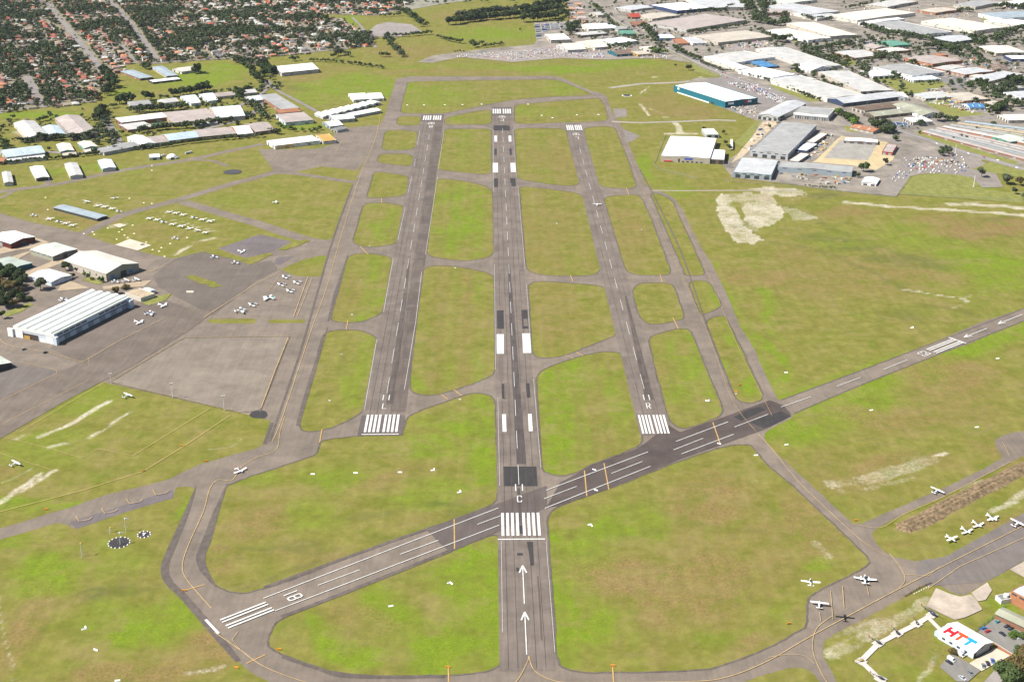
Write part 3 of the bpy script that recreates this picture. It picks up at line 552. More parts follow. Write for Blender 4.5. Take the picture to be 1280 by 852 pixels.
# yellow lines
O = []
for q, w_ in [([(478,130),(470,170),(452,215),(440,250),(425,300),(408,360),(390,410),(370,470),(350,530),(340,552)],1.0), ([(302,583),(320,572),(345,562),(350,540),(356,520)],.9),
    ([(302,583),(290,600),(272,600),(262,612),(254,640),(236,680),(228,706),(232,722),(248,742),(264,760)],1.0), ([(268,790),(300,812),(330,833),(380,852),(430,862),(520,866),(600,862),(640,856),(658,830),(661,820)],.9), ([(661,820),(668,838),(690,850),(720,853),(860,852),(910,846),(960,826),(1005,800),(1060,770),(1120,738),(1200,697),(1290,652)],1.0),
    ([(1112,692),(1122,705),(1129,716),(1131,726),(1124,735)],.7), ([(1129,718),(1160,720),(1175,708)],.6), ([(1160,736),(1200,708),(1290,668)],.8), ([(1040,770),(1022,784),(1016,800),(1017,818),(1026,840),(1035,856)],.8), ([(960,822),(985,818),(1005,820),(1018,830)],.6),
    ([(230,422.5),(362,420.5),(360,427)],.9), ([(230,422.5),(190,446),(139,477)],.9), ([(360,423),(344,463),(326,511)],1.3), ([(137,478),(212,495),(312,519)],.7), ([(25,540),(132,477)],.7),
    ([(5,547),(62,561),(102,573),(122,561),(166,570),(262,511)],.8), ([(-10,560),(0,567),(62,587),(72,590)],.7), ([(288,519),(230,558),(178,590),(145,600),(104,613),(0,640),(-40,652)],.9),
    ([(0,424),(12,432),(60,441),(98,451.5),(108,450),(150,426),(205,398)],.9), ([(27,453),(71,463.5),(71,467),(0,502)],.7), ([(110,447),(112,458),(105,462)],.5), ([(0,532),(110,476)],.7),
    ([(256,397),(318,356),(350,340)],.9), ([(267,397),(335,399)],.6), ([(334,366),(350,343)],.6), ([(385,346),(376,371),(367,396)],1.1), ([(390,348),(371,397)],.6), ([(220,323),(256,313)],.8), ([(222,322),(200,334)],.5), ([(187,340),(203,334)],1.4),
    ([(272,311),(310,325),(318,328)],.6), ([(948,543),(966,563),(996,600),(1036,639),(1072,672),(1094,688),(1112,697)],.7), ([(1065,655),(1100,660),(1130,643),(1180,621),(1262,578)],.6), ([(1262,571),(1253,553)],.6), ([(965,520),(950,490),(925,440),(900,380),(880,330),(850,270),(835,250)],.5),
    ([(945,540),(915,500),(890,430),(855,350),(820,275),(800,230),(775,170),(758,135),(748,120),(720,108),(700,98),(640,97.5),(510,98)],.5), ([(1038,739),(1041,775)],.7), ([(1053,733),(1055,760)],.9), ([(1083,731),(1086,745)],.7), ([(1024,766),(1026,777)],.7), ([(300,812),(290,800),(297,790)],.5),
    ([(355,198),(365,185)],.6),([(390,197),(398,186)],.6),([(420,190),(428,176)],.6),([(255,397),(278,382)],.7),([(150,350),(190,338)],.5)]:
    pts = smooth_line([P(*p) for p in q]) if (len(q) > 3 and q[0][1] > 500 or len(q) > 6) and q[0][0] not in (5,-10,288) else [P(*p) for p in q]
    ln(pts, w_*.45, O)
for x, y in ((103,650),(135,640),(166,628),(199,617)):
    ln([(x-8,y-4),(x-4,y+2),(x+8,y),(x+12,y-3)], .5, O)
sheet('taxiway_marking', O, ORF)
H = []
for q in [[(730.5,588),(733.5,620)],[(755,579),(761,612)],[(891,528),(900,554)],[(567.7,649),(568.2,686)],[(402.5,536.5),(399.5,553)],[(230,738),(256,730.5)],[(308,829),(332,818)],[(560.5,834),(561,862)],[(765.7,833),(767.5,860)],
          [(567,487),(577,494.5)],[(551,493),(560,499)],[(706,444),(717,448)],[(720,440),(729,445)]]: ln(q, .8, H)
for q in [[(450,308),(460,318)],[(435,400),(433,412)],[(841,397),(848,411)],[(825,343),(828,353)],[(713,344),(716,352)],[(783,235),(786,244)],[(477,248),(477,254)]]: ln(q, .8, H)
sheet('holding_line', H, ORG)
sheet('taxiway_marking', [], WHT) if 0 else None

sheet('hardstand', [wpoly([(-30,335),(0,326),(30,316),(42,313),(24,323),(0,335),(-30,345)]), wpoly([(14,306),(30,301),(44,297),(62,303),(45,310),(20,313),(0,318),(-10,314)]), wpoly([(23,344),(45,335),(66,326),(96,312),(104,314),(84,326),(62,335),(40,345),(28,352)]), wpoly([(71,364),(112,360),(88,351.5),(76,357)]), wpoly([(128,358),(152,355),(175,352),(190,350),(180,358),(150,360),(130,362)])], asphalt('tan_hardstand', (.30,.25,.185), .15, .08, joint=False))
sheet('lawn', [wpoly([(3,392),(20,385),(38,378),(42,381),(24,391),(8,396)],1), wpoly([(102,350),(112,346),(130,353),(124,356)]), wpoly([(176,378),(190,371),(214,367),(208,375),(186,382)])], LAWN)

sheet('grass_verge', [ragged(wpoly([(255,315),(272,311),(307,322.6),(336,316),(341,318.5),(312,331.5),(300,326.5)],2),.8), ragged(wpoly([(366,302.5),(384,299),(388,301),(372,308),(356,313),(347,312.5)],2),.6), ragged(wpoly([(229,345),(240,344),(262,350),(278,358),(268,359.5),(246,353)],2),1.6,4)], gm)
sheet('holding_line', [wpoly([(233,363.5),(242,363.5),(242,366),(233,366)])], CONC)
# ================================================================== BUILDINGS
CR = {'white': (.74,.74,.72), 'cream': (.56,.52,.455), 'pale': (.43,.42,.40), 'grey': (.31,.305,.295), 'dgrey': (.20,.195,.19), 'pink': (.35,.30,.275), 'tan': (.38,.30,.20), 'ltblue': (.40,.48,.53),
      'bluegrey': (.29,.34,.37), 'teal': (.012,.12,.16), 'green': (.10,.25,.18), 'gtin': (.34,.38,.33), 'orange': (.33,.145,.075), 'brick': (.25,.125,.075), 'maroon': (.11,.022,.018), 'blue': (.05,.18,.36), 'navy': (.03,.05,.12),
      'brown': (.17,.12,.09), 'khaki': (.29,.29,.22), 'ochre': (.45,.27,.07), 'dark': (.05,.055,.055), 'palegreen': (.46,.50,.43), 'bluewhite': (.54,.60,.66), 'beige': (.43,.385,.32), 'red': (.36,.05,.03), 'silver': (.44,.445,.45)}
def rm(c): return mat('roof_sheet_' + c, CR[c], .55 if c in ('white','silver','grey','bluegrey','ltblue') else .75, .10 if c == 'white' else .2, .07, stripe=.32, spec=.35)
def wm(c): return mat('wall_' + c, CR[c], .8, .10, .25, stripe=.5)
def doorm(c='dark'): return mat('door_' + c, CR[c], .6, .1, .5, stripe=.9, sdir='Z')
VENT = mat('vent_metal', (.55,.55,.54), .5, .1, 1, metal=.2)
FP = []
def onbld(x, y, m_=4):
    for cx, cy, ca, sa, hx, hy in FP:
        dx, dy = x-cx, y-cy
        if abs(dx*ca+dy*sa) < hx+m_ and abs(-dx*sa+dy*ca) < hy+m_: return True
    return False
def fit(cs, h):
    p = [P(x, y, h) for x, y in cs]; c = sum(p, Vector()) / 4
    u = (p[1]-p[0]) + (p[2]-p[3]); v = (p[3]-p[0]) + (p[2]-p[1]); u.z = v.z = 0
    lu, lv_ = u.length/2, v.length/2
    un = u.normalized(); vn = v.normalized()
    # rectify: average of both directions
    per = Vector((-un.y, un.x, 0)); sgn = 1 if per.dot(vn) > 0 else -1
    skew = abs(un.dot(vn))
    d = (un*lu + Vector((vn.y, -vn.x, 0))*sgn*lv_).normalized()
    n = Vector((-d.y, d.x, 0))
    W = abs((p[1]-p[0]).dot(d) + (p[2]-p[3]).dot(d))/2; Ln = abs((p[3]-p[0]).dot(n) + (p[2]-p[1]).dot(n))/2
    return c, math.atan2(d.y, d.x), max(W, 3), max(Ln, 3), sgn
def facing(root_rot, nx, ny, c):
    a = root_rot; wx_, wy_ = nx*math.cos(a)-ny*math.sin(a), nx*math.sin(a)+ny*math.cos(a)
    return wx_*(-c.x) + wy_*(-c.y) > 0
def bld(name, label, cs, h, roof='flat', rc='grey', wc='cream', rise=None, doors=2, wins=1, vents=2, n=4, cat='building', group=None, gw=None, dc='dark', parts=True, sky=0):
    """cs: four roof-edge pixels surveyed at height h; the first two are one gable end"""
    c, rz, W, Ln, sgn = fit(cs, h)
    root = empty(name, (c.x, c.y, 0), rz, label, cat, group); FP.append((c.x, c.y, math.cos(rz), math.sin(rz), W/2, Ln/2))
    x, y = W/2, Ln/2; rise = rise if rise is not None else max(.8, W*.10)
    Wm, Rm = wm(wc), rm(rc); ov = .5
    wall = MB(); rf = MB()
    if roof == 'gable':
        wall.box(-x,-y,0,x,y,h)
        wall.face([(-x,-y,h),(x,-y,h),(0,-y,h+rise)]); wall.face([(x,y,h),(-x,y,h),(0,y,h+rise)])
        wall.v = [(a, b, q - (.06 if q >= h else 0)) for a, b, q in wall.v]
        s = rise/x
        for sg in (-1, 1):
            a = [(0,-y-ov,h+rise),(sg*(x+ov),-y-ov,h-ov*s),(sg*(x+ov),y+ov,h-ov*s),(0,y+ov,h+rise)]
            if sg < 0: a = a[::-1]
            rf.face(a); b = [(p[0],p[1],p[2]-.22) for p in a]; rf.face(b[::-1])
            for i in range(4): rf.face([a[i], b[i], b[(i+1)%4], a[(i+1)%4]])
    elif roof == 'multi':
        wall.box(-x,-y,0,x,y,h-.05); st = 2*x/n
        for k in range(n):
            x0 = -x + k*st; x1 = x0+st; xm = (x0+x1)/2
            rf.face([(x0,-y,h),(xm,-y,h+rise),(xm,y,h+rise),(x0,y,h)][::-1]); rf.face([(xm,-y,h+rise),(x1,-y,h),(x1,y,h),(xm,y,h+rise)][::-1])
            rf.face([(x0,-y,h),(x1,-y,h),(xm,-y,h+rise)]); rf.face([(x1,y,h),(x0,y,h),(xm,y,h+rise)])
    elif roof == 'long':      # n ridges side by side along the short edge, each a raised monitor
        wall.box(-x,-y,0,x,y,h-.05); rf.box(-x-.3,-y-.3,h-.05,x+.3,y+.3,h+.15); st = 2*x/n
    elif roof == 'hip':
        wall.box(-x,-y,0,x,y,h-.05); hh = min(x, y)
        X, Y = x+ov, y+ov; rx, ry = (0, Y-X) if Y > X else (X-Y, 0); z = h+rise
        rf.face([(-X,-Y,h),(X,-Y,h),(rx,-ry,z),(-rx,-ry,z)]) if rx else rf.face([(-X,-Y,h),(X,-Y,h),(0,-ry,z)])
        rf.face([(X,Y,h),(-X,Y,h),(-rx,ry,z),(rx,ry,z)]) if rx else rf.face([(X,Y,h),(-X,Y,h),(0,ry,z)])
        rf.face([(X,-Y,h),(X,Y,h),(rx,ry,z)] if rx else [(X,-Y,h),(X,Y,h),(0,ry,z),(0,-ry,z)])
        rf.face([(-X,Y,h),(-X,-Y,h),(-rx,-ry,z)] if rx else [(-X,Y,h),(-X,-Y,h),(0,-ry,z),(0,ry,z)])
    else:                      # flat with parapet
        t = .35
        for b in ((-x,-y,x,-y+t),(-x,y-t,x,y),(-x,-y+t,-x+t,y-t),(x-t,-y+t,x,y-t)): wall.box(b[0],b[1],0,b[2],b[3],h)
        pk = min(1.2, W*.02)+.1
        rf.face([(-x+t,-y+t,h-.55),(0,-y+t,h-.55+pk),(0,y-t,h-.55+pk),(-x+t,y-t,h-.55)][::-1]); rf.face([(0,-y+t,h-.55+pk),(x-t,-y+t,h-.55),(x-t,y-t,h-.55),(0,y-t,h-.55+pk)][::-1])
    wall.build('wall', Wm, root); ro = rf.build('roof', Rm, root)
    if gw:                     # gable end of another colour
        for sy in (-1, 1):
            g = MB(); yy = sy*(y+.05); pts = [(-x+.1,yy,0),(x-.1,yy,0),(x-.1,yy,h-.1),(0,yy,h+(rise if roof == 'gable' else 0)-.15),(-x+.1,yy,h-.1)]
            g.face(pts if sy < 0 else pts[::-1]); g.build('gable_end', wm(gw), root)
    if not parts: return root, (x, y, h)
    faces = []
    for nx, ny, ln_, off in ((0,-1,W,y),(0,1,W,y),(-1,0,Ln,x),(1,0,Ln,x)):
        if facing(rz, nx, ny, c): faces.append((nx, ny, ln_, off))
    faces.sort(key=lambda q: q[1] == 0)
    def panel(nm, m, f, s0, s1, z0, z1, pr=.1):
        nx, ny, ln_, off = f; mb = MB()
        if ny: mb.box(s0, min(ny*off, ny*(off+pr)), z0, s1, max(ny*off, ny*(off+pr)), z1)
        else: mb.box(min(nx*off, nx*(off+pr)), s0, z0, max(nx*off, nx*(off+pr)), s1, z1)
        return mb.build(nm, m, root)
    for fi, f in enumerate(faces[:2]):
        ln_ = f[2]; fi0 = fi == 0
        nd = doors if fi0 else (doors if ln_ > 20 else 0)
        nd = min(nd, int(ln_/7))
        for k in range(nd):
            s = -ln_/2 + ln_*(k+.5)/nd + (R.random()-.5)*ln_*.12/nd; dw = min(2.4 if h < 6 else 3.2, ln_/nd*.3)
            panel('roller_door', doorm(dc if fi0 else 'grey'), f, s-dw, s+dw, .05, min(h*.68, 4.8), .08)
        if wins and h > 3.5 and ln_ > 8:
            nw = max(1, min(5, int(ln_/9)))*wins
            for k in range(min(nw, 7)):
                s = -ln_/2 + ln_*(k+.5)/min(nw, 7); ww = min(2.6, ln_/nw*.32)
                panel('window', glass(), f, s-ww, s+ww, h*.74, h*.74+min(1.1, h*.13), .06)
    for k in range(vents):
        vx, vy = R.uniform(-.7, .7)*x, R.uniform(-.8, .8)*y
        zz = h + (rise*(1-abs(vx)/x) if roof == 'gable' else -.3 if roof == 'flat' else .1)
        q = MB().tube((vx,vy,zz-.2),(vx,vy,zz+.7),.45,.45,8).tube((vx,vy,zz+.7),(vx,vy,zz+1.05),.7,.15,8); q.build('roof_vent', VENT, ro)
    if sky and roof in ('gable', 'flat'):
        for k in range(sky):
            vy = -y*.85 + 2*y*.85*(k+.5)/sky; q = MB()
            for sg in (-1, 1):
                zf = (lambda t: h+rise*(1-t)+.03) if roof == 'gable' else (lambda t: h-.42+min(1.2, W*.02)*(1-t)+.12)
                a = [(sg*x*.25,vy-.45,zf(.25)),(sg*x*.8,vy-.45,zf(.8)),(sg*x*.8,vy+.45,zf(.8)),(sg*x*.25,vy+.45,zf(.25))]
                q.face(a if sg > 0 else a[::-1])
            q.build('skylight', mat('skylight_sheet', (.62,.66,.60), .4, .05), ro)
    return root, (x, y, h)
def rpanel(root, nm, m, side, s0, s1, z0, z1, dims, pr=.12):
    x, y, h = dims; mb = MB()
    if side == '-y': mb.box(s0, -y-pr, z0, s1, -y, z1)
    if side == '+y': mb.box(s0, y, z0, s1, y+pr, z1)
    if side == '+x': mb.box(x, s0, z0, x+pr, s1, z1)
    if side == '-x': mb.box(-x-pr, s0, z0, -x, s1, z1)
    return mb.build(nm, m, root)
# ---- hangars on the left
bld('hangar','white roofed hangar with dark maroon walls at the left edge beyond the pale green shed',[(13.8,304.5),(42.7,295.7),(18.8,288),(-12,296.5)],6.5,'gable','white','maroon',rise=2.2,doors=1,cat='hangar',gw='maroon')
bld('hangar','pale green tin hangar with dark end wall beside the cream gabled hangar',[(65,321.5),(95,311),(68.5,302.4),(40,311.4)],5.5,'gable','palegreen','khaki',rise=1.5,doors=1,cat='hangar',gw='dgrey')
bld('hangar','low grey green hangar with dark green end wall behind the big dark trees',[(10,339),(38,328.5),(12,320),(-16,330)],4.5,'gable','gtin','khaki',rise=1.4,doors=1,cat='hangar',gw='teal')
bh, bd = bld('hangar','large cream gabled hangar with olive end wall and blue glazed office panels',[(131.5,343),(170.3,329),(121,312),(83.5,325.3)],8.3,'gable','cream','beige',rise=4.6,doors=0,wins=0,vents=0,cat='hangar',gw='khaki',sky=0)
for s0, s1, z0, z1, m_ in ((-14,-9,3.4,5.2,'window'),(-14,-9,.8,2.6,'window'),(6.5,11,1.5,4.6,'window')): rpanel(bh, 'window', mat('blue_glass',(.10,.18,.34),.3), '-y', s0*bd[0]/18, s1*bd[0]/18, z0, z1, bd, .2)
rpanel(bh, 'hangar_door', doorm('dark'), '-y', -2.8, 4.2, 0, 5.6, bd, .25)
for k in range(6): rpanel(bh, 'window', glass(), '-x', -bd[1]*.85+k*bd[1]*.3, -bd[1]*.85+k*bd[1]*.3+1.4, 3, 5, bd, .2)
bld('shed','small white gabled shed between the dark trees and the saw ridged white hangar',[(64,352.3),(88,344),(62.3,335.5),(37,344.5)],4.6,'gable','white','bluewhite',rise=1.7,doors=0,wins=1,cat='shed')
bld('shed','green walled shed with pale roof cut by the left edge below the saw ridged hangar',[(-14,462),(11.5,452.5),(0,443.5),(-26,452)],5,'gable','palegreen','green',rise=1.4,doors=1,cat='shed',gw='dark')
# the long white hangar with five roof monitors
cs = [(16.3,408),(67.3,417),(162,371.5),(112.5,362.4)]
sh, sd = bld('hangar','long white hangar with five parallel roof ridges beside the parked twin aircraft',cs,10,'long','palegreen','bluewhite',doors=0,wins=0,vents=0,n=5,cat='hangar')
x, y, h = sd
for k in range(5):
    st = 2*x/5; x0 = -x+k*st+.2; q = MB(); w0 = st*.70
    rings = [[(x0+w0*.5-w0*.5*math.cos(a), yy, h+.12+math.sin(a)*1.5) for a in [PI*j/6 for j in range(7)]] for yy in (-y-.3, y+.3)]
    q.loft([rings[0], rings[1]]); q.build('roof_ridge', rm('white'), sh)
qb = MB().box(-x,-y-.4,h-2.6,x,-y-.02,h-.1); qb.build('fascia', wm('white'), sh)
qb = MB().box(-x*.88,-y-.1,0,x*.2,-y-.0,h-4.6); qb.build('door_opening', mat('hangar_dark', (.06,.045,.035), .9), sh)  # solid dark panel stands in for the shaded hangar interior
for k, (a, b) in enumerate(((-x*.92,-x*.55),(-x*.5,-x*.2),(x*.3,x*.6),(x*.62,x*.95))):
    MB().box(a,-y-.5-.12*k,.1,b,-y-.35-.12*k,h-2.8 if k in (0,3) else h*.35).build('sliding_door', wm('white' if k != 1 else 'ochre'), sh)
MB().box(-x-6,-y-1.8,0,-x,-y+.2,h-2.2).build('door_pocket', wm('white'), sh); MB().box(x,-y-1.8,0,x+3.5,-y+1.2,h-2.2).build('door_pocket', wm('bluewhite'), sh)
MB().box(x,y-4,0,x+3.5,y+1.5,h-2.2).build('door_pocket', wm('bluewhite'), sh)
for k in range(12):
    yy = -y+4+k*(2*y-8)/12
    if k not in (5, 6): rpanel(sh, 'window', glass(), '+x', yy, yy+(2*y-8)/12*.85, h*.68, h*.82, sd, .15)
    rpanel(sh, 'wall_panel', wm('bluegrey' if k % 2 else 'bluewhite'), '+x', yy, yy+(2*y-8)/12*.95, .3, h*.45, sd, .25)
MB().box(x,-y+1,h*.5,x+.9,y-1,h*.54).build('door_track', mat('track_shadow', (.1,.12,.17)), sh)  # dark blue colour puts the track's shadow line into the strip
of, od = bld('office','flat tan roofed office with dark glazed side beside the small lawn',[(153,364.5),(176,360),(191.5,366.2),(178.5,372.5)],4.2,'flat','tan','cream',doors=0,wins=0,vents=2,cat='office')
for k in range(3): rpanel(of, 'window', glass(), '+x' , -od[1]*.8+k*od[1]*.55, -od[1]*.8+k*od[1]*.55+od[1]*.45, .8, 3.4, od); rpanel(of, 'window', glass(), '+y', -od[0]*.8+k*od[0]*.55, -od[0]*.8+k*od[0]*.55+od[0]*.45, .8, 3.4, od)
bld('shed','small pale blue annex joined to the tan roofed office',[(178,361.5),(186,359),(193,362),(186,365)],3.4,'gable','bluewhite','white',rise=.8,doors=0,wins=0,vents=0,cat='shed')
bld('shelter','long narrow blue grey aircraft shelter in the grass parking field',[(121,275.2),(130,269),(80.5,255),(71,258.2)],3.2,'gable','bluegrey','dark',rise=.7,doors=0,wins=0,vents=0,cat='shelter')  # open underneath; dark walls stand in for the shade below the roof
smh = [([(6.3,228.3),(16.5,227.8),(13,214.5),(1.3,215.5)],'pale','pale','small grey hangar nearest the left edge in the row beside the grass taxiway'),
       ([(44,223.5),(59.6,220.5),(55,207),(38.3,208.8)],'white','pale','white roofed small hangar with a dark open front, second from the left in the row'),
       ([(86.6,220.4),(102.3,218.4),(96.7,202.8),(81.6,204.8)],'pale','cream','cream small hangar, third from the left in the row beside the grass taxiway'),
       ([(128,211),(144.4,209.2),(139,198.8),(122.4,200.6)],'bluewhite','bluegrey','pale blue small hangar at the right end of the row beside the grass taxiway')]
for cs, rc, wc, lb in smh:
    r_, d_ = bld('small_hangar', lb, cs, 4.6, 'gable', rc, wc, rise=1.3, doors=0, wins=0, vents=0, cat='hangar', group='small hangars along the grass taxiway')
    rpanel(r_, 'hangar_door', doorm('dark' if 'dark open' in lb else 'silver'), '-y', -d_[0]*.8, d_[0]*.8, 0, 3.8, d_)  # the open front is a dark panel standing in for its inner shade
bld('kiosk','white flat roofed hut with a dark open side beside the round dome hut',[(185.5,192.5),(199,192),(200,196),(187,197)],4,'flat','white','bluewhite',doors=2,wins=0,vents=1,cat='hut')
# dome hut
p = P(215,198); dm = empty('dome_hut', (p.x, p.y, 0), .3, 'round white dome hut beside the north west taxiway', 'hut')
MB().loft([[(7.5*math.cos(a)*math.cos(e), 7.5*math.sin(a)*math.cos(e), .8+5.5*math.sin(e)) for a in [2*PI*j/16 for j in range(16)]] for e in [0,.3,.6,.9,1.2,1.45]]).build('dome', rm('white'), dm, True)
MB().tube((0,0,0),(0,0,.85),7.5,7.5,16).build('base_wall', wm('pale'), dm); MB().box(-2,-7.9,0,2,-7.0,3).build('door', doorm(), dm)
# ---- north-west industrial rows
I = [
 ('warehouse','pale roofed warehouse standing alone at the left below the park strip',[(31.5,173.5),(56,169),(46.5,150),(20,154)],6,'gable','pale','cream'),
 ('warehouse','light blue roofed warehouse with dark end between the two big sheds',[(60,169.5),(82,167.5),(72,155.7),(55,159)],6,'gable','ltblue','grey'),
 ('warehouse','large brownish grey roofed factory left of the dark tree clump',[(88,170.5),(117,165),(103,143.6),(72,147.6)],7,'gable','pink','pink'),
 ('warehouse','long pale blue roofed warehouse at the far left with a white lower annex',[(7.5,196),(0,188.5),(48.5,181),(54.5,191)],6,'gable','ltblue','pale'),
 ('annex','white lean-to annex in front of the pale blue roofed warehouse',[(9,202.5),(8,197.5),(56,192.5),(57,197)],3.6,'flat','white','pale'),
 ('house_block','orange brick block cut by the left edge behind the hedge',[(-20,203),(-20,197),(5,197),(7,203)],4,'flat','orange','orange'),
 ('warehouse','cream roofed warehouse with a green front wall behind the hedge',[(76,189.5),(93,188),(87,179),(69.7,180.5)],5,'gable','cream','green'),
 ('annex','small pinkish flat shed in front of the cream roofed warehouse',[(77,194.5),(96,193.5),(95.4,188.8),(77,190.8)],3.5,'flat','beige','brick'),
 ('warehouse','cream shed with low front annex left of the grey long roof',[(104,185),(121,183.5),(114,175.3),(99,179)],5,'gable','cream','green'),
 ('annex','small cream annex before the cream shed beside the hedge',[(106,190.5),(123,188.5),(122,184.5),(105,186.5)],3.5,'flat','cream','beige'),
 ('warehouse','mottled grey roofed workshop left of the bright white shed',[(128,192),(124,186),(163,175.5),(167,182)],5,'gable','grey','pale'),
 ('warehouse','bright white roofed shed at the bend of the industrial street',[(172,183),(189.5,178),(180,168),(165,171.5)],6,'gable','white','white'),
 ('warehouse','white corrugated roof at the left end of the upper industrial row',[(151,154),(145.5,148),(204,140.3),(207,146)],6,'multi','white','brick'),
 ('warehouse','faded pink roofed factory in the middle of the upper industrial row',[(214,154),(205,141),(258,135),(272,148)],6.5,'multi','pink','tan'),
 ('annex','small green roofed annex in front of the upper industrial row',[(191,158),(191,154),(205,152),(206,156)],4,'flat','green','dark'),
 ('annex','cream low annex with dark windows before the pink factory roof',[(242,156),(241,152),(270,149),(271,153)],4,'flat','cream','bluegrey'),
 ('annex','brick fronted lower block under the white corrugated roof',[(158,165),(152,154.5),(183,150),(184,157)],4,'flat','pale','brick'),
 ('warehouse','pale blue white roofed factory at the right end of the upper industrial row',[(273,148),(259,133.2),(294.5,133),(307,143.5)],6.5,'gable','bluewhite','beige'),
 ('warehouse','grey brown roofed unit at the left end of the long lower brick row',[(191,180),(186,171.5),(205,168.5),(207.6,176.6)],5.5,'multi','pink','beige'),
 ('warehouse','pale blue roofed unit in the long lower brick row',[(208,177),(205.5,168.4),(239,163.5),(248,170.5)],5.5,'gable','ltblue','orange'),
 ('warehouse','faded brown ribbed roof unit in the middle of the long lower brick row',[(248.5,170.5),(239.5,163.4),(286.7,158.3),(297,167.5)],5.5,'multi','pink','brick'),
 ('warehouse','bright white roofed unit in the long lower brick row',[(297.5,168),(287.2,158.3),(305.6,157),(317,166)],5.5,'gable','white','orange'),
 ('warehouse','dull mauve roofed unit at the right end of the long lower brick row',[(318,166),(305.8,155.4),(327,152.7),(341,161)],5.5,'gable','pink','brick'),
 ('school_block','grey roofed school wing left in the school grounds',[(174.5,99),(187,96),(168,86.5),(152,89)],4,'hip','bluegrey','brick'),
 ('school_block','grey roofed school wing right in the school grounds',[(205,96),(221,93.5),(203,82),(192.8,83.5)],4,'hip','bluegrey','beige'),
 ('school_block','long low white school canopy block facing the playing field',[(190,103.5),(188,100),(222,95.5),(223.5,98.5)],3.5,'flat','white','dark'),
 ('hall','cream roofed school hall beside the big dark tree',[(227,91),(218,85.5),(241,82.5),(244,86)],5,'gable','cream','cream'),
 ('workshop','white pair roofed workshop left of the trees below the school field',[(236,131),(230.5,120),(241,118),(245,127)],5,'gable','white','bluewhite'),
 ('workshop','white gabled workshop right of the trees below the school field',[(257,127.5),(254,117.5),(262,115.7),(268,124)],5,'gable','white','bluewhite'),
 ('workshop','grey roofed workshop behind trees at the left of the school field edge',[(164,133),(159,127),(185,125),(187,129.5)],4.5,'gable','grey','pale'),
 ('workshop','small pale roofed workshop below the pair of round field trees',[(203,130),(200,124.5),(218,122),(220,126)],4.5,'gable','pale','white'),
 ('workshop','pink roofed workshops in a line under the playing field corner',[(268,122),(266,117.5),(290,114.3),(293,118.5)],4.5,'multi','pink','beige'),
 ('workshop','pale roofed workshop right of the pink workshops under the playing field',[(297,118),(295,113.5),(316,111),(320,115)],4.5,'gable','pale','beige'),
 ('workshop','small bluish roofed workshop beside the street bend near the sawtooth factory',[(312,127),(309,121),(322,119),(326,124)],4.5,'gable','bluewhite','pale'),
 ('warehouse','big white roofed warehouse with a hedge along its front',[(351,91.7),(340.5,84),(384.8,78.6),(393.5,86)],7,'gable','white','pale'),
 ('factory','grey ribbed sawtooth factory beside the diagonal field road',[(330,119),(346,116),(370,134),(347,139)],6,'long','grey','brick'),
 ('factory','orange roofed strip between the two grey sawtooth factories',[(348,142),(347.5,137.8),(371,135),(377,139)],6,'multi','orange','brick'),
 ('factory','pale mauve roofed factory with a white lower front facing the lawn',[(353,153.5),(349,143),(377,139.8),(393.5,149.5)],6,'multi','pink','bluewhite'),
 ('office','long white terminal with yellow window panels by the north west apron',[(343,183),(335,175.5),(391,168.5),(397,175)],5.5,'flat','white','white'),
 ('office','orange and white fire station with a blue door at the apron corner',[(402,177.5),(398,168.5),(413,166),(417,174.5)],5,'flat','ochre','cream'),
 ('tent_hangar','white tent hangar left of the pair beside the left taxiway',[(440,125.5),(438,117.5),(458.3,115.5),(459,123)],4.5,'hip','white','white'),
 ('tent_hangar','white tent hangar right of the pair beside the left taxiway',[(461,124),(460.5,116.8),(477,115.5),(478.5,122.5)],4.5,'hip','white','white'),
 ('aircraft_shelter','larger white hangar block at the front of the second shelter row',[(416,150.5),(414.5,145),(437,141.5),(441,147.5)],5.5,'gable','white','silver'),
 ('aircraft_shelter','tapering white shelter row running up to the left taxiway',[(441.5,146),(437.5,141.5),(467,134.5),(471,137.5)],4.5,'gable','white','silver'),
 ('aircraft_shelter','white hangar hut with blue front at the lower end of the shelter rows',[(411,158.5),(406,153),(420,150),(426,156)],4.5,'gable','white','bluegrey'),
 ('hut','small dark roofed hut behind the orange fire station',[(421,164),(417,160.5),(427,157.5),(431,160)],4,'gable','dgrey','pale'),
]
yl = mat('yellow_panel', (.62,.36,.02), .6, .1)
for name, lb, cs, h, rt, rc, wc in I:
    r_, d_ = bld(name, lb, cs, h, rt, rc, wc, rise={'gable': None, 'hip': 1.6, 'multi': 1.0, 'long': 1}.get(rt), n=6, vents=2 if h > 5 else 0, cat=name.replace('_', ' '), sky=3 if rt == 'gable' and h >= 6 else 0)
    if 'yellow window' in lb:
        x, y, h = d_
        for k in range(5):
            for z in (.8, 3.1): rpanel(r_, 'window', yl, '-x', y*.95-(k+1)*5.2, y*.95-(k+1)*5.2+4.2, z, z+1.5, d_, .3); rpanel(r_, 'window', yl, '+x', -y*.95+k*5.2, -y*.95+k*5.2+4.2, z, z+1.5, d_, .3)
# T-hangar row: eight joined gables
for k in range(8):
    t0, t1 = k/8, (k+1)/8
    a = (395.5+t0*74, 142-t0*17.2); b = (395.5+t1*74-.5, 142-t1*17.2+.1); c_ = (403+t1*71-.5, 146.5-t1*18.4+.1); d_ = (403+t0*71, 146.5-t0*18.4)
    bld('tee_hangar', '%s from the left of the eight white joined hangars in a slanting row' % ordi(k), [d_, c_, b, a], 4.2, 'gable', 'white', 'silver', rise=1.7, doors=1, wins=0, vents=0, cat='hangar', group='white joined hangars by the left taxiway')
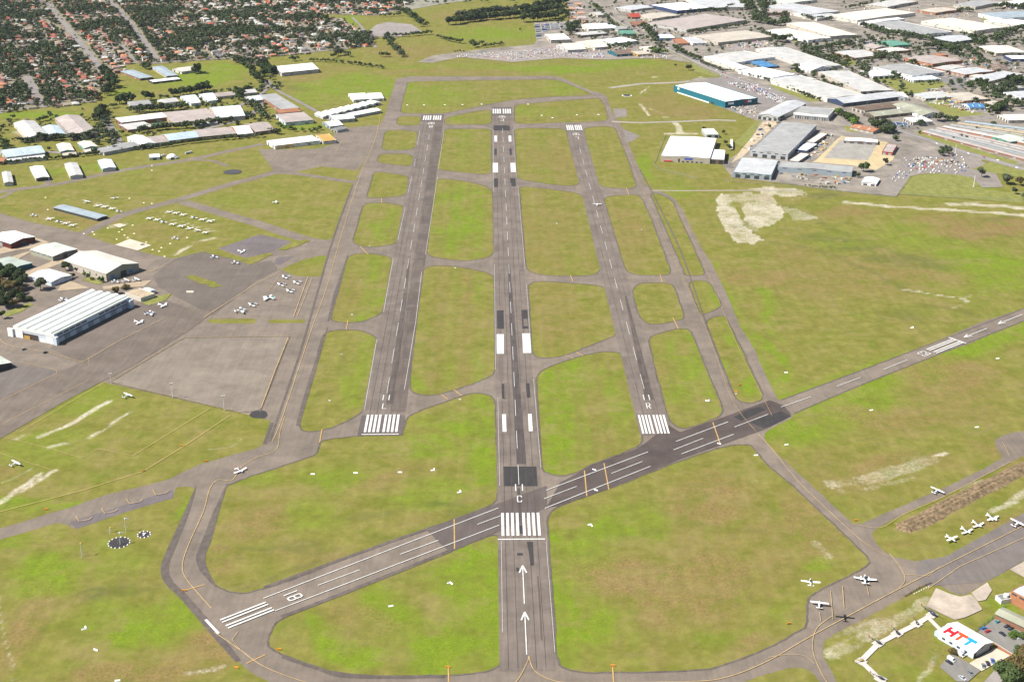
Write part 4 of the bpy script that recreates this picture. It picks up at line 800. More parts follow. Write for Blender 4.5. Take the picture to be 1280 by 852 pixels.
# ---- right-hand industrial estate
sg_, sd2 = bld('store','huge white roofed store with teal walls beside the car park',[(847,107.8),(880,101),(946.5,123.2),(904,126.8)],10.5,'flat','white','teal',doors=0,wins=0,vents=6,cat='store')
x, y, h = sd2
def sign(root, dims, cx, cy, h0, h1, w_, m_, nm='sign'):
    pass
# which local side faces the camera: front (short, toward right-bottom) = the side through pixels (904,126)-(946,123)
def local_side(root, pa, pb, h):
    M = Matrix.Translation(root.location) @ Matrix.Rotation(root.rotation_euler.z, 4, 'Z'); Mi = M.inverted()
    a = Mi @ P(*pa, h); b = Mi @ P(*pb, h); return a, b
def wall_sign(root, dims, pa, pb, t0, t1, z0, z1, m_, nm='sign', pr=.25):
    a, b = local_side(root, pa, pb, dims[2]); x, y, h = dims; m = (a+b)/2
    if abs(m.x)/x > abs(m.y)/y:
        sx = 1 if m.x > 0 else -1; s0 = a.y+(b.y-a.y)*t0; s1 = a.y+(b.y-a.y)*t1
        return MB().box(min(sx*x, sx*(x+pr)), min(s0,s1), z0, max(sx*x, sx*(x+pr)), max(s0,s1), z1).build(nm, m_, root)
    sy = 1 if m.y > 0 else -1; s0 = a.x+(b.x-a.x)*t0; s1 = a.x+(b.x-a.x)*t1
    return MB().box(min(s0,s1), min(sy*y, sy*(y+pr)), z0, max(s0,s1), max(sy*y, sy*(y+pr)), z1).build(nm, m_, root)
fr = ((904,126.8),(946.5,123.2)); lf = ((847,107.8),(904,126.8))
wall_sign(sg_, sd2, *fr, .12, .30, 5, 8.2, mat('sign_white', (.75,.75,.75), .5)); wall_sign(sg_, sd2, *fr, .66, .74, 4.5, 9.2, mat('sign_red', (.55,.03,.03), .5)); wall_sign(sg_, sd2, *fr, .75, .86, 5, 8.6, mat('sign_white', (.75,.75,.75), .5))
wall_sign(sg_, sd2, *fr, .12, .19, 0, 3.5, doorm('dark'), 'loading_door'); wall_sign(sg_, sd2, *fr, .26, .8, 0, .9, wm('pale'), 'plinth'); wall_sign(sg_, sd2, *lf, .02, .7, 0, 1.6, wm('white'), 'plinth', .6); wall_sign(sg_, sd2, *lf, .74, .8, 0, 4.2, doorm('dark'), 'loading_door', .4)
wall_sign(sg_, sd2, *fr, .9, .97, .5, 5, glass(), 'window'); wall_sign(sg_, sd2, *lf, .02, .06, 6, 9, mat('sign_white', (.75,.75,.75), .5))
w1, wd1 = bld('warehouse','square bright white roofed warehouse with cream front and a blue wall sign',[(827,194.5),(884,197.5),(899.5,172.3),(836.4,170)],8,'flat','white','beige',doors=0,wins=0,vents=6,cat='warehouse')
f1 = ((827,194.5),(884,197.5)); wall_sign(w1, wd1, *f1, .5, .68, 4.2, 6.6, mat('sign_blue', (.08,.12,.5), .5)); wall_sign(w1, wd1, *f1, .05, .24, 1, 1.9, mat('sign_red', (.55,.03,.03), .5), 'awning', 1.2); wall_sign(w1, wd1, *f1, .37, .4, .5, 5, glass(), 'window')
for k in range(5): wall_sign(w1, wd1, *f1, .45+k*.1, .5+k*.1, .8, 2.2, glass(), 'window')
J = [
 ('annex','white flat annex with dark gap on the right of the square white warehouse',[(886.5,199),(905,199.5),(907.5,187),(890,186.5)],6.5,'flat','white','brown'),
 ('hut','pale green sheds behind the square white warehouse beside a small tree',[(881,169),(897,168),(894,160.5),(880,162)],5,'multi','palegreen','silver'),
 ('tank','tall narrow white silo block between the white warehouse and the grey factory',[(913,183),(916,183),(916,174),(913,174)],4,'flat','white','white'),
 ('factory','large flat grey roofed factory with pale front wall in the estate centre',[(936.4,188),(983.5,191.7),(1023,156),(978,152.3)],9,'flat','grey','silver'),
 ('factory','low white skillion factory in front of the large grey factory',[(911,215.6),(960,217),(978,199.3),(930,198)],7.5,'flat','silver','bluegrey'),
 ('factory','grey roofed factory with white fascia and a row of white columns',[(991.7,141),(1035.6,144),(1044.4,136.3),(1001.7,132.6)],9,'flat','grey','white'),
 ('factory','pale grey gabled factory behind the large flat grey factory',[(952.5,143),(975,148),(1002,129.3),(981,125)],7,'gable','silver','pale'),
 ('factory','long low blue grey shed along the southern fence of the estate',[(970,208.3),(1064,215),(1068,207.3),(977,202)],7,'flat','grey','bluegrey'),
 ('shed','small white roofed shed nearest the long blue grey shed',[(990,200),(1000,203.5),(1008,192.5),(998,189.5)],4,'flat','cream','brown'),
 ('shed','white roofed shed, middle one of three behind the grey factory',[(996,186.5),(1010,189),(1019.5,180),(1007,177)],4.5,'flat','white','navy'),
 ('shed','cream roofed shed farthest of three behind the grey factory',[(1013,176.5),(1021,179.5),(1030,167),(1022.5,164)],4.5,'flat','cream','brown'),
 ('yard_building','long white roofed strip along the top of the cream yard',[(1054,176),(1097,178),(1098,174),(1056,171.5)],4,'flat','white','brown'),
 ('yard_building','brick ended building on the right of the cream yard',[(1104,189),(1118,191),(1119,181),(1108,179)],5,'flat','pink','red'),
 ('house','orange tiled long house among trees behind the cream yard',[(1070.5,159),(1073.5,154),(1096,161.5),(1092.5,166.5)],4,'gable','orange','beige'),
 ('hut','white domed marquee beside the southern car yard',[(1078,228),(1096,230),(1098.5,223.5),(1081,221)],3.5,'gable','white','white'),
 ('factory','broad pale grey roofed factory with white south wall beside the green drain',[(1018,87.5),(1062,90),(1115,111),(1080,116)],7,'flat','pale','beige'),
 ('factory','long pale grey roofed factory running diagonally beside the main road',[(972,99),(1010,96.5),(1072,116),(1033,126.5)],7,'flat','pale','cream'),
 ('factory','low grey roofed strip with a dark glazed front below the pale factories',[(1056,131.5),(1042.5,123.3),(1111,114),(1120,119)],6.5,'gable','silver','navy'),
 ('office','white fronted office at the corner of the green drain',[(1118,122),(1112,114.5),(1128,115.5),(1136,121)],6,'flat','white','white'),
 ('warehouse','long grey roofed warehouse running diagonally in the middle of the estate',[(953,60.5),(985,57.5),(1040,80),(1012,87)],6.5,'flat','pale','pale'),
 ('warehouse','pale grey roofed depot beyond the main road beside the blue court',[(886,70),(932,62.5),(958,70),(922,81)],6,'flat','pale','white'),
 ('warehouse','bright white roofed warehouse below the blue roofed court',[(926,88),(950,83.5),(996,93),(962,97.5)],6,'flat','white','white'),
 ('warehouse','white lower warehouse at the corner of the main road below the blue court',[(884,71.5),(896,70.5),(934,84),(922,88)],6,'flat','white','cream'),
 ('warehouse','grey white warehouse right of the bright white warehouse near the main road',[(968,98),(1000,93.5),(1016,98.5),(985,105.5)],6,'flat','silver','white'),
 ('court','flat bright blue roofed court among white warehouses',[(938,76),(950,74.5),(973,82),(950,85.3)],3.5,'flat','blue','dark'),
 ('warehouse','small round roofed white warehouse left of the tree lined street',[(1000,84),(1020,79),(1036,84),(1012,90)],5,'gable','white','white'),
 ('warehouse','cream roofed warehouse upper one of the pair left of the tree belt',[(985,29),(1022,27),(1062,42.5),(1040,47)],7,'flat','cream','beige'),
 ('warehouse','white walled warehouse lower one of the pair left of the tree belt',[(963,38.5),(985,34),(1030,47),(1010,51.5)],7,'flat','cream','white'),
 ('warehouse','huge cream roofed warehouse at the top of the estate behind the trees',[(1042,19),(1105,9.5),(1137,15.5),(1072,27)],8,'flat','cream','cream'),
 ('warehouse','broad grey roofed warehouse with a white front behind the dense tree row',[(1088,30),(1125,24.5),(1182,40),(1150,44.5)],8,'flat','grey','white'),
 ('warehouse','white roofed strip between the huge cream roof and the grey roof',[(1075,28),(1121,21.5),(1128,23.5),(1084,30)],7,'flat','white','white'),
 ('warehouse','wide cream roofed warehouse right of the grey roofed warehouse',[(1157,26),(1188,22),(1252,33),(1222,40)],8,'flat','cream','cream'),
 ('warehouse','pale cream block with an orange wall at the top of the estate',[(1152,13),(1178,8),(1196,12),(1170,17)],6,'flat','beige','orange'),
 ('warehouse','pale roofed warehouse in front of the wide cream warehouse',[(1168,47),(1200,43),(1225,48),(1190,54)],6,'flat','silver','navy'),
 ('warehouse','dark blue grey roofed warehouse at the top right corner with striped roof',[(1232,17.5),(1285,12),(1300,19),(1252,24.5)],8,'long','bluegrey','white'),
 ('warehouse','white roofed warehouse under the striped blue grey roof at the right edge',[(1234,25),(1252,22.5),(1300,28),(1272,33)],6,'flat','white','cream'),
 ('warehouse','sea green roofed building in front of the dense tree row',[(1102,52),(1120,50),(1136,55),(1115,58.5)],5,'flat','green','green'),
 ('warehouse','pale roofed building under the sea green roof',[(1100,62),(1122,58),(1132,62),(1110,67)],5,'flat','cream','brick'),
 ('warehouse','grey roofed building with dark canopy left of the sea green roof',[(1051,65.5),(1083,60),(1092,68),(1070,75)],5.5,'flat','pale','brick'),
 ('warehouse','small mauve roofed building above the grey canopy building',[(1085,58),(1098,55),(1106,59),(1092,62)],5,'gable','pink','beige'),
 ('warehouse','broad grey ribbed warehouse with white walls north of the green lawn',[(1095,83.5),(1133,78.5),(1176,89.5),(1140,96)],7,'flat','grey','white'),
 ('warehouse','white walled block with trees at the left end of the ribbed warehouse',[(1084,89),(1105,86.5),(1111,93),(1088,97)],6,'flat','white','white'),
 ('office','blue white office block at the corner of the green lawn',[(1139,102),(1138,96.5),(1166,93),(1169,98)],5,'flat','bluewhite','white'),
 ('warehouse','grey roofed orange brick factory with a red dome roof behind',[(1137,72.5),(1168,67),(1196,75),(1166,81.5)],6,'flat','pink','orange'),
 ('warehouse','small orange brick workshop right of the orange brick factory',[(1170,85),(1190,79.5),(1206,83.5),(1184,88.5)],5,'flat','pale','orange'),
 ('warehouse','pale roofed workshop with an orange brick wall above the asphalt yard',[(1190,88),(1220,82.5),(1237,88),(1206,95)],6,'flat','silver','orange'),
 ('hall','terracotta domed hall behind the orange brick factory',[(1168,68),(1176,66),(1182,68.5),(1173,70.5)],6,'hip','orange','brick'),
 ('warehouse','cream roofed warehouse near the right edge above the navy walled shed',[(1230,58),(1262,56),(1276,64),(1242,68.5)],6,'flat','cream','beige'),
 ('shed','white roofed shed with a navy wall at the right edge',[(1262,74.5),(1261,70),(1288,68),(1292,73)],6,'flat','white','navy'),
 ('shed','brown tiled building with cream wall near the navy walled shed',[(1238,81.5),(1258,82),(1262,88.5),(1240,88)],4.5,'gable','brown','cream'),
 ('warehouse','long pale grey roof crossing below the brown tiled building',[(1208,98),(1254,89),(1280,92),(1232,103)],5,'flat','silver','beige'),
 ('warehouse','long white roofed hall at the right edge above the grass strip',[(1256,151),(1255,144.5),(1292,141),(1302,149)],5,'gable','cream','cream'),
 ('workshop','bright blue roofed workshop beside a white shed right of the drain',[(1210,135),(1208,130),(1224,128.5),(1229,134)],4.5,'gable','blue','white'),
 ('workshop','grey roofed workshop left in the yard right of the drain',[(1159,116),(1178,112.5),(1190,120),(1170,124)],4.5,'flat','pale','silver'),
 ('workshop','beige roofed workshop above the blue roofed workshop',[(1185,118),(1210,113.5),(1229,122.5),(1203,128)],4.5,'flat','beige','tan'),
 ('workshop','grey roofed block in trees near the right edge',[(1238,108),(1262,103),(1274,109),(1250,114)],5,'flat','grey','pale'),
 ('workshop','pale roofed block right of the blue roofed workshop in trees',[(1234,128),(1250,124.5),(1262,130),(1244,134)],4.5,'flat','beige','brick'),
 ('workshop','white cornered workshop at the right edge above the cream hall',[(1264,116),(1284,112),(1296,119),(1274,124)],5,'flat','silver','white'),
 ('market_hall','long brown roofed hall with a dark shaded arcade near the small lawn',[(1080,141),(1073.5,134.5),(1112,127.5),(1121,131.5)],5,'multi','brown','beige'),
 ('market_hall','pale brown roofed hall in front of the brown arcade hall',[(1092,147),(1087,141.5),(1128,134),(1136,139.5)],5,'gable','khaki','brown'),
 ('market_hall','large tan roofed hall with white gable beside the railway like fence',[(1124,131.5),(1141,127.5),(1168,141),(1152,146)],6,'gable','khaki','white'),
 ('market_hall','white painted market building facing the road junction',[(1138,153.5),(1136,147.5),(1156,144.8),(1162,151)],6,'flat','white','cream'),
 ('market_hall','blue roofed entrance block beside the white market building',[(1114,156),(1114,152.5),(1133,153),(1136,156.5)],4,'flat','navy','bluewhite'),
 ('shop','white roofed shed left in the block behind the far car yards',[(733,37),(729,31.5),(754,29),(760,35)],6,'gable','white','cream'),
 ('shop','small white shop with teal window panels beside the white shed',[(759,36),(757,31.5),(767,30),(769,35)],5,'flat','white','teal'),
 ('shop','pale roofed long store below the white shed behind the car yards',[(722,45),(720,41),(745,38),(762,41.5)],5,'flat','pale','brown'),
 ('shop','green roofed shop beside the main road trees',[(776,43),(775,39),(789,38),(792,42)],5,'gable','green','green'),
 ('shop','white roofed store with pale green end right of the cream sheds',[(763,55.5),(750,49.5),(775,46),(797,50.5)],6,'flat','white','palegreen'),
 ('shop','ribbed cream roofed store behind the far car yard',[(741,60),(724,52),(735,50),(760,58)],5.5,'gable','cream','cream'),
 ('shop','long cream roofed store touching the truck yard',[(707,63),(698,55),(716,54.5),(735,61)],5.5,'gable','cream','pale'),
 ('depot','bright white depot shed below the rows of parked trucks',[(686,50.5),(684,43),(707,41.2),(710,49)],7,'flat','white','beige'),
 ('shop','brown roofed shop with teal wall and red gable by the far field',[(769,69),(764.5,64),(779,61.5),(787,66.5)],5,'gable','brown','teal'),
 ('shop','ochre walled shop by the far field fence',[(795,69),(792,64.5),(806,62),(811,67)],4.5,'flat','beige','ochre'),
 ('shop','pale roofed shop beside the hedge near the main road',[(811,63.5),(804,58.5),(814,56.5),(823,61.5)],5,'flat','cream','cream'),
 ('shop','white building with a blue band on the far side of the main road',[(824,48),(822,43.5),(840,41.5),(841,47.5)],6,'flat','white','blue'),
 ('shop','terracotta roofed shop right of the blue banded building',[(846,55),(842,48.5),(855,47),(859,54)],4.5,'flat','orange','brick'),
 ('shop','red roofed store along the main road near the top',[(788,22),(786,18),(796,17),(799,21)],5,'gable','red','brick'),
 ('shop','red brown shop right of the main road above the tree bend',[(794,31.5),(792,28),(803,26),(807,30)],5,'gable','brick','brick'),
 ('warehouse','white roofed warehouse with dark front at the top beside the road',[(842,14.5),(822,6.5),(850,1.5),(885,9.5)],8,'flat','white','navy'),
 ('warehouse','vast grey roofed warehouse at the top beside the white one',[(850,-3),(920,-3),(932,7.5),(887,11.5)],8,'flat','silver','cream'),
 ('warehouse','vast brownish grey roofed warehouse behind the blue banded building',[(860,39),(812,28),(880,17),(926,24)],6,'flat','pink','pale'),
 ('warehouse','beige roofed warehouse behind the crowded car yard',[(900,54),(870,46.5),(935,34.5),(952,46.5)],6,'flat','beige','beige'),
 ('shop','white roofed shop left of the beige roofed warehouse',[(862,55),(858,47),(871,45.5),(880,53)],5,'flat','silver','white'),
 ('warehouse','ribbed grey building with brick wall left of the dark tree group at the top',[(951,17),(950,12),(985,9),(990,15)],7,'flat','pink','brick'),
 ('warehouse','pale grey warehouse with parked trucks at the very top of the estate',[(955,9),(990,3),(1042,14),(1008,20)],7,'flat','silver','cream'),
 ('warehouse','white warehouse at the top edge right of the dark tree group',[(962,2),(1000,-4),(1018,0),(985,5)],7,'flat','palegreen','cream'),
 ('warehouse','pale roofed warehouse at the top edge near the orange walled block',[(1085,6),(1120,-2),(1145,2),(1110,9)],7,'flat','pale','beige'),
 ('warehouse','grey roofed warehouse at the top edge near the right corner',[(1195,6),(1225,-1),(1250,3),(1220,9)],7,'flat','grey','beige'),
 ('warehouse','white roofed warehouse at the top right edge behind dark trees',[(1255,4),(1290,-2),(1310,4),(1270,9)],7,'flat','white','cream'),
 ('warehouse','low white warehouse in front of the pale grey truck warehouse',[(1010,20),(1036,16),(1046,19),(1022,25)],6,'flat','silver','cream'),
 ('warehouse','small cream workshop above the asphalt yard with the red truck',[(1214,94),(1228,92),(1234,96),(1219,98)],4,'flat','cream','tan'),
 ('workshop','tan yard shed beside the drain left of the grey workshop',[(1146,118),(1158,115),(1168,121),(1156,125)],4,'flat','silver','beige'),
 ('shop','small cream flat shop on the left bank of the main road near the top',[(745,20),(742,16),(752,14),(757,18)],5,'flat','pale','beige'),
 ('shop','grey roofed shop on the left bank of the main road below the cream shop',[(762,33),(772,31),(782,35),(772,38)],5,'flat','grey','pale'),
 ('shop','pale warehouse across the main road beside the red roofed store',[(800,20),(826,14),(842,19),(815,25)],5,'flat','beige','beige'),
 ('shop','white walled shop across the main road at the top',[(778,10),(800,4),(812,9),(788,14)],5,'flat','silver','pale'),
]
for name, lb, cs, h, rt, rc, wc in J:
    far = cs[0][1] < 75
    r_, d_ = bld(name, lb, cs, h, rt, rc, wc, rise={'gable': None, 'hip': 2, 'multi': 1.1, 'long': 1}.get(rt), n=7, vents=1 if far else 3, doors=2 if far else 4, wins=1, cat=name.replace('_', ' '), sky=0 if far else (5 if rt == 'flat' and h > 6 else 2), dc='dark' if R.random() < .5 else 'bluegrey')
    if 'white columns' in lb:
        for k in range(14): wall_sign(r_, d_, (991.7,141), (1035.6,144), .04+k*.07, .055+k*.07, 0, 5.6, wm('pale'), 'column', 1.6)
        wall_sign(r_, d_, (991.7,141), (1035.6,144), .0, 1, 5.8, 8.9, wm('white'), 'fascia', 1.5)
    if 'dark glazed front' in lb:
        for k in range(9): wall_sign(r_, d_, (1056,131.5), (1120,119), .04+k*.105, .12+k*.105, 1, 4.5, glass(), 'window', .3)
# striped market rows beside the road
for k in range(7):
    a = (1155+k*8.4, 164.5-k*2.0); b = (1281+k*6-(26 if k > 5 else 0), 199.5-k*5.6-(3 if k > 5 else 0)); 
    rc, wc = [('pink','brick'),('grey','bluegrey'),('pink','pale'),('pale','orange'),('grey','pale'),('tan','pale'),('bluegrey','silver')][k]
    d0 = (2.6, -1.7)
    bld('storage_row', '%s storage row from the road, long and thin with %s roof' % (ordi(k), {'pink':'pinkish','grey':'grey','pale':'pale','tan':'tan','bluegrey':'blue grey'}[rc]), [(a[0],a[1]),(a[0]+d0[0],a[1]+d0[1]),(b[0]+d0[0],b[1]+d0[1]),(b[0],b[1])], 3.2, 'gable', rc, wc, rise=.9, doors=6, wins=0, vents=0, cat='storage row', group='long thin storage rows by the road', dc='blue' if k == 1 else 'pink')
bld('shed','pale green roofed shed at the right end of the storage rows',[(1262,178.5),(1246,171),(1261,167),(1278,174)],4,'gable','palegreen','green',rise=1,doors=2,wins=0,vents=0,cat='shed')
# brick stacks yard
for k in range(5):
    for j in range(2):
        y0 = 3+k*5.6; x0 = 709+k*.6+j*(10+k*.7)
        cs = [(x0, y0+3.2), (x0+9+k*.6, y0+2.8), (x0+8+k*.5, y0), (x0-.6, y0+.3)]
        c_, rz, W, Ln, _ = fit(cs, 2.4)
        t = empty('brick_stack', (c_.x, c_.y, 0), rz, '%s stack of %s bricks, %s side of the yard behind the wood' % (ordi(k), 'orange' if (k+j) % 2 else 'pinkish grey', 'right' if j else 'left'), 'brick stack', 'brick stacks in the long yard')
        m_ = mat('brick_stack_%d' % ((k+j) % 2), (.42,.24,.16) if (k+j) % 2 else (.42,.35,.33), .9, .25, .3, stripe=.25)
        for q in range(3): MB().box(-W/2+q*W/3, -Ln*.42, 0, -W/2+q*W/3+W/3.6, Ln*.42, 2+.4*(q % 2)).build('pallet_stack', m_, t)
# ---- HTT helicopter school
ht, hd = bld('helicopter_hangar','white gabled hangar with red, orange and blue HTT lettering on its roof',[(1217.5,815.2),(1240.3,801.6),(1196.6,776.4),(1174,789.6)],4.4,'gable','white','bluewhite',rise=2.3,doors=0,wins=0,vents=0,cat='hangar',gw='silver')
x, y, h = hd; rise = 2.3
def onroof(u, v, e=.05):     # u along the ridge from far end (0) to camera end (1), v from eave (0) to ridge (1) on the left slope
    return (-x*(1-v), y - 2*y*u, h + rise*v + e + .06)
# glyph strokes, read along the ridge with tops toward the ridge
def roof_letter(ch_, u0, wd_, m_):
    q = MB(); T = {'H': [((0,0),(.0,1)),((1,0),(1,1)),((0,.5),(1,.5))], 'T': [((0,1),(1,1)),((.5,0),(.5,1))]}[ch_]
    for i_, ((ax_, ay_), (bx_, by_)) in enumerate(T):
        def pt(a, b): return (u0 + (a + b*.18)*wd_, .26 + b*.50)
        p0, p1 = pt(ax_, ay_), pt(bx_, by_)
        hor = ay_ == by_; tw = .066 if not hor else 0; tv = .125 if hor else .0
        if hor: pts = [(p0[0]-.03, p0[1]-tv), (p1[0]+.03, p0[1]-tv), (p1[0]+.04, p0[1]+tv), (p0[0]-.02, p0[1]+tv)]
        else: pts = [(p0[0]-tw/2-.008, p0[1]-.12), (p0[0]+tw/2, p0[1]-.12), (p1[0]+tw/2+.01, p1[1]+.12), (p1[0]-tw/2, p1[1]+.12)]
        q.face([onroof(a, b, .04+.004*i_) for a, b in pts])
    q.build('roof_lettering', m_, ht)
roof_letter('H', .10, .19, mat('letter_red', (.62,.01,.02), .5, .03)); roof_letter('T', .36, .19, mat('letter_orange', (.70,.06,.015), .5, .03)); roof_letter('T', .61, .19, mat('letter_blue', (.01,.24,.46), .5, .03))
MB().box(-x*.55,-y-.15,0,x*.7,-y-.02,3.6).build('hangar_door', doorm('silver'), ht); MB().box(x*.74,-y-.2,0,x*.93,-y-.03,2.6).build('door', doorm('dark'), ht); MB().box(-x*.95,-y-.2,0,-x*.72,-y-.03,2.8).build('door', doorm('dark'), ht); MB().box(-x*.25,-y-.2,4.2,x*.05,-y-.03,4.9).build('window', glass(), ht)
for k in range(4): MB().box(-x-.12,y*(.7-k*.42)-1.2,1.4,-x+.02,y*(.7-k*.42)+.8,2.6).build('window', glass(), ht)
MB().box(-x*.9,y,0,x*.1,y+3.2,2.9).build('lean_to', wm('ltblue'), ht)
bb, bbd = bld('office','brick office with long grey roof on the right of the upper small car park',[(1246,766),(1254,758.5),(1306,783),(1298,792)],4.2,'gable','khaki','brick',rise=1.2,doors=0,wins=2,vents=1,cat='office')
b2, b2d = bld('office','two storey orange brick building with white roof at the right edge',[(1266,737),(1282,728),(1320,748),(1302,760)],8,'flat','silver','orange',doors=0,wins=2,vents=2,cat='office')
MB().tube((-b2d[0]*.4,-b2d[1]*.3,8),(-b2d[0]*.4,-b2d[1]*.3,11),2.6,2.6,14).build('roof_drum', rm('white'), b2)
ss, ssd = bld('shed','small grey roofed shed with white wall and a white tank beside the lawn',[(1249.5,750.5),(1249,744.5),(1262,738.5),(1270,746)],3,'flat','dgrey','white',doors=0,wins=0,vents=0,cat='shed')
MB().tube((0,0,2.4),(0,0,4.6),1.5,1.5,14).tube((0,0,4.6),(0,0,5.0),1.5,.3,14).build('tank', rm('white'), ss)
# brick retaining wall
pa, pb = P(1242,806), P(1265,820); dd = (pb-pa); rw = empty('brick_wall', (pa.x,pa.y,0), math.atan2(dd.y, dd.x), 'low orange brick wall between the hangar forecourt and the upper car park', 'wall')
MB().box(0,-.2,0,dd.length,.2,1.9).build('wall_panel', wm('orange'), rw); MB().box(-.1,-.3,1.9,dd.length+.1,.3,2.05).build('coping', wm('pale'), rw)
# ---- yards, streets and lawns of the estate
sheet('industrial_ground', [wpoly([(671,50),(668,28),(712,27),(704,-60),(1700,-60),(1700,262),(1280,213),(1228,200),(1212,222),(1178,222),(1172,205),(1140,214),(1120,246),(1060,240),(1000,232),(915,222),(903,206),(928,188),(948,152),(900,134),(890,128),(842,112),(868,98),(905,97),(866,79),(822,73),(760,74),(700,73),(640,77),(575,72),(540,79),(522,78),(540,70),(600,62),(668,56)])], asphalt('yard_ground', (.150,.142,.132), .32, .03, warm=(.215,.198,.175), strk=.06))
sheet('apartment_ground', [wpoly([(505,14),(560,4),(640,-4),(700,-8),(700,-40),(480,-40),(470,8)])], asphalt('far_yard', (.20,.20,.17), .3)) 
sheet('yard', [wpoly([(1030,198),(1085,200.5),(1098,178),(1050,175)])], asphalt('grey_slab', (.25,.25,.24))); 
sheet('yard', [wpoly([(1015,203),(1022,199),(1046,174.5),(1052,170),(1108,178),(1122,186),(1116,200),(1095,213),(1066,207)])], asphalt('tan_slab', (.38,.32,.20), .14), z=LV[0]-.012)
sheet('yard', [wpoly([(470,31.5),(485,28),(515,31),(528,40),(500,46),(470,46),(458,42)])], asphalt('grey_court', (.22,.205,.205)))
GR = [[(1092,98),(1110,94),(1140,104),(1175,100),(1185,106),(1165,113),(1150,120),(1128,118),(1112,108)],[(1150,120),(1165,120),(1215,140),(1235,143),(1190,147),(1160,132)],[(1175,152),(1240,156),(1290,175),(1290,186),(1250,172),(1205,157)],[(1145,167),(1152,162),(1160,168),(1250,196),(1275,203),(1262,206),(1200,190),(1158,176)],[(1220,158),(1290,176),(1290,168),(1240,155)],
      [(1136,222),(1150,218.5),(1167,217),(1194,218.5),(1214,222),(1228,236),(1256,240),(1300,240),(1300,256),(1210,249),(1123,243)],[(865,79),(884,83),(905,92),(895,97),(868,90)],[(1020,88),(1005,90),(985,90),(1000,84)],[(960,105),(990,112),(1028,127),(1000,128),(975,115)],[(1055,158),(1068,156),(1072,166),(1058,164)],[(945,152),(952,150),(935,180),(925,185),(918,178)],[(1225,22),(1245,20),(1255,28),(1235,30)],[(988,48),(1000,46),(1006,52),(990,54)],[(1040,78),(1060,72),(1072,80),(1055,84)],[(1215,212),(1245,200),(1290,210),(1290,225)]]
sheet('lawn', [wpoly(g) for g in GR], LAWN)
sheet('yard', [wpoly([(1120,246),(1137,221),(1150,218),(1167,216.5),(1194,218),(1214,221.5),(1228,235),(1254,234),(1240,208),(1200,190),(1150,188),(1128,196),(1118,216),(1100,232)])], asphalt('car_yard_asphalt', (.19,.175,.165)))
sheet('yard', [wpoly([(1172,97),(1210,92),(1222,104),(1200,112),(1180,104)])], asphalt('dark_yard', (.16,.16,.165)))
sheet('car_park', [wpoly([(880,100),(905,97),(960,112),(985,124),(950,140),(944,148),(905,136),(948,127)])], asphalt('store_car_park', (.18,.17,.17)))
sheet('car_park', [wpoly([(575,71),(640,62),(700,57),(735,62),(790,66),(830,72),(760,75),(700,73),(640,78)]), wpoly([(905,54),(955,50),(965,58),(930,64),(910,62)])], asphalt('far_car_park', (.22,.20,.19)))
sheet('suburb_ground', [wpoly([(-90,143),(0,141),(60,134),(122,126),(126,112),(148,92),(150,84),(170,79),(200,79),(255,75),(290,74),(325,83),(335,71),(400,65),(466,57),(466,48),(445,35),(430,25),(400,24),(404,18),(470,20),(500,14),(540,-40),(-300,-60)])], asphalt('garden_ground', (.125,.120,.070), .35, .09, warm=(.20,.18,.13), joint=False))
strips('main_road', [([(716,-30),(735,2),(765,22),(796,41),(826,57),(866,76),(906,94),(960,112),(1010,131)], 24)], A_ROAD, smooth=True)
strips('street', [([(1050,150),(1085,165),(1120,160),(1150,150),(1189,153),(1240,147),(1290,140)], 10), ([(1100,158),(1120,163),(1150,172),(1185,184),(1225,196),(1290,214),(1420,245)], 15), ([(1020,160),(1060,168),(1100,172),(1125,180)],9), ([(985,50),(1040,80),(1070,88)],8),([(1040,80),(1085,55),(1072,40)],8),([(1085,82),(1135,62),(1165,58),(1215,70),(1290,62)],8),
  ([(60,5),(75,24),(97,50),(121,80),(130,92)],13), ([(130,-6),(153,18),(173,42),(196,76)],12), ([(30,96),(48,125)],8), ([(285,140),(330,115),(333,100),(345,112),(400,142),(432,165)],7), ([(150,182),(140,164),(132,150),(136,146)],14), ([(60,190),(100,192),(150,184),(190,176),(300,150),(330,128)],9), ([(470,60),(452,34),(440,22)],6)], A_ROAD, smooth=True, dz=.004)
strips('road_marking', [([(735,2),(765,22),(796,41),(826,57),(866,76),(906,94),(960,112)], .8), ([(1120,163),(1150,172),(1185,184),(1225,196),(1290,214)], .5)], WHT, smooth=True, dz=.003)
strips('grass_median', [([(730,0),(762,22),(792,40),(822,56),(862,76.5),(900,94)], 3.4)], LAWN, smooth=True)
a0 = P(60,5); v = (P(120,80)-a0).normalized(); n = Vector((-v.y, v.x, 0)); n = -n if n.x < 0 else n
subp = [(P(*p).x, P(*p).y) for p in [(-90,146),(0,143),(60,136),(122,128),(126,112),(150,92),(152,84),(170,79),(182,81),(200,80),(255,76),(290,75),(325,84),(335,72),(400,66),(468,58),(466,48),(445,35),(430,25),(400,24),(404,18),(470,20),(500,14),(540,-22),(-90,-22)]]
SG = []
for k in range(-22, 23):
    for i in range(-75, 75):
        p, q = a0+n*(7+66*k)+v*(i*16.5), a0+n*(7+66*k)+v*((i+1)*16.5)
        if k not in (0, 2) and inpoly(p.x, p.y, subp) and inpoly(q.x, q.y, subp): SG.append(([p, q], 7.5))
for i in range(-72, 75, 9):
    for j in range(-60, 60):
        p, q = a0+v*(i*16.5)+n*(j*22), a0+v*(i*16.5)+n*((j+1)*22)
        if inpoly(p.x, p.y, subp) and inpoly(q.x, q.y, subp): SG.append(([p, q], 7.5))
strips('street', SG[::1], A_ROAD, dz=.00002)
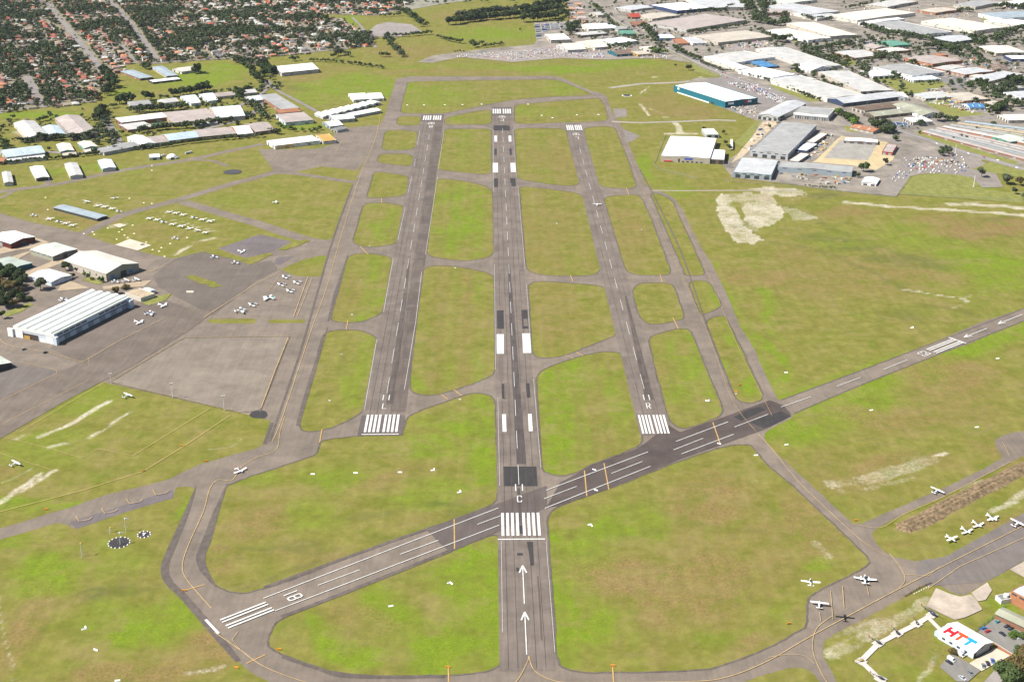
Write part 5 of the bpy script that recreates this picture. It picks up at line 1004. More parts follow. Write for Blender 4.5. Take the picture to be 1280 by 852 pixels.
# HTT surroundings
sheet('forecourt', [wpoly([(1210,830),(1244,809.5),(1263,819.5),(1227,838.8)])], CONC)
sheet('car_park', [wpoly([(1174,833),(1190,816.8),(1211,829),(1226,838),(1210,852),(1196,852)], 1), wpoly([(1222,790),(1245.5,771.5),(1300,802),(1300,815),(1267,817),(1240,801)], 1)], asphalt('small_car_park', (.175,.175,.17)))
strips('driveway', [([(1232,862),(1250,842),(1270,828),(1300,812)], 7)], asphalt('driveway_asphalt', (.22,.21,.21)))
HP = [(1164.5,768.8),(1145.7,780),(1121,792.3),(1097.5,804.5),(1076,827),(1100.5,849)]
strips('helicopter_path', [([(1168,766.5),(1146,780),(1121,792.5),(1098,804.5),(1076,826.5)], 3.4), ([(1076,826.5),(1102,851),(1112,862)], 3.4), ([(1160,772),(1177,789)], 2.8)], asphalt('pad_concrete', (.44,.42,.42), .05, joint=False), dz=.004)
sheet('helipad', [rquad(axis(P(a,b), P(a+10,b-7)), -2.8, 2.8, -2.8, 2.8) for a, b in HP], asphalt('pad_square', (.42,.40,.39), .05, joint=False))
sheet('hardstand', [wpoly([(1158,758),(1170,735),(1186,742),(1200,746),(1214,743),(1220,750),(1228,762),(1206,772),(1193,775)], 1), wpoly([(1214,741),(1234,728),(1240,738),(1232,750),(1222,752)], 1), wpoly([(1262,712),(1282,701),(1300,712),(1280,722)])], CONC2)

sheet('hardstand', [wpoly([(953,153),(976,151),(964,162),(936,189),(928,197),(914,204),(926,188),(940,172)])], asphalt('sand_yard', (.36,.31,.23), .14, joint=False))
# ================================================================== AIRCRAFT (local: nose +x, z up)
PW = mat('aircraft_white', (.80,.80,.80), .35, .03, .5, spec=.5); PB = mat('aircraft_blue', (.10,.22,.50), .35, .05, .5); PT = mat('aircraft_teal', (.02,.32,.36), .35, .05, .5)
TYRE = mat('tyre_rubber', (.02,.02,.02), .8); PROP = mat('propeller_metal', (.12,.12,.12), .4); PR = mat('aircraft_red', (.45,.04,.03), .4)
def ell(x, w_, h_, zc, k=10): return [(x, w_*math.cos(2*PI*j/k), zc + h_*math.sin(2*PI*j/k)) for j in range(k)]
def wing_mb(span, c0, c1, x0, x1, z0, z1, t=.16):
    q = MB()
    for s in (-1, 1):
        r = []
        for yy, ch_, xx, zz in ((0, c0, x0, z0), (s*span*.3, c0*.97, x0, z0+(z1-z0)*.5), (s*span/2, c1, x1, z1)):
            r.append([(xx, yy, zz), (xx-ch_*.3, yy, zz+t*.7), (xx-ch_*.7, yy, zz+t*.5), (xx-ch_, yy, zz), (xx-ch_*.6, yy, zz-t*.3), (xx-ch_*.2, yy, zz-t*.4)])
        q.loft(r if s > 0 else [list(reversed(a)) for a in r])
    return q
def make_plane(kind, paint, trim):
    root = empty('twin_engine_aircraft' if kind == 'twin' else 'light_aircraft', (0,0,0)); S = 1.25 if kind == 'twin' else 1.0
    hw = kind == 'high'
    f = MB(); zc = 1.35
    secs = [(3.3,.22,.24,zc-.08),(3.0,.42,.42,zc-.05),(1.9,.56,.56,zc),(1.0,.60,.72,zc+.12),(-.6,.60,.72,zc+.12),(-1.8,.42,.50,zc+.05),(-3.4,.22,.28,zc+.08),(-4.6,.08,.14,zc+.15)]
    if kind == 'twin': secs[0:2] = [(4.1,.1,.12,zc-.1),(3.4,.38,.40,zc-.03)]
    f.loft([ell(*s) for s in secs]).build('fuselage', paint, root, True)
    zw = zc+.82 if hw else zc-.42; dz = .02 if hw else .45
    wing_mb(11, 1.65, 1.15 if not kind == 'low' else 1.5, 1.25, 1.05, zw, zw+dz).build('wing', paint, root)
    wing_mb(3.6, .95, .7, -3.6, -3.8, zc+.15, zc+.15, .08).build('tailplane', paint, root)
    MB().loft([[(-3.1,.06,zc+.3),(-4.5,.06,zc+.3),(-4.5,-.06,zc+.3),(-3.1,-.06,zc+.3)],[(-4.1,.04,zc+1.75),(-4.8,.04,zc+1.75),(-4.8,-.04,zc+1.75),(-4.1,-.04,zc+1.75)]]).build('fin', trim, root)
    g = MB()
    for s in (-1, 1): g.face([(1.15,s*.5,zc+.45),(.6,s*.62,zc+.6),(-.9,s*.62,zc+.6),(-.9,s*.63,zc+.25),(1.1,s*.60,zc+.25)][::s])
    g.face([(1.5,-.42,zc+.45),(1.5,.42,zc+.45),(.85,.45,zc+.86),(.85,-.45,zc+.86)])
    if not hw: g.loft([ell(1.3,.4,.12,zc+.66),ell(.7,.5,.3,zc+.72),ell(-.6,.5,.3,zc+.72),ell(-1.6,.25,.1,zc+.5)])
    g.build('window', glass(), root)
    st = MB()
    for s in (-1, 1): st.box(-1.6,s*.61-.01,zc-.02,2.0,s*.61+.01,zc+.12)
    st.build('stripe', trim, root)
    def prop(x, yy, z):
        p = MB().tube((x-.05,yy,z),(x+.3,yy,z),.16,.03,8); p.box(x+.05,yy-.95,z-.07,x+.09,yy+.95,z+.07); p.build('propeller', PROP, root)
    if kind == 'twin':
        for s in (-1, 1):
            MB().loft([[(a, s*1.9+b, c) for a, b, c in ell(xx, rr, rr, zc-.25)] for xx, rr in ((2.6,.2),(2.2,.38),(.8,.42),(-.8,.2))]).build('engine', paint, root, True); prop(2.65, s*1.9, zc-.25)
    else: prop(3.3, 0, zc-.08)
    if hw:
        for s in (-1, 1): MB().tube((.7,s*.6,zc-.4),(.6,s*2.9,zw-.02),.05).build('strut', paint, root)
    for x_, y_ in ((2.3,0),(-.1,1.25),(-.1,-1.25)):
        MB().tube((x_,y_-.09,.24),(x_,y_+.09,.24),.24,.24,10).build('wheel', TYRE, root); MB().tube((x_,y_,.3),(x_*.9,y_*.45,zc-.45),.05).build('landing_leg', paint, root)
    root.scale = (S,)*3 if S != 1 else (1,1,1)
    return root
protos = {}
def place_plane(kind, x, y, d, label, group=None, paint='w', z=0, sc_=1.0, H=None):
    key = (kind, paint)
    first = key not in protos
    if first: protos[key] = make_plane(kind, {'w': PW, 'b': PW, 't': PW, 'r': PW}[paint], {'w': PW, 'b': PB, 't': PT, 'r': PR}[paint])
    o = protos[key] if first else copy_tree(protos[key])
    a, b = P(x, y), P(x + d[0], y + d[1]); v = b - a
    o.location = P(x, y, H) if H else a + Vector((0,0,.12 if z == 0 else z)); o.rotation_euler = (0, 0, math.atan2(v.y, v.x))
    s = (1.25 if kind == 'twin' else 1.0)*sc_; o.scale = (s, s, s)
    o['label'] = label; o['category'] = 'aircraft'
    if group: o['group'] = group
    elif 'group' in o: del o['group']
    return o
pp = place_plane
pp('low',1013,729,(-.3,-6),'white low wing aircraft flying just above the grass beside the big apron','' or None,'w',H=27)
pp('high',1024,757,(.2,-6),'white high wing aircraft on the apron at the left of a yellow lead line')
pp('twin',1081,726,(-.3,-6),'white twin engine aircraft on the apron below the taxiway junction')
pp('high',1171,615.5,(6,-3),'white high wing aircraft taxiing on the narrow road above the brown earth bank',None,'b')
for i, (x, y, k) in enumerate([(1189,675.5,'high'),(1208,665.5,'low'),(1222,657.5,'low'),(1240,649,'twin')]):
    pp(k, x, y, (6,3.2), ['white high wing aircraft lower left in the grass row by the earth bank','second white aircraft from the lower left in the grass row by the earth bank','third white aircraft from the lower left in the grass row by the earth bank','white twin aircraft at the upper right end of the grass row by the earth bank'][i], 'aircraft parked on grass beside the earth bank', 'w', sc_=.8 if k == 'twin' else .95)
pp('high',1272,657,(6,-2.6),'white high wing aircraft on the wide apron at the right edge',None,'r',sc_=1.15)
pp('high',746.5,257,(-.6,-6),'white high wing aircraft rolling on the right hand runway',None,'w')
pp('low',300,589.5,(6,3),'white low wing aircraft taxiing at the bend of the lower left taxiway',None,'r')
pp('high',160,496,(6,-2.4),'white aircraft alone on the grass below the concrete apron corner',None,'b')
pp('high',20,581,(6,-2.4),'white aircraft on the grass beside the bare patch at the left edge',None,'w')
pp('twin',204,382.8,(6,.6),'white twin aircraft nearest the small lawn beside the long white hangar',None,'w',sc_=.9)
pp('twin',188,393,(6,-.8),'white twin aircraft with dark tail, middle of three beside the long white hangar',None,'b',sc_=.95)
pp('twin',174,404,(6,.8),'white twin aircraft lowest of three beside the long white hangar',None,'w',sc_=.85)
pp('twin',80,375.5,(6,-2),'white twin aircraft behind the long white hangar near the trees',None,'w',sc_=.9)
for i, (x, y) in enumerate([(145,352.5),(158,352),(171,351)]): pp('high' if i else 'low', x, y, (6,-1.5), '%s aircraft from the left in front of the olive gable end of the cream hangar' % ordi(i), 'aircraft before the cream hangar', 'w')
for i, (x, y, k, p_, d, lb) in enumerate([(268.8,322,'low','b',(6,-1.6),'blue trimmed aircraft at the left of three near the violet asphalt pad'),(295,329,'low','r',(6,-1.2),'white aircraft below the violet pad beside the grass strip'),(302.7,315.5,'low','w',(6,.5),'white aircraft on the violet asphalt pad'),
      (301.5,389.8,'twin','w',(6,-.8),'white twin aircraft at the lower left of the striped parking apron'),(315.5,382.3,'low','w',(-6,1.6),'white low wing aircraft left of the teal tailed twin'),(335.4,374,'twin','t',(-6,-.8),'large teal tailed twin aircraft in the middle of the striped parking apron'),
      (351.5,357,'low','r',(-6,1.6),'white aircraft left in the group of four at the top of the striped apron'),(356.7,347.5,'low','w',(-6,1.2),'white aircraft topmost in the group of four on the striped apron'),(371,354.5,'low','w',(-6,1.4),'white aircraft right in the group of four on the striped apron'),(362.5,365,'low','w',(-6,1.6),'white aircraft lowest in the group of four on the striped apron')]):
    pp(k, x, y, d, lb, 'aircraft on the tie down aprons', p_, sc_=1.05 if k == 'low' else 1.12)
pp('high',345,254,(6,-.3),'white aircraft alone on the big grass field between the link roads',None,'w',sc_=.9)
rows = [([(109,253.6),(122,258),(131,260),(140,262.3),(149,265)],'in the row behind the blue grey shelter'),([(211,266),(220,267.8),(229,270),(243,273),(253.5,276),(263,278)],'in the upper row between the link roads'),
        ([(187,274.5),(196.5,276.2),(205,278.6),(216,281.8),(227,284.3),(237,286.4),(247,289.4),(257,292)],'in the long lower row between link roads'),([(62.5,275.3),(74,278),(82.5,280.6),(91,283)],'in the row before the blue grey shelter')]
for ri, (pts, where) in enumerate(rows):
    for i, (x, y) in enumerate(pts): pp(['high','low'][(i*7+ri) % 3 % 2], x, y, (5,2.4) if (i+ri) % 4 else (5,-1.6), 'aircraft %s from the left, %s' % (ordi(i), where), 'tied down aircraft ' + where, 'wrbw'[(i+ri) % 4], sc_=R.uniform(.9,1.05))
pp('low',43,270,(5,-1),'white light aircraft alone at the left end of the shelter field',None,'w'); pp('twin',143.5,248.3,(1,-4),'white twin aircraft alone behind the row of tied down aircraft',None,'w',sc_=.75); pp('low',220,298.7,(5,-1),'white light aircraft alone below the long tied down row',None,'w')
# ---- helicopters
def make_heli(col):
    r = empty('helicopter', (0,0,0)); m = mat('helicopter_' + col, {'navy': (.03,.03,.08), 'black': (.02,.02,.02), 'yellow': (.55,.42,.10)}[col], .35)
    MB().loft([ell(2.2,.15,.2,1.1), ell(1.7,.55,.55,1.25), ell(.8,.75,.8,1.4), ell(-.4,.7,.8,1.45), ell(-1.2,.35,.45,1.6), ell(-1.6,.2,.25,1.7)]).build('cabin', m, r, True)
    MB().tube((-1.4,0,1.7),(-6.2,0,1.95),.2,.09,8).build('tail_boom', m, r)
    MB().loft([[(-5.6,.04,1.8),(-6.4,.04,1.8),(-6.4,-.04,1.8),(-5.6,-.04,1.8)],[(-6.3,.04,3.0),(-6.8,.04,3.0),(-6.8,-.04,3.0),(-6.3,-.04,3.0)]]).build('tail_fin', mat('heli_red', (.35,.04,.03), .5), r)
    MB().loft([ell(2.1,.2,.2,1.2), ell(1.75,.5,.42,1.45), ell(1.0,.72,.6,1.6)]).build('windscreen', glass(), r, True)
    h_ = MB().tube((0,0,2.1),(0,0,2.75),.09); a = .5
    h_.build('rotor_mast', PROP, r); b = MB(); b.box(-4.2,-.11,2.7,4.2,.11,2.74); b.build('main_rotor', PROP, r)
    MB().box(-6.3,.15,1.5,-6.22,.2,2.9).build('tail_rotor', PROP, r)
    for s in (-1, 1):
        k = MB().tube((1.6,s*.95,.12),(-1.4,s*.95,.12),.06).tube((.9,s*.95,.12),(.7,s*.4,.9),.05).tube((-.7,s*.95,.12),(-.6,s*.4,.9),.05); k.build('skid', PROP, r)
    return r
hp = {}
for (x, y), col, d, s, lb in zip(HP, ['navy','black','black','black','yellow','black'], [(5,3),(3,4),(4,3.6),(5,2.4),(4,-1),(5,2)], [1.25,.75,.9,.95,.8,.95],
    ['large dark blue helicopter on the pad nearest the lettered hangar','small dark helicopter on the second pad from the lettered hangar','black helicopter on the third pad along the white path','black helicopter on the fourth pad along the white path','small yellow helicopter at the corner of the white path','dark helicopter on the lower leg of the white path at the bottom edge']):
    if col not in hp: o = hp[col] = make_heli(col)
    else: o = copy_tree(hp[col])
    v = P(x+d[0], y+d[1])-P(x, y); o.location = P(x, y)+Vector((0,0,.22)); o.rotation_euler = (0,0,math.atan2(v.y, v.x)); o.scale = (s,)*3
    tag(o, lb, 'helicopter', 'helicopters on the pads')
# ================================================================== VEHICLES
CCOL = {'white': (.62,.62,.62), 'silver': (.42,.43,.45), 'black': (.02,.02,.025), 'red': (.40,.02,.02), 'blue': (.05,.12,.35), 'grey': (.16,.17,.18), 'teal': (.10,.25,.27)}
def make_car(col, van=False):
    r = empty('parked_van' if van else 'parked_car', (0,0,0)); m = mat('car_paint_' + col, CCOL[col], .3, .03, .5, spec=.5)
    def prism(pr, w0, w1=None):
        w1 = w1 or w0; return MB().loft([[(x, -w0, z) for x, z in pr], [(x, w0, z) for x, z in pr]])
    if van: pr = [(-2.5,.35),(2.4,.35),(2.45,.95),(2.0,1.15),(1.3,1.95),(-2.5,1.98)]
    else: pr = [(-2.2,.32),(2.2,.32),(2.25,.7),(1.2,.92),(-1.7,.95),(-2.25,.85)]
    prism(pr, .88).build('body', m, r)
    if not van: prism([(-1.75,.93),(1.25,.9),(.45,1.42),(-1.0,1.45)], .74).build('window_band', glass(), r); MB().box(-1.0,-.72,1.40,.42,.72,1.475).build('roof', m, r)
    else: prism([(1.33,1.92),(2.02,1.18),(2.06,1.2),(1.38,1.95)], .8).build('windscreen', glass(), r)
    for x_ in (-1.4, 1.4):
        for y_ in (-.82, .82): MB().tube((x_,y_-.1,.33),(x_,y_+.1,.33),.33,.33,12).build('wheel', TYRE, r)
    for y_ in (-.6, .6): MB().box(2.18,y_-.16,.55,2.28,y_+.16,.7).build('headlight', mat('headlamp', (.7,.7,.65), .2), r)
    return r
cars = {}
def car(x, y, d, col, label, group=None, van=False):
    k = (col, van)
    if k not in cars: o = cars[k] = make_car(col, van)
    else: o = copy_tree(cars[k])
    v = P(x+d[0], y+d[1])-P(x, y); o.location = P(x, y)+Vector((0,0,.1)); o.rotation_euler = (0,0,math.atan2(v.y, v.x)); tag(o, label, 'van' if van else 'car', group); return o
g1 = 'cars parked around the lettered hangar'
for x, y, d, col, van, lb in [(1200.5,819,(4,2.6),'white',1,'upper white van of the pair parked beside the hangar wall'),(1204.5,817,(4,2.6),'silver',0,'silver car beside the white van by the hangar wall'),(1189,825,(4,2.6),'white',1,'white van beside a black car left in the small car park'),(1186.5,828.5,(4,2.6),'black',0,'black car below the white van in the small car park'),
    (1213,842,(3,3),'grey',0,'dark grey car alone in the lower part of the small car park'),(1203,848,(4,2.6),'silver',0,'silver car at the lower edge of the small car park'),(1229.2,833,(1,4),'navy' if 0 else 'grey',0,'dark car leftmost of three on the white forecourt'),(1234.6,830,(1.6,4),'black',0,'black car in the middle of three on the white forecourt'),(1240.5,826.7,(1,4),'blue',0,'blue car rightmost of three on the white forecourt'),
    (1258.8,783.3,(4,-2),'black',0,'black car upper one of the pair in the upper car park'),(1263.5,786.3,(4,-2),'black',0,'black car lower one of the pair in the upper car park'),(1253,793,(4,2.6),'black',0,'black car alone in the middle of the upper car park'),(1234.5,789.7,(4,-1.6),'red',0,'red car in the upper car park'),
    (1229.5,786,(4,-1),'blue',0,'blue car next to the red car in the upper car park'),(1247,777.7,(4,-2),'teal',0,'pale green car at the top of the upper car park'),(1269,797,(4,2.4),'silver',0,'silver car at the right side of the upper car park')]:
    car(x, y, d, col, lb, g1, bool(van))
# lightweight copies for the far lots: a body with a glass band in one mesh
lite = {}
def lite_car(col):
    if col not in lite:
        pr = [(-2.2,.3),(2.2,.3),(2.25,.7),(1.2,.92),(.45,1.42),(-1.1,1.45),(-1.9,.95),(-2.25,.85)]
        q = MB().loft([[(x, -.88 if z < 1 else -.7, z) for x, z in pr], [(x, .88 if z < 1 else .7, z) for x, z in pr]])
        q.face([(.52,-.68,1.40),(1.22,-.8,.95),(1.22,.8,.95),(.52,.68,1.40)], 1); q.v = [(a,b,c+(.02 if i >= 16 else 0)) for i, (a,b,c) in enumerate(q.v)]
        lite[col] = q.mesh('parked_car', [mat('car_paint_' + col, CCOL[col]), glass()])
    return lite[col]
XC = []
def lot(poly, d, n, where, group, sx=2.9, sy=6.5, fill=.8, scale=1.0, cols=None):
    pts = [P(*p) for p in poly]; c0 = sum(pts, Vector())/len(pts); v = P(c0.x and poly[0][0]+d[0], poly[0][1]+d[1])-P(*poly[0]); a = math.atan2(v.y, v.x)
    u = Vector((math.cos(a), math.sin(a), 0)); nn = Vector((-u.y, u.x, 0)); pp2 = [(p.x, p.y) for p in pts]; spots = []
    for i in range(-90, 90):
        for j in range(-60, 60):
            q = c0 + nn*(i*sx) + u*(j*sy + (6 if j % 2 else 0)*.0 + (2.2 if j % 3 == 0 else 0))
            if inpoly(q.x, q.y, pp2) and R.random() < fill: spots.append(q)
    R.shuffle(spots); XC.extend((q, a, scale) for q in spots[int(n*.82):int(n*2.2)]); spots = spots[:int(n*.82)]
    for q in spots:
        col = R.choice(cols or ['white']*6+['silver']*4+['black','grey','blue','red','teal'])
        o = bpy.data.objects.new('parked_car', lite_car(col)); C.objects.link(o); o.location = q + Vector((0,0,.1)); o.rotation_euler = (0,0,a + R.uniform(-.06,.06) + (PI/2*0)); o.scale = (scale,)*3
        tag(o, '%s car parked %s' % ({'silver':'silver grey','grey':'dark grey','teal':'greenish'}.get(col, col), where), 'car', group + ', ' + col)
lot([(632,66),(700,59),(735,64),(733,72),(700,71),(634,76)], (0,-3), 95, 'in the crowded yard beyond the far grass field', 'cars in the crowded far yard', 3.2, 7)
lot([(566,70),(600,66),(632,66),(632,73),(575,73)], (0,-3), 30, 'on the pale gravel left of the crowded far yard', 'cars on the far gravel', 3.4, 8)
lot([(736,68),(756,67),(756,72),(738,73)], (0,-3), 22, 'in a tight row beside the brown roofed teal shop', 'cars beside the teal shop', 3, 6)
lot([(798,70),(832,68),(834,74),(800,74)], (0,-3), 20, 'in front of the ochre shop by the far field', 'cars before the ochre shop', 3.2, 6)
lot([(922,54),(955,50),(965,57),(930,62)], (3,-3), 34, 'in the yard beyond the main road behind the white warehouses', 'cars behind the white warehouses', 3.6, 7.5)
lot([(912,102),(945,108),(984,124),(975,130),(955,121),(905,103)], (3,1.4), 52, 'in the long car park behind the huge white store', 'cars behind the huge store', 3.6, 8)
lot([(1128,198),(1200,194),(1212,206),(1205,218),(1150,217),(1132,214)], (3,-3), 36, 'in the southern yard beside the long road', 'cars in the southern yard', 4.2, 10, .7, cols=['silver','grey','white','black','blue','white','red','silver'])
lot([(1120,215),(1140,212),(1132,224),(1112,230)], (3,-3), 8, 'at the lower end of the southern yard', 'cars at the lower end of the southern yard', 6, 10)
xm = MB(); cols_ = ['white','silver','black','grey','blue','red','teal']
for q, a, s_ in XC:
    me_ = lite_car(R.choice(['white']*5+['silver']*4+cols_[2:])); M = Matrix.Translation(q+Vector((0,0,.1))) @ Matrix.Rotation(a, 4, 'Z') @ Matrix.Scale(s_, 4); b0 = len(xm.v); ci = cols_.index(me_.materials[0].name.split('_')[-1])
    xm.v += [tuple(M @ v_.co) for v_ in me_.vertices]
    for p_ in me_.polygons: xm.f.append(tuple(b0+i for i in p_.vertices)); xm.m.append(7 if p_.material_index else ci)
tag(xm.build('massed_cars', [mat('car_paint_'+c_, CCOL[c_]) for c_ in cols_]+[glass()]), 'mass of further cars packed between the others in the far yards', 'cars', None, 'stuff')
# clutter of the yards: crates, containers, machinery
ym = MB(); yc = [(.45,.43,.40),(.30,.27,.22),(.35,.14,.08),(.08,.16,.30),(.10,.10,.10),(.55,.52,.46),(.40,.30,.12)]
for rg, n_ in [([(955,154),(974,152),(940,187),(925,196),(938,176)],26),([(985,200),(1030,165),(1045,172),(1020,200)],40),([(1130,120),(1170,112),(1230,130),(1215,142),(1160,128)],110),([(790,12),(830,20),(900,45),(880,48),(800,40)],110),([(870,48),(960,50),(975,60),(900,66)],60),([(960,56),(1080,92),(1040,84),(970,72)],60),([(1130,70),(1280,75),(1280,100),(1180,100),(1130,80)],90),([(1040,55),(1100,48),(1135,60),(1080,76)],70),([(700,40),(790,46),(800,66),(730,66)],90),([(1145,196),(1200,200),(1190,206),(1140,208)],40),([(720,20),(760,30),(750,42),(720,38)],50),([(1150,110),(1260,130),(1255,143),(1200,140)],60),([(940,5),(1060,8),(1280,5),(1280,25),(1150,24),(1040,10)],90),([(890,128),(945,134),(945,146),(925,142)],40),([(940,205),(990,225),(1060,234),(1070,218),(985,214)],30)]:
    pg = [(P(*p).x, P(*p).y) for p in rg]; x0, x1 = min(p[0] for p in pg), max(p[0] for p in pg); y0, y1 = min(p[1] for p in pg), max(p[1] for p in pg); k = 0
    while k < n_:
        x, y = R.uniform(x0, x1), R.uniform(y0, y1)
        if not inpoly(x, y, pg) or onbld(x, y, 2): continue
        k += 1; q = MB().box(-R.uniform(.8,4),-R.uniform(.6,1.6),0,R.uniform(.8,4),R.uniform(.6,1.6),R.uniform(.6,2.8)); q.xf(Matrix.Translation((x,y,0)) @ Matrix.Rotation(R.choice((.3,1.9,-.2,1.2)), 4, 'Z'))
        b0 = len(ym.v); ym.v += q.v; ym.f += [tuple(b0+i for i in f_) for f_ in q.f]; ym.m += [R.choice([0,0,1,1,2,3,4,5,5,6])]*6
tag(ym.build('yard_clutter', [mat('clutter_%d' % i, c_, .8, .2, .8) for i, c_ in enumerate(yc)]), 'clutter of crates, containers and machinery in the industrial yards', 'yard clutter', None, 'stuff')
# trucks in columns
tm = {}
for col in ('white','blue','silver'):
    pr = [(-5.5,.5),(5.5,.5),(5.5,2.2),(5.0,3.2),(-5.5,3.3)]
    tm[col] = MB().loft([[(x, -1.25, z) for x, z in pr], [(x, 1.25, z) for x, z in pr]]).face([(5.52,-1.1,1.5),(5.52,1.1,1.5),(5.3,1.1,2.6),(5.3,-1.1,2.6)], 1).mesh('parked_bus', [mat('car_paint_' + col, CCOL[col]), glass()])
for ci, (xa, ya, xb, yb) in enumerate([(671,32,674,49),(679,32,682,45),(683,31.5,685,41),(690,31,693,40.5),(695,31,698,40),(702,31,705,40),(709,30,712,40)]):
    for k in range(7 if ci < 1 else 5):
        t = k/6; col = ['white','blue','white','silver'][(k+ci*2) % 4 if ci < 3 else (k % 2)*2]
        o = bpy.data.objects.new('parked_bus', tm[col]); C.objects.link(o); q = P(xa+(xb-xa)*t, ya+(yb-ya)*t); o.location = q + Vector((0,0,.1)); o.rotation_euler = (0,0,R.uniform(-.1,.1)+.2)
        tag(o, '%s bus, %s down in column %s of the bus depot' % ({'silver':'silver grey'}.get(col, col), ordi(k), ['one','two','three','four','five','six','seven'][ci]), 'bus', 'buses in columns')
for i, (x, y, d) in enumerate([(204,195.5,(4,-1)),(215,199,(4,-1)),(221,198.5,(4,-1.2)),(234,192.5,(4,-1)),(238,191.5,(4,-1))]):
    o = bpy.data.objects.new('parked_truck', tm['white' if i != 3 else 'silver']); C.objects.link(o); v = P(x+d[0], y+d[1])-P(x, y); o.location = P(x, y)+Vector((0,0,.1)); o.rotation_euler = (0,0,math.atan2(v.y, v.x)); o.scale = (.55,.8,.8)
    tag(o, '%s truck from the left beside the white huts on the north west grass' % ordi(i), 'truck', 'trucks by the dome hut')
# traffic on the main roads
def traffic(path, n, where, group, off=5):
    pts = smooth_line([P(*p) for p in path]); 
    for k in range(n):
        i = R.randrange(len(pts)-1); t = R.random(); d = (pts[i+1]-pts[i]); q = pts[i]+d*t; d.normalize(); sd = R.choice((-1,1)); nn = Vector((-d.y, d.x, 0))
        col = R.choice(['white','white','silver','black','red','grey']); o = bpy.data.objects.new('travelling_car', lite_car(col)); C.objects.link(o)
        o.location = q + nn*sd*R.choice((off, off+3.4)) + Vector((0,0,.12)); o.rotation_euler = (0,0,math.atan2(d.y, d.x)+(PI if sd > 0 else 0))
        tag(o, '%s car driving %s' % ({'silver':'silver grey','grey':'dark grey'}.get(col, col), where), 'car', group + ', ' + col)
traffic([(765,22),(796,41),(826,57),(866,76),(906,94),(960,112)], 26, 'on the wide main road beyond the huge store', 'cars on the main road')
traffic([(1120,163),(1150,172),(1185,184),(1225,196),(1290,214)], 8, 'on the road beside the storage rows', 'cars on the storage row road', 1.5)
for i, (x, y, col, where) in enumerate([(57,441,'black','before the open end of the long white hangar'),(30,437,'grey','left of the open end of the long white hangar'),(47,395,'blue','in the shade of the dark trees behind the long white hangar'),(196,397,'silver','on the apron below the parked twins')]):
    car(x, y, (3,-1), col, '%s car parked %s' % (col, where)) if i != 3 else None
# ================================================================== SMALL AIRFIELD FURNITURE
GM = mat('marker_white', (.80,.80,.78), .6, .03)
def gable_marker(two):
    q = MB()
    def pr(x0, y0, x1, y1):
        a = Vector((x0,y0,0)); b = Vector((x1,y1,0)); d = (b-a).normalized(); n = Vector((-d.y,d.x,0))*.7; t = Vector((0,0,.85))
        q.loft([[a-n, a+n, a+t], [b-n, b+n, b+t]])
    pr(-1.8,0,1.8,0)
    if two: pr(1.8,-.2,1.8,2.6)
    return q.mesh('gable_marker', GM)
gmm = [gable_marker(False), gable_marker(True)]
GML = [(391,592.3,0,0,'on the grass lower left of the left runway threshold'),(444.5,590.8,0,0,'second from the left in the line below the left runway threshold'),(500,590,0,0,'third from the left in the line below the left runway threshold'),(541,587.5,1,.3,'angled, at the right end of the line below the left runway threshold'),(574,615,1,.4,'angled, near the cross runway edge left of the centre runway'),
   (564.5,728.7,1,2.2,'angled, on the green triangle below the cross runway'),(488.6,757,0,.3,'straight, on the green triangle below the cross runway'),(105,785.7,1,.6,'angled, on the brown grass at the lower left'),(120,811.8,0,-.5,'straight, below the angled one at the lower left'),(147,850,0,.2,'at the bottom edge of the lower left grass'),
   (739.7,656.3,1,2.0,'angled, on the large grass right of the centre threshold'),(884,500.8,1,-.2,'on the grass right of the right runway threshold'),(945,568.7,0,.2,'on the grass below the dark runway junction'),(983,555.5,0,.3,'on the grass right of the dark runway junction'),(1089,512.5,0,.3,'on the right hand grass below the far cross runway dashes'),(1221,533.7,0,.2,'on the right hand grass left of the round apron'),
   (1140,409.7,1,.2,'on the grass above the far cross runway threshold'),(1247,448,0,.2,'on the grass below the far cross runway arrows'),(982.5,465.5,0,.2,'on the grass above the cross runway near the outer taxiway'),(690.5,147.5,0,0,'far right on the grass before the right runway threshold'),(660,130.5,0,0,'on the far grass right of the centre runway end'),(677,144.5,0,0,'near the far end of the right runway'),(721,143.8,0,0,'small, beyond the right runway far threshold'),
   (748,143.5,0,0,'small, at the right of the far threshold line'),(509,131.5,0,0,'leftmost of the far line above the left runway'),(530,131.5,0,0,'second of the far line above the left runway'),(556,131.3,0,0,'third of the far line above the left runway'),(578,131,0,0,'fourth of the far line above the left runway'),(602,130.5,0,0,'rightmost of the far line above the left runway'),
   (743,587,0,-.6,'beside the holding bars right of the centre runway'),(745,612.5,0,-.6,'below the holding bars right of the centre runway'),(899,554.5,0,-.6,'at the foot of the holding bar near the dark junction')]
for x, y, t, a, lb in GML:
    o = bpy.data.objects.new('gable_marker', gmm[t]); C.objects.link(o); o.location = P(x, y); o.rotation_euler = (0,0,a); o.scale = (.85,.85,.85); tag(o, 'white gable marker ' + lb, 'marker', 'white gable markers on the runway strips')
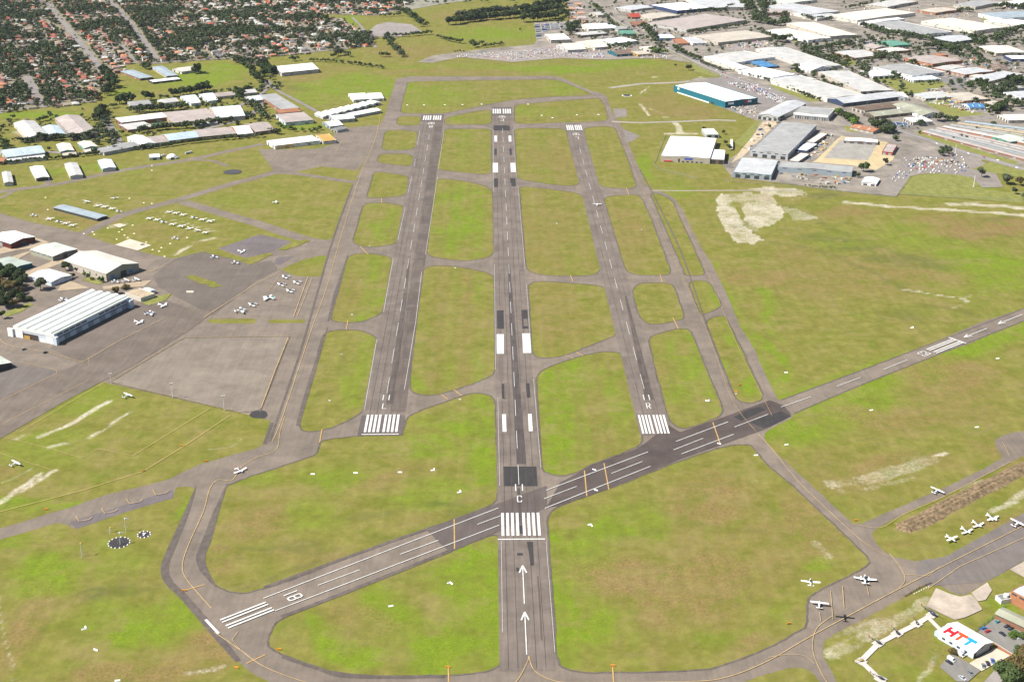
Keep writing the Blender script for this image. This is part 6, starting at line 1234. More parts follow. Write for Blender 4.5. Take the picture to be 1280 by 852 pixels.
# illuminated wind cones, white approach light pairs
for x, y, lb in [(427,444,'upper right in the grass left of the left runway'),(412,501.5,'lower left in the grass left of the left runway'),(451,351,'in the middle grass panel left of the left runway'),(440,394,'at the foot of the middle grass left of the left runway'),(575,500,'on the grass point left of the centre runway'),(802,288,'in the grass right of the right runway'),(696,280,'in the long grass left of the right runway'),(569,335.5,'at the top of the grass beside the centre runway link'),(462,308,'beside the second link taxiway holding line'),(920,493,'on the bright grass between the outer taxiways')]:
    p = P(x, y); t = empty('movement_sign', (p.x, p.y, 0), R.uniform(-.3,.3), 'small white movement sign ' + lb, 'sign', 'small white signs beside the taxiways')
    MB().box(-.9,-.12,.35,.9,.12,1.2).build('sign_face', GM, t); MB().box(-.8,-.05,0,-.7,.05,.35).box(.7,-.05,0,.8,.05,.35).build('sign_leg', VENT, t)
OS = mat('sign_orange', (.75,.30,.03), .6, .05)
for x, y, lb in [(349,812,'at the lower left bend of the green triangle'),(295.5,835,'beside the bottom left taxiway curve'),(230,738.5,'at the left end of the holding bar on the left taxiway'),(227.5,557.5,'on the grass at the upper yellow grass line'),(179,589,'on the grass at the lower yellow grass line'),(258,577,'between the grass and the taxiway below the apron'),(925,482,'on the bright grass between outer taxiways'),(920,490.5,'below its twin on the bright grass between outer taxiways'),(58,637,'on the grass above the lower left taxiway'),(1070,651,'at the corner of the narrow road junction'),(560,834,'above the bottom holding bar left of the centre runway'),(766,832.5,'above the bottom holding bar right of the centre runway'),(986,780,'at the left edge of the big apron')]:
    p = P(x, y); t = empty('guidance_sign', (p.x, p.y, 0), R.uniform(-.3,.3), 'small orange guidance sign ' + lb, 'sign', 'orange signs beside the taxiways')
    MB().box(-1.3,-.15,.3,1.3,.15,1.3).build('sign_face', OS, t); MB().box(-1.1,-.06,0,-.95,.06,.3).box(.95,-.06,0,1.1,.06,.3).build('sign_leg', VENT, t)
# signal circles with ring markers and windsocks
for x, y, r_, n_, lb in [(149,678,7.0,15,'large black signal circle ringed with white markers and a windsock mast'),(180.2,667.8,4.2,10,'smaller black signal circle with a white figure inside')]:
    p = P(x, y); t = empty('signal_circle', (p.x, p.y, 0), 0, lb, 'signal circle')
    MB().disc((0,0,.05), r_, k=36).build('black_disc', A_BLK, t)
    for k in range(n_):
        a = 2*PI*k/n_; q = MB().loft([[(.55*math.cos(b), .55*math.sin(b), 0) for b in [PI*j/4 for j in range(8)]], [(.3*math.cos(b), .3*math.sin(b), .5) for b in [PI*j/4 for j in range(8)]]]); q.xf(Matrix.Translation((r_*.98*math.cos(a), r_*.98*math.sin(a), .05))).build('ring_marker', GM, t)
    if r_ < 5: MB().box(-.5,-1.6,.06,.3,1.4,.5).box(-1.3,.8,.06,.9,1.6,.5).build('signal_figure', GM, t)
def sock(x, y, h, lb, col):
    p = P(x, y); t = empty('windsock', (p.x, p.y, 0), .6, lb, 'windsock', 'windsocks around the field')
    MB().tube((0,0,0),(0,0,h),.16,.10,8).build('pole', mat('pole_white', (.7,.7,.7), .5), t); MB().tube((.1,0,h-.3),(3.0,0,h-1.3),.55,.2,10).build('sock', mat('sock_' + col, {'white': (.8,.8,.8), 'yellow': (.7,.5,.1)}[col], .8), t)
    for k in range(3): MB().tube((0,0,h*.66),(2.5*math.cos(k*2.1),2.5*math.sin(k*2.1),0),.05).build('stay', VENT, t)
for a in [(150.5,680,9,'white windsock mast inside the black signal circle','white'),(157.5,664,10,'tall windsock mast above the black signal circles','white'),(102.5,695,10,'windsock mast left of the black signal circles','yellow'),(138,665,4,'short windsock post left of the tall mast','yellow')]: sock(*a)
# apron flood poles
for x, y, h, lb in [(139,479.5,9,'at the left corner of the concrete apron'),(216,497.5,13,'in the middle of the concrete apron edge'),(280.5,513.5,13,'at the right end of the concrete apron edge'),(40,316,9,'between the maroon hangar and the pale green hangar')]:
    p = P(x, y); t = empty('flood_light', (p.x, p.y, 0), .4, 'white flood light pole ' + lb, 'light pole', 'flood light poles at the apron')
    MB().tube((0,0,0),(0,0,h),.22,.13,8).build('pole', mat('pole_white', (.7,.7,.7), .5), t); MB().box(-1.3,-.15,h-.3,1.3,.15,h+.1).build('cross_arm', VENT, t)
    for s in (-1, 0, 1): MB().box(s-.3,-.35,h+.1,s+.3,.25,h+.5).build('lamp', GM, t)
for x, y, h, lb in [(1149,216,13,'tall pale mast left on the southern lawn by the yard'),(1217,234,15,'tall pale mast right on the southern lawn by the yard'),(1194,192,12,'pale mast beside the road near the storage rows')]:
    p = P(x, y); t = empty('mast', (p.x, p.y, 0), 0, lb, 'mast'); MB().tube((0,0,0),(0,0,h),.5,.3,8).build('pole', mat('pole_white', (.7,.7,.7), .5), t); MB().box(-1.2,-.4,0,1.2,.4,1).build('base', GM, t)
# pads and dark tank bases on grass
sheet('hardstand', [[P(290.7,215.3)+Vector((12*math.cos(a),12*math.sin(a),0)) for a in [PI*j/14 for j in range(28)]]], mat('dark_gravel', (.05,.05,.055), .9, .2, .3)); sheet('hardstand', [wpoly([(144,306.5),(162,299),(189.5,307),(172,313.5)]), wpoly([(141,281.5),(150,279.5),(158.5,282),(149,285)])], CONC)
p = P(178,306.5); t = empty('tow_trailer', (p.x, p.y, 0), .3, 'small dark trailer on the pale pad in the aircraft field', 'trailer'); MB().box(-2,-1,.4,2,1,1.3).build('deck', mat('dark_paint', (.03,.03,.04), .6), t); MB().tube((-1.2,-1.1,.3),(-1.2,1.1,.3),.3,.3,8).build('wheel', TYRE, t); MB().tube((1.2,-1.1,.3),(1.2,1.1,.3),.3,.3,8).build('wheel', TYRE, t)
p = P(783.5,119.5); t = empty('beacon_ring', (p.x, p.y, 0), 0, 'round dark beacon mound ringed with a white edge on the far right grass', 'beacon'); MB().disc((0,0,.1), 8.2, k=28).build('edge_ring', GM, t); MB().loft([[(r_*math.cos(2*PI*j/24), r_*math.sin(2*PI*j/24), z) for j in range(24)] for r_, z in ((6.6,.12),(6.2,.7))]).build('mound', A_BLK, t)
# scattered white cone markers among the tie-down field and the pale stones
cone = MB().loft([[(.9*math.cos(PI*j/4), .9*math.sin(PI*j/4), 0) for j in range(8)], [(.3*math.cos(PI*j/4), .3*math.sin(PI*j/4), .7) for j in range(8)]]).mesh('cone_marker', mat('marker_cream', (.66,.62,.42), .8))
for k, (x, y) in enumerate([(149,290),(116,290),(118,293),(105,292),(166,281.5),(153,287),(156,294),(146,299),(168,292),(135,285),(191,312),(199,314),(202,309.5),(206,320.5),(213,304.5),(183,303),(160,297),(234,297),(60,262),(57,247),(162,248),(180,253.5),(190,254.5),(190,207),(190,213)]):
    o = bpy.data.objects.new('cone_marker', cone); C.objects.link(o); o.location = P(x, y); o.scale = (1.6,1.3,1); tag(o, 'pale tie down block lying on the grass around the parked light aircraft', 'marker', 'pale blocks around the tie down fields')
# ---- fences
def fence(name, label, px, h=1.9, step=12, m=None, cat='fence'):
    pts = [P(*p) for p in px]; t = empty(name, pts[0], 0, label, cat); m = m or mat('fence_wire', (.22,.23,.21), .7); q = MB(); n_ = 0
    for a, b in zip(pts, pts[1:]):
        d = b-a; Ln = d.length; u = d.normalized(); nn = Vector((-u.y,u.x,0))*.06
        for zz in (.35, h*.55, h):
            A, B = a-pts[0]+Vector((0,0,zz)), b-pts[0]+Vector((0,0,zz)); q.loft([[A-nn-Vector((0,0,.06)),A+nn-Vector((0,0,.06)),A+nn+Vector((0,0,.06)),A-nn+Vector((0,0,.06))],[B-nn-Vector((0,0,.06)),B+nn-Vector((0,0,.06)),B+nn+Vector((0,0,.06)),B-nn+Vector((0,0,.06))]])
        k = 0
        while k*step < Ln and n_ < 90:
            c = a-pts[0]+u*(k*step); MB().box(c.x-.1,c.y-.1,0,c.x+.1,c.y+.1,h+.15).build('post', m, t); k += 1; n_ += 1
    q.build('rail', m, t)
fence('wire_fence','dark wire fence along the south side of the industrial estate',[(905,225),(960,231),(1060,240),(1120,246.5),(1139,221)])
fence('wire_fence','wire fence along the lawn with the two pale masts',[(1123,243),(1180,246),(1240,249),(1300,254)])
fence('wire_fence','wire fence around the square white roofed warehouse',[(832,168),(818,205),(822,211),(872,224)])
fence('wire_fence','wire fence on the diagonal road beside the grey sawtooth factory',[(345,112),(380,131),(400,143),(428,163)])
fence('timber_fence','low dark timber barrier at the corner of the wide apron above the gravel',[(1131,745.5),(1149,735),(1164,728.5)],1.2,6,mat('timber_dark', (.12,.09,.06), .9))
fence('wire_fence','green mesh fence along the left side of the upper small car park',[(1219,790),(1245,770),(1257,757)],2,5,mat('fence_green', (.05,.12,.08), .7))
# concrete blocks along the barrier and boulders
stone = MB().box(-.38,-.3,0,.38,.3,.5).mesh('concrete_block', mat('block_concrete', (.55,.52,.45), .9, .2, 1))
for k in range(7):
    t = k/6; o = bpy.data.objects.new('concrete_block', stone); C.objects.link(o); o.location = P(1143+t*18, 742-t*9); o.rotation_euler = (0,0,.6); tag(o, 'pale concrete block, %s from the left along the timber barrier' % ordi(k), 'block', 'concrete blocks along the barrier')
# ---- spoil bank on the right
bp = [P(*p) for p in [(1122,662),(1150,652),(1190,630),(1230,610),(1300,575),(1360,548)]]; q = MB(); rr = random.Random(4); rings = []
bps = smooth_line(bp, 12)
for i, p in enumerate(bps):
    d = (bps[min(i+1,len(bps)-1)]-bps[max(i-1,0)]).normalized(); n = Vector((-d.y,d.x,0)); e = min(1, i/4)
    rings.append([p + n*(w_*e*(1+rr.uniform(-.12,.12))*6.4) + Vector((0,0,max(0,hh*e+rr.uniform(-.25,.25)*(hh > 0)))) for w_, hh in ((-1.1,0),(-.7,.7),(-.35,1.6),(0,1.3),(.2,1.7),(.55,.9),(.8,1.1),(1.15,0))])
for a, b in zip(rings, rings[1:]):
    for j in range(7): q.face([a[j], b[j], b[j+1], a[j+1]])
tag(q.build('earth_bank', mat('spoil_earth', (.10,.065,.035), .95, .5, .35, col2=(.19,.135,.075)), None), kind='structure')
# ================================================================== TREES
def foliage(name, c1, c2):
    m = bpy.data.materials.new(name); m.use_nodes = True; N = m.node_tree.nodes; L = m.node_tree.links; b = N['Principled BSDF']; b.inputs['Roughness'].default_value = .8; b.inputs['Specular IOR Level'].default_value = .12
    oi = N.new('ShaderNodeObjectInfo'); tc = N.new('ShaderNodeTexCoord'); n = N.new('ShaderNodeTexNoise'); n.inputs['Scale'].default_value = 1.1; n.inputs['Detail'].default_value = 3; L.new(tc.outputs['Object'], n.inputs['Vector'])
    r = N.new('ShaderNodeMapRange'); r.inputs[1].default_value = .35; r.inputs[2].default_value = .65; L.new(n.outputs['Fac'], r.inputs[0])
    x = N.new('ShaderNodeMix'); x.data_type = 'RGBA'; x.inputs[6].default_value = (*c1, 1); x.inputs[7].default_value = (*c2, 1); L.new(r.outputs[0], x.inputs[0])
    h = N.new('ShaderNodeHueSaturation'); v = N.new('ShaderNodeMapRange'); v.inputs[3].default_value = .7; v.inputs[4].default_value = 1.35; L.new(oi.outputs['Random'], v.inputs[0]); L.new(v.outputs[0], h.inputs['Value']); L.new(x.outputs[2], h.inputs['Color']); L.new(h.outputs[0], b.inputs['Base Color'])
    return m
FOL = {'dark': foliage('foliage_dark', (.026,.042,.015), (.056,.076,.026)), 'gum': foliage('foliage_gum', (.045,.058,.032), (.085,.098,.055)), 'bright': foliage('foliage_bright', (.045,.085,.012), (.10,.155,.03)), 'rust': foliage('foliage_rust', (.07,.055,.02), (.12,.09,.035))}
BARK = mat('bark', (.13,.10,.08), .95, .25, 1.5)
def crown_arrays(seed, nleaf, leaf, shape):
    r = np.random.RandomState(seed)
    if shape == 'round': lumps = [(r.uniform(-.28,.28), r.uniform(-.28,.28), r.uniform(.50,.80), r.uniform(.16,.27)) for _ in range(10)]
    elif shape == 'tall': lumps = [(r.uniform(-.13,.13), r.uniform(-.13,.13), z, r.uniform(.12,.2)*(1.25-z*.6)) for z in np.linspace(.25,.88,10)]
    elif shape == 'cone': lumps = [(r.uniform(-.04,.04), r.uniform(-.04,.04), z, (1.02-z)*.33) for z in np.linspace(.2,.93,11)]
    elif shape == 'bush': lumps = [(r.uniform(-.5,.5), r.uniform(-.5,.5), r.uniform(.25,.6), r.uniform(.25,.4)) for _ in range(9)]
    else: lumps = [(r.uniform(-.38,.38), r.uniform(-.38,.38), r.uniform(.52,.88), r.uniform(.11,.19)) for _ in range(12)]
    lu = np.array(lumps); w_ = lu[:,3]**2; k = r.choice(len(lu), nleaf, p=w_/w_.sum()); d = r.normal(size=(nleaf,3)); d /= np.linalg.norm(d,axis=1)[:,None]
    rad = lu[k,3]*(.55+.5*r.rand(nleaf)**.5); c = lu[k,:3] + d*rad[:,None]*np.array([1,1,.8])
    nrm = d + r.normal(size=(nleaf,3))*.45; nrm[:,2] += .25; nrm /= np.linalg.norm(nrm,axis=1)[:,None]
    t = np.cross(nrm, r.normal(size=(nleaf,3))); t /= np.linalg.norm(t,axis=1)[:,None]; b = np.cross(nrm, t); s = leaf*r.uniform(.6,1.3,nleaf)[:,None]
    V = np.stack([c-t*s, c-b*s*.6, c+t*s, c+b*s*.6], 1).reshape(-1,3)
    return V
def quads_mesh(name, V, m):
    n = len(V)//4; me = bpy.data.meshes.new(name); me.vertices.add(len(V)); me.vertices.foreach_set('co', V.astype(np.float32).ravel()); me.loops.add(4*n); me.loops.foreach_set('vertex_index', np.arange(4*n, dtype=np.int32)); me.polygons.add(n)
    me.polygons.foreach_set('loop_start', (np.arange(n)*4).astype(np.int32)); me.polygons.foreach_set('loop_total', np.full(n,4,np.int32)); me.materials.append(m); me.update(); return me
TP = {}
def tree_proto(shape, fol, var, hi):
    k = (shape, fol, var, hi)
    if k not in TP:
        cm = quads_mesh('crown', crown_arrays(hash((shape, var)) % 1000 if 0 else var*37+len(shape)*11, 2600 if hi else 520, .05 if hi else .085, shape), FOL[fol])
        q = MB().tube((0,0,0),(.01,.01,.5),.028,.017,7)
        for j in range(5):
            a = j*1.3+var; q.tube((0,0,.28+.05*j),(.2*math.cos(a),.2*math.sin(a),.5+.06*j),.012,.005,5)
        TP[k] = (cm, q.mesh('trunk', BARK))
    return TP[k]
NT = {'i': 0}
def tree(x, y, h, label, group=None, shape='round', fol='dark', hi=False, wd=None, world=None, name='tree'):
    p = world or P(x, y); cm, tm_ = tree_proto(shape, fol, NT['i'] % 3, hi); NT['i'] += 1
    t = empty(name, (p.x, p.y, 0), R.uniform(0, 6.28), label, 'bush' if name == 'bush' else 'tree', group); w_ = wd or h*R.uniform(.9,1.15); t.scale = (w_, w_, h)
    for nm, me_ in (('crown', cm), ('trunk', tm_)): o = bpy.data.objects.new(nm, me_); C.objects.link(o); o.parent = t
    return t
# big near ones
for x, y, h, sh_, fo, lb in [(8,352,15,'round','dark','huge dark tree at the left edge beside the low green hangar'),(18,358,13,'round','dark','dark tree right of the huge one at the left edge'),(3,372,14,'round','dark','dark tree cut by the left edge below the huge one'),(16,376,12,'round','dark','lowest dark tree of the clump at the left edge'),(30,352,9,'round','gum','small open tree between the clump and the white shed'),
    (26,368,9,'round','rust','brownish tree at the right side of the clump'),(36,376,6,'bush','dark','low dark tree beside the road behind the white hangar'),(51,362,13,'round','gum','big grey green tree before the small white shed'),(82,338,10,'round','dark','dark round tree beside the cream hangar corner'),(91,347,5,'round','dark','small dark tree at the right of the white shed'),(96,339,5,'round','rust','small reddish tree beside the cream hangar'),(3,398,9,'round','dark','dark tree at the left edge by the road fork'),
    (145,367,8,'round','rust','dark reddish tree touching the end of the long white hangar'),(157,361,6,'bush','rust','low reddish tree beside the tan roofed office'),(1272,850,20,'round','rust','very large brown green tree at the bottom right corner'),(1258,858,16,'round','dark','large dark tree at the bottom edge left of the corner tree'),(1284,838,16,'round','rust','large tree cut by the right edge near the bottom'),
    (1271,797,5,'bush','bright','bright green bush at the right end of the upper car park'),(1275,817,6,'bush','bright','bright green bush below the brick wall at the right edge'),(1192,816,3.5,'bush','rust','small rusty bush beside the lettered hangar wall'),(145,367,3,'bush','dark','low bush at the hangar end')]:
    tree(x, y, h, lb, None, sh_, fo, True)
for i, (x, y) in enumerate([(106,346),(111,348),(124,352),(128,353),(115,350)]): tree(x, y, 6 if i < 4 else 3, '%s small palm from the left along the cream hangar wall' % ordi(i), 'small palms along the cream hangar', 'cone' if 0 else 'round', 'bright', True, wd=4.5, name='palm_tree')
for x, y, h, fo, lb in [(1226.5,222,15,'gum','tall tree right of the pale mast on the southern lawn'),(1258,230,14,'gum','tall tree with a white hut beneath on the southern lawn'),(1275,232,12,'rust','tree at the right edge of the southern lawn'),(1268,243,10,'gum','broad bush cluster below the trees at the right edge'),(1282,250,11,'gum','tree cut by the right edge below the others'),
    (1079,215,14,'dark','dark tree at the right end of the long blue grey shed'),(1107,207,11,'gum','tree beside the southern yard entrance'),(1072,222,7,'dark','small tree between the marquee and the long shed'),(974,205,4,'rust','small red bush before the white skillion factory'),(912,188,9,'gum','tree right of the square white warehouse'),(907,181,7,'dark','small tree behind the annex of the square white warehouse'),
    (880,163,6,'dark','small tree left of the pale green sheds'),(904,168,7,'gum','small tree right of the pale green sheds'),(861,88,11,'gum','lone tree on the far grass beside the main road'),(844,83,5,'dark','small lone tree left of the bigger one on the far grass'),(650,38.5,6,'dark','small lone tree on the bright far meadow'),(966,148,5,'dark','dark bush at the gate of the large grey factory'),(977,150,8,'dark','second dark bush at the gate of the large grey factory'),(962,161,7,'dark','dark bush left of the large grey factory')]:
    tree(x, y, h, lb, None, 'round', fo)
LOT = []
for i, (x, y, h) in enumerate([(-6,345,15),(12,345,13),(1,362,15),(24,350,12),(22,362,13),(12,366,14),(-4,380,15),(8,384,13),(20,384,10),(-10,360,16),(27,376,9)]):
    tree(x, y, h, 'dark tree inside the big clump at the left edge by the hangars', 'inner trees of the left edge clump', 'round', ('dark','dark','rust')[i % 3], True, wd=h*1.25)
def tline(pts, n, h, where, group, fol=('dark',), shape=('round',), jit=4, dense=False):
    ps = [P(*p) for p in pts]; seg = [(b-a).length for a, b in zip(ps, ps[1:])]; tot = sum(seg)
    for k in range(n):
        s = tot*(k+.5)/n; i = 0
        while i < len(seg)-1 and s > seg[i]: s -= seg[i]; i += 1
        q = ps[i] + (ps[i+1]-ps[i])*(s/seg[i]) + Vector((R.uniform(-jit,jit), R.uniform(-jit,jit), 0))
        LOT.append((q, h*R.uniform(.75,1.25), where, group, R.choice(shape), R.choice(fol)))
TLN = [([(560,32),(600,26),(650,22),(700,14)],40,16,'along the nearer side of the far dark wood',('dark',),6),([(570,27),(620,20),(660,16),(708,5)],34,17,'along the back of the far dark wood',('dark','gum'),6),([(655,28),(690,25),(712,20)],16,16,'at the wide right end of the dark wood',('dark',),12),([(712,35),(716,44),(722,32)],7,15,'in the clump right of the bus depot',('dark',),6),
 ([(484,47),(510,46),(540,43)],13,8,'in the clipped hedge line below the grey court',('dark',),2),([(480,46),(490,58),(498,68),(505,73)],16,10,'in the belt falling from the grey court to the field corner',('dark','gum'),6),([(505,16),(515,22),(524,30),(530,34)],16,12,'in the belt right of the grey court',('dark',),10),([(475,22),(500,20)],6,8,'in the row above the grey court',('dark',),3),([(415,74),(422,70),(431,68),(437,72)],5,11,'in the row of tall trees on the field bank',('dark','gum'),2),([(386,77),(420,78),(450,82),(480,86)],26,6,'in the winding hedge across the field',('dark',),3),
 ([(476,72),(482,71),(489,72)],4,9,'in the small group below the belt',('dark',),2),([(546,48),(556,50),(566,53),(578,55)],9,8,'in the short hedge at the meadow edge',('dark',),2),([(588,55),(594,60),(602,57)],6,9,'in the small group beside the gravel car lot',('gum','dark'),3),([(604,60),(616,58),(628,57),(625,56)],8,6,'in the scrub row above the crowded yard',('dark',),2),([(566,66),(580,65)],4,4,'in the scrub left of the gravel car lot',('dark',),2),
 ([(342,92),(352,94),(370,93),(396,87)],22,7,'in the hedge in front of the big white roofed warehouse',('dark',),2),([(362,77),(372,76)],3,10,'behind the big white roofed warehouse',('dark',),2),([(322,84),(332,88),(338,95),(330,96)],16,14,'in the clump left of the big white roofed warehouse',('dark',),8),([(292,76),(300,80),(310,86),(318,98),(330,108)],16,11,'along the right edge of the playing field',('dark',),4),
 ([(215,122),(222,120),(232,119),(246,117),(258,114),(265,114)],16,12,'in the row along the foot of the playing field',('dark',),3),([(150,131),(158,128),(168,128)],6,12,'in the left clump below the school',('dark',),4),([(177,126),(194,125)],2,12,'of the pair of round field trees',('dark',),1),([(165,141),(185,140),(205,139),(228,137)],18,10,'in the row above the upper industrial row',('dark','gum'),3),([(128,122),(136,118),(142,108),(136,98),(130,90)],22,12,'in the dark belt between suburb and school',('dark',),7),
 ([(124,146),(130,138),(122,152)],8,12,'in the clump beside the street bend',('dark',),4),([(242,92),(250,92),(246,90)],4,15,'in the big dark clump beside the playing field',('dark',),3),([(176,84),(186,88),(182,82)],7,10,'in the clump between the school wings',('dark',),4),([(50,176),(60,176),(68,176),(80,175)],10,9,'in the hedge below the light blue warehouse',('dark','gum'),3),([(28,179),(44,178)],5,7,'in the low hedge below the lone pale warehouse',('dark',),2),([(85,175),(100,175),(112,172),(122,170),(140,170)],14,9,'below the large brownish factory',('dark','gum'),4),
 ([(0,206),(20,204),(50,201),(75,199)],20,5,'in the long hedge behind the small hangars, left half',('dark',),2),([(78,198),(100,196),(130,192),(160,189)],18,5,'in the long hedge behind the small hangars, right half',('dark',),2),([(165,188),(200,185),(240,179),(280,175),(330,171)],34,6,'in the hedge below the long brick row',('dark','gum'),2),([(112,193),(125,190),(150,189)],6,7,'in the dark bushes before the mottled workshop',('dark',),3),([(175,166),(190,164),(205,162),(225,161),(245,160),(270,155),(290,152)],26,9,'between the two long industrial rows',('dark','gum'),3),
 ([(300,148),(310,146),(318,150)],6,8,'at the right end of the industrial street',('gum','dark'),4),([(290,118),(300,121),(312,114),(295,126)],9,10,'around the workshops at the playing field corner',('dark',),5),([(310,130),(320,136),(330,146),(342,150)],12,9,'left of the grey sawtooth factory',('dark','gum'),5),([(345,158),(355,161),(370,164),(390,166),(400,162)],14,6,'in the garden above the white terminal',('dark','bright'),4),([(340,165),(350,168),(325,166)],6,7,'around the dull mauve roof',('dark',),3),
 ([(0,178),(8,184),(12,190)],6,8,'at the left edge beside the pale blue warehouse',('dark',),3),([(48,153),(60,150)],4,7,'behind the light blue warehouse',('dark','rust'),3),
 # estate
 ([(742,8),(750,15),(757,22),(764,30),(772,36)],18,9,'on the left bank of the main road',('dark','gum'),3),([(806,36),(812,42),(816,48),(818,55)],14,12,'in the clump on the right bank of the main road',('dark','gum'),5),([(812,64),(820,67),(832,68)],9,9,'in the round clump beside the main road',('dark','bright'),3),([(843,60),(850,66),(862,72),(874,77)],14,8,'along the right bank of the main road below the brick shop',('dark',),3),([(760,61),(770,58),(784,60),(788,57)],7,8,'around the brown roofed shop',('dark','bright'),3),([(748,44),(760,43),(772,46),(800,48),(788,52)],10,7,'between the shops by the main road',('dark','gum'),4),
 ([(875,79),(890,84),(905,90),(918,90)],16,5,'in the hedge along the white warehouse by the main road',('dark',),2),([(935,95),(950,98),(965,104),(980,109)],14,5,'in the hedge along the main road right of the store',('dark','gum'),2),([(985,112),(998,116),(1010,122),(1025,127)],14,6,'along the diagonal factory front',('dark','gum'),3),([(861,16),(880,15),(905,15),(915,10)],16,9,'in front of the vast roofs at the top',('dark',),3),([(860,43),(880,40),(900,37),(924,34),(936,31)],20,8,'in the row across the estate beyond the main road',('dark','gum'),2),
 ([(925,2),(935,10),(942,20),(950,28),(955,4),(965,3)],28,14,'in the great dark clump at the top of the estate',('dark','gum'),10),([(942,28),(960,31),(975,33),(985,30)],16,12,'below the ribbed grey building',('gum','dark'),6),([(950,40),(958,45),(966,50)],7,10,'in the rusty clump beside the cream warehouses',('rust','gum'),4),([(968,52),(978,54),(985,50)],7,12,'in the clump left of the cream warehouses',('dark',),4),([(1004,22),(1015,26),(1025,25),(1040,27)],12,9,'in front of the pale truck warehouse',('gum','rust'),3),([(1056,12),(1070,10),(1085,8),(1105,6),(1100,2)],14,9,'along the top behind the huge cream roof',('dark',),3),
 ([(1078,34),(1090,38),(1105,43),(1125,45),(1145,49),(1165,52)],40,11,'in the dense row in front of the grey roofed warehouse',('dark','gum'),6),([(1003,64),(1015,66),(1028,64),(1040,60),(1055,58),(1062,55)],24,9,'in the row below the cream warehouses',('dark','gum'),5),([(1008,70),(1020,73),(1035,75)],10,10,'in the clump above the diagonal grey warehouse',('gum','dark'),5),([(1072,56),(1082,54),(1092,52)],5,9,'around the mauve roofed building',('gum',),3),
 ([(1150,60),(1165,62),(1178,60),(1190,66),(1198,70)],18,12,'in the clump behind the orange brick factory',('dark','gum'),6),([(1205,46),(1215,52),(1225,58),(1230,50)],14,12,'in the clump right of the pale roofed warehouse',('dark',),6),([(1240,52),(1250,46),(1265,42),(1285,36)],22,11,'in the belt at the upper right edge',('dark','gum'),6),([(1205,62),(1215,68),(1225,76),(1235,80)],14,9,'around the pale workshop and the cream warehouse',('gum','dark'),5),([(1196,16),(1205,14),(1215,16)],9,9,'between the wide cream and striped roofs',('dark','rust'),4),([(1245,12),(1258,10),(1275,12),(1285,10)],14,12,'at the top right corner',('dark',),5),
 ([(1095,74),(1105,72),(1118,73),(1125,78)],9,11,'between the canopy building and the ribbed warehouse',('gum','dark'),4),([(1108,98),(1115,100),(1122,98),(1112,94)],8,8,'in the clump on the left end of the green lawn',('dark',),3),([(1076,84),(1082,92),(1080,98)],7,10,'in the clump left of the green lawn',('dark','gum'),3),([(1018,104),(1030,106),(1045,108),(1062,110)],16,6,'between the two pale grey factories',('gum',),3),([(990,88),(1000,94),(992,84)],6,9,'beside the blue roofed court',('dark',),3),([(1045,74),(1050,82),(1060,86)],6,8,'along the inner street of the estate',('gum','dark'),3),
 ([(1218,104),(1228,108),(1240,116),(1252,118),(1262,110),(1270,102)],30,11,'in the right edge clump above the blue workshop',('dark','gum'),7),([(1232,136),(1244,140),(1252,134),(1240,144),(1260,130),(1275,135)],20,10,'below the large clump at the right edge',('dark',),5),([(1180,150),(1190,153),(1196,150)],7,8,'at the junction by the storage rows',('dark','gum'),3),([(1042,142),(1052,146),(1062,152),(1070,158)],14,10,'in the clump right of the columned factory',('dark','bright'),4),([(1088,156),(1096,162),(1104,166),(1112,168),(1106,160)],18,11,'in the big clump beside the orange tiled house',('gum','dark'),5),
 ([(1118,176),(1122,177)],2,9,'beside the brick ended yard building',('dark',),1),([(1147,157),(1152,158)],2,9,'before the white market building',('dark',),1),([(1170,153),(1175,150)],2,11,'at the tan roofed market hall',('gum',),1),([(1172,192),(1178,196),(1183,194),(1176,188)],5,8,'in the southern yard by the road',('gum','dark'),3),([(1205,172),(1212,175),(1190,166)],4,4,'along the pink storage row',('gum',),1),([(1240,156),(1242,158)],2,6,'on the green drain at the right',('dark',),1),
 ([(1006,232),(1020,234),(1034,235),(1044,236)],10,2.6,'in the low bushes along the southern fence',('dark',),1),([(1175,192),(1190,186)],3,5,'on the verge near the mast',('gum',),2),([(1040,90),(1050,94)],3,6,'on the diagonal factory roof edge',('gum',),2),([(1134,126),(1150,134),(1165,142)],0,5,'x',('gum',),1)]
for pts, n, h, where, fol, jit in TLN:
    if n: tline(pts, int(n*1.35) if n > 4 else n, h*1.12, where, 'trees ' + where, fol, ('round','round','wide'), jit)
NEED = 296 - NT['i']
LOT.sort(key=lambda t: -t[1]/(t[0].y+184)); own = sorted(LOT[:NEED], key=lambda t: (t[2], PX(t[0])[0])); rest = LOT[NEED:]; pw = {}
allby = {}
for t in LOT: allby.setdefault(t[2], []).append(t)
for t in own:
    k = pw[t[2]] = pw.get(t[2], 0) + 1; rank = sorted(allby[t[2]], key=lambda u: PX(u[0])[0]).index(t)
    lb = '%s tree from the left %s' % (ordi(rank), t[2])
    tree(0, 0, t[1], lb, t[3], t[4], t[5], False, world=t[0])
print('trees', NT['i'], len(rest))
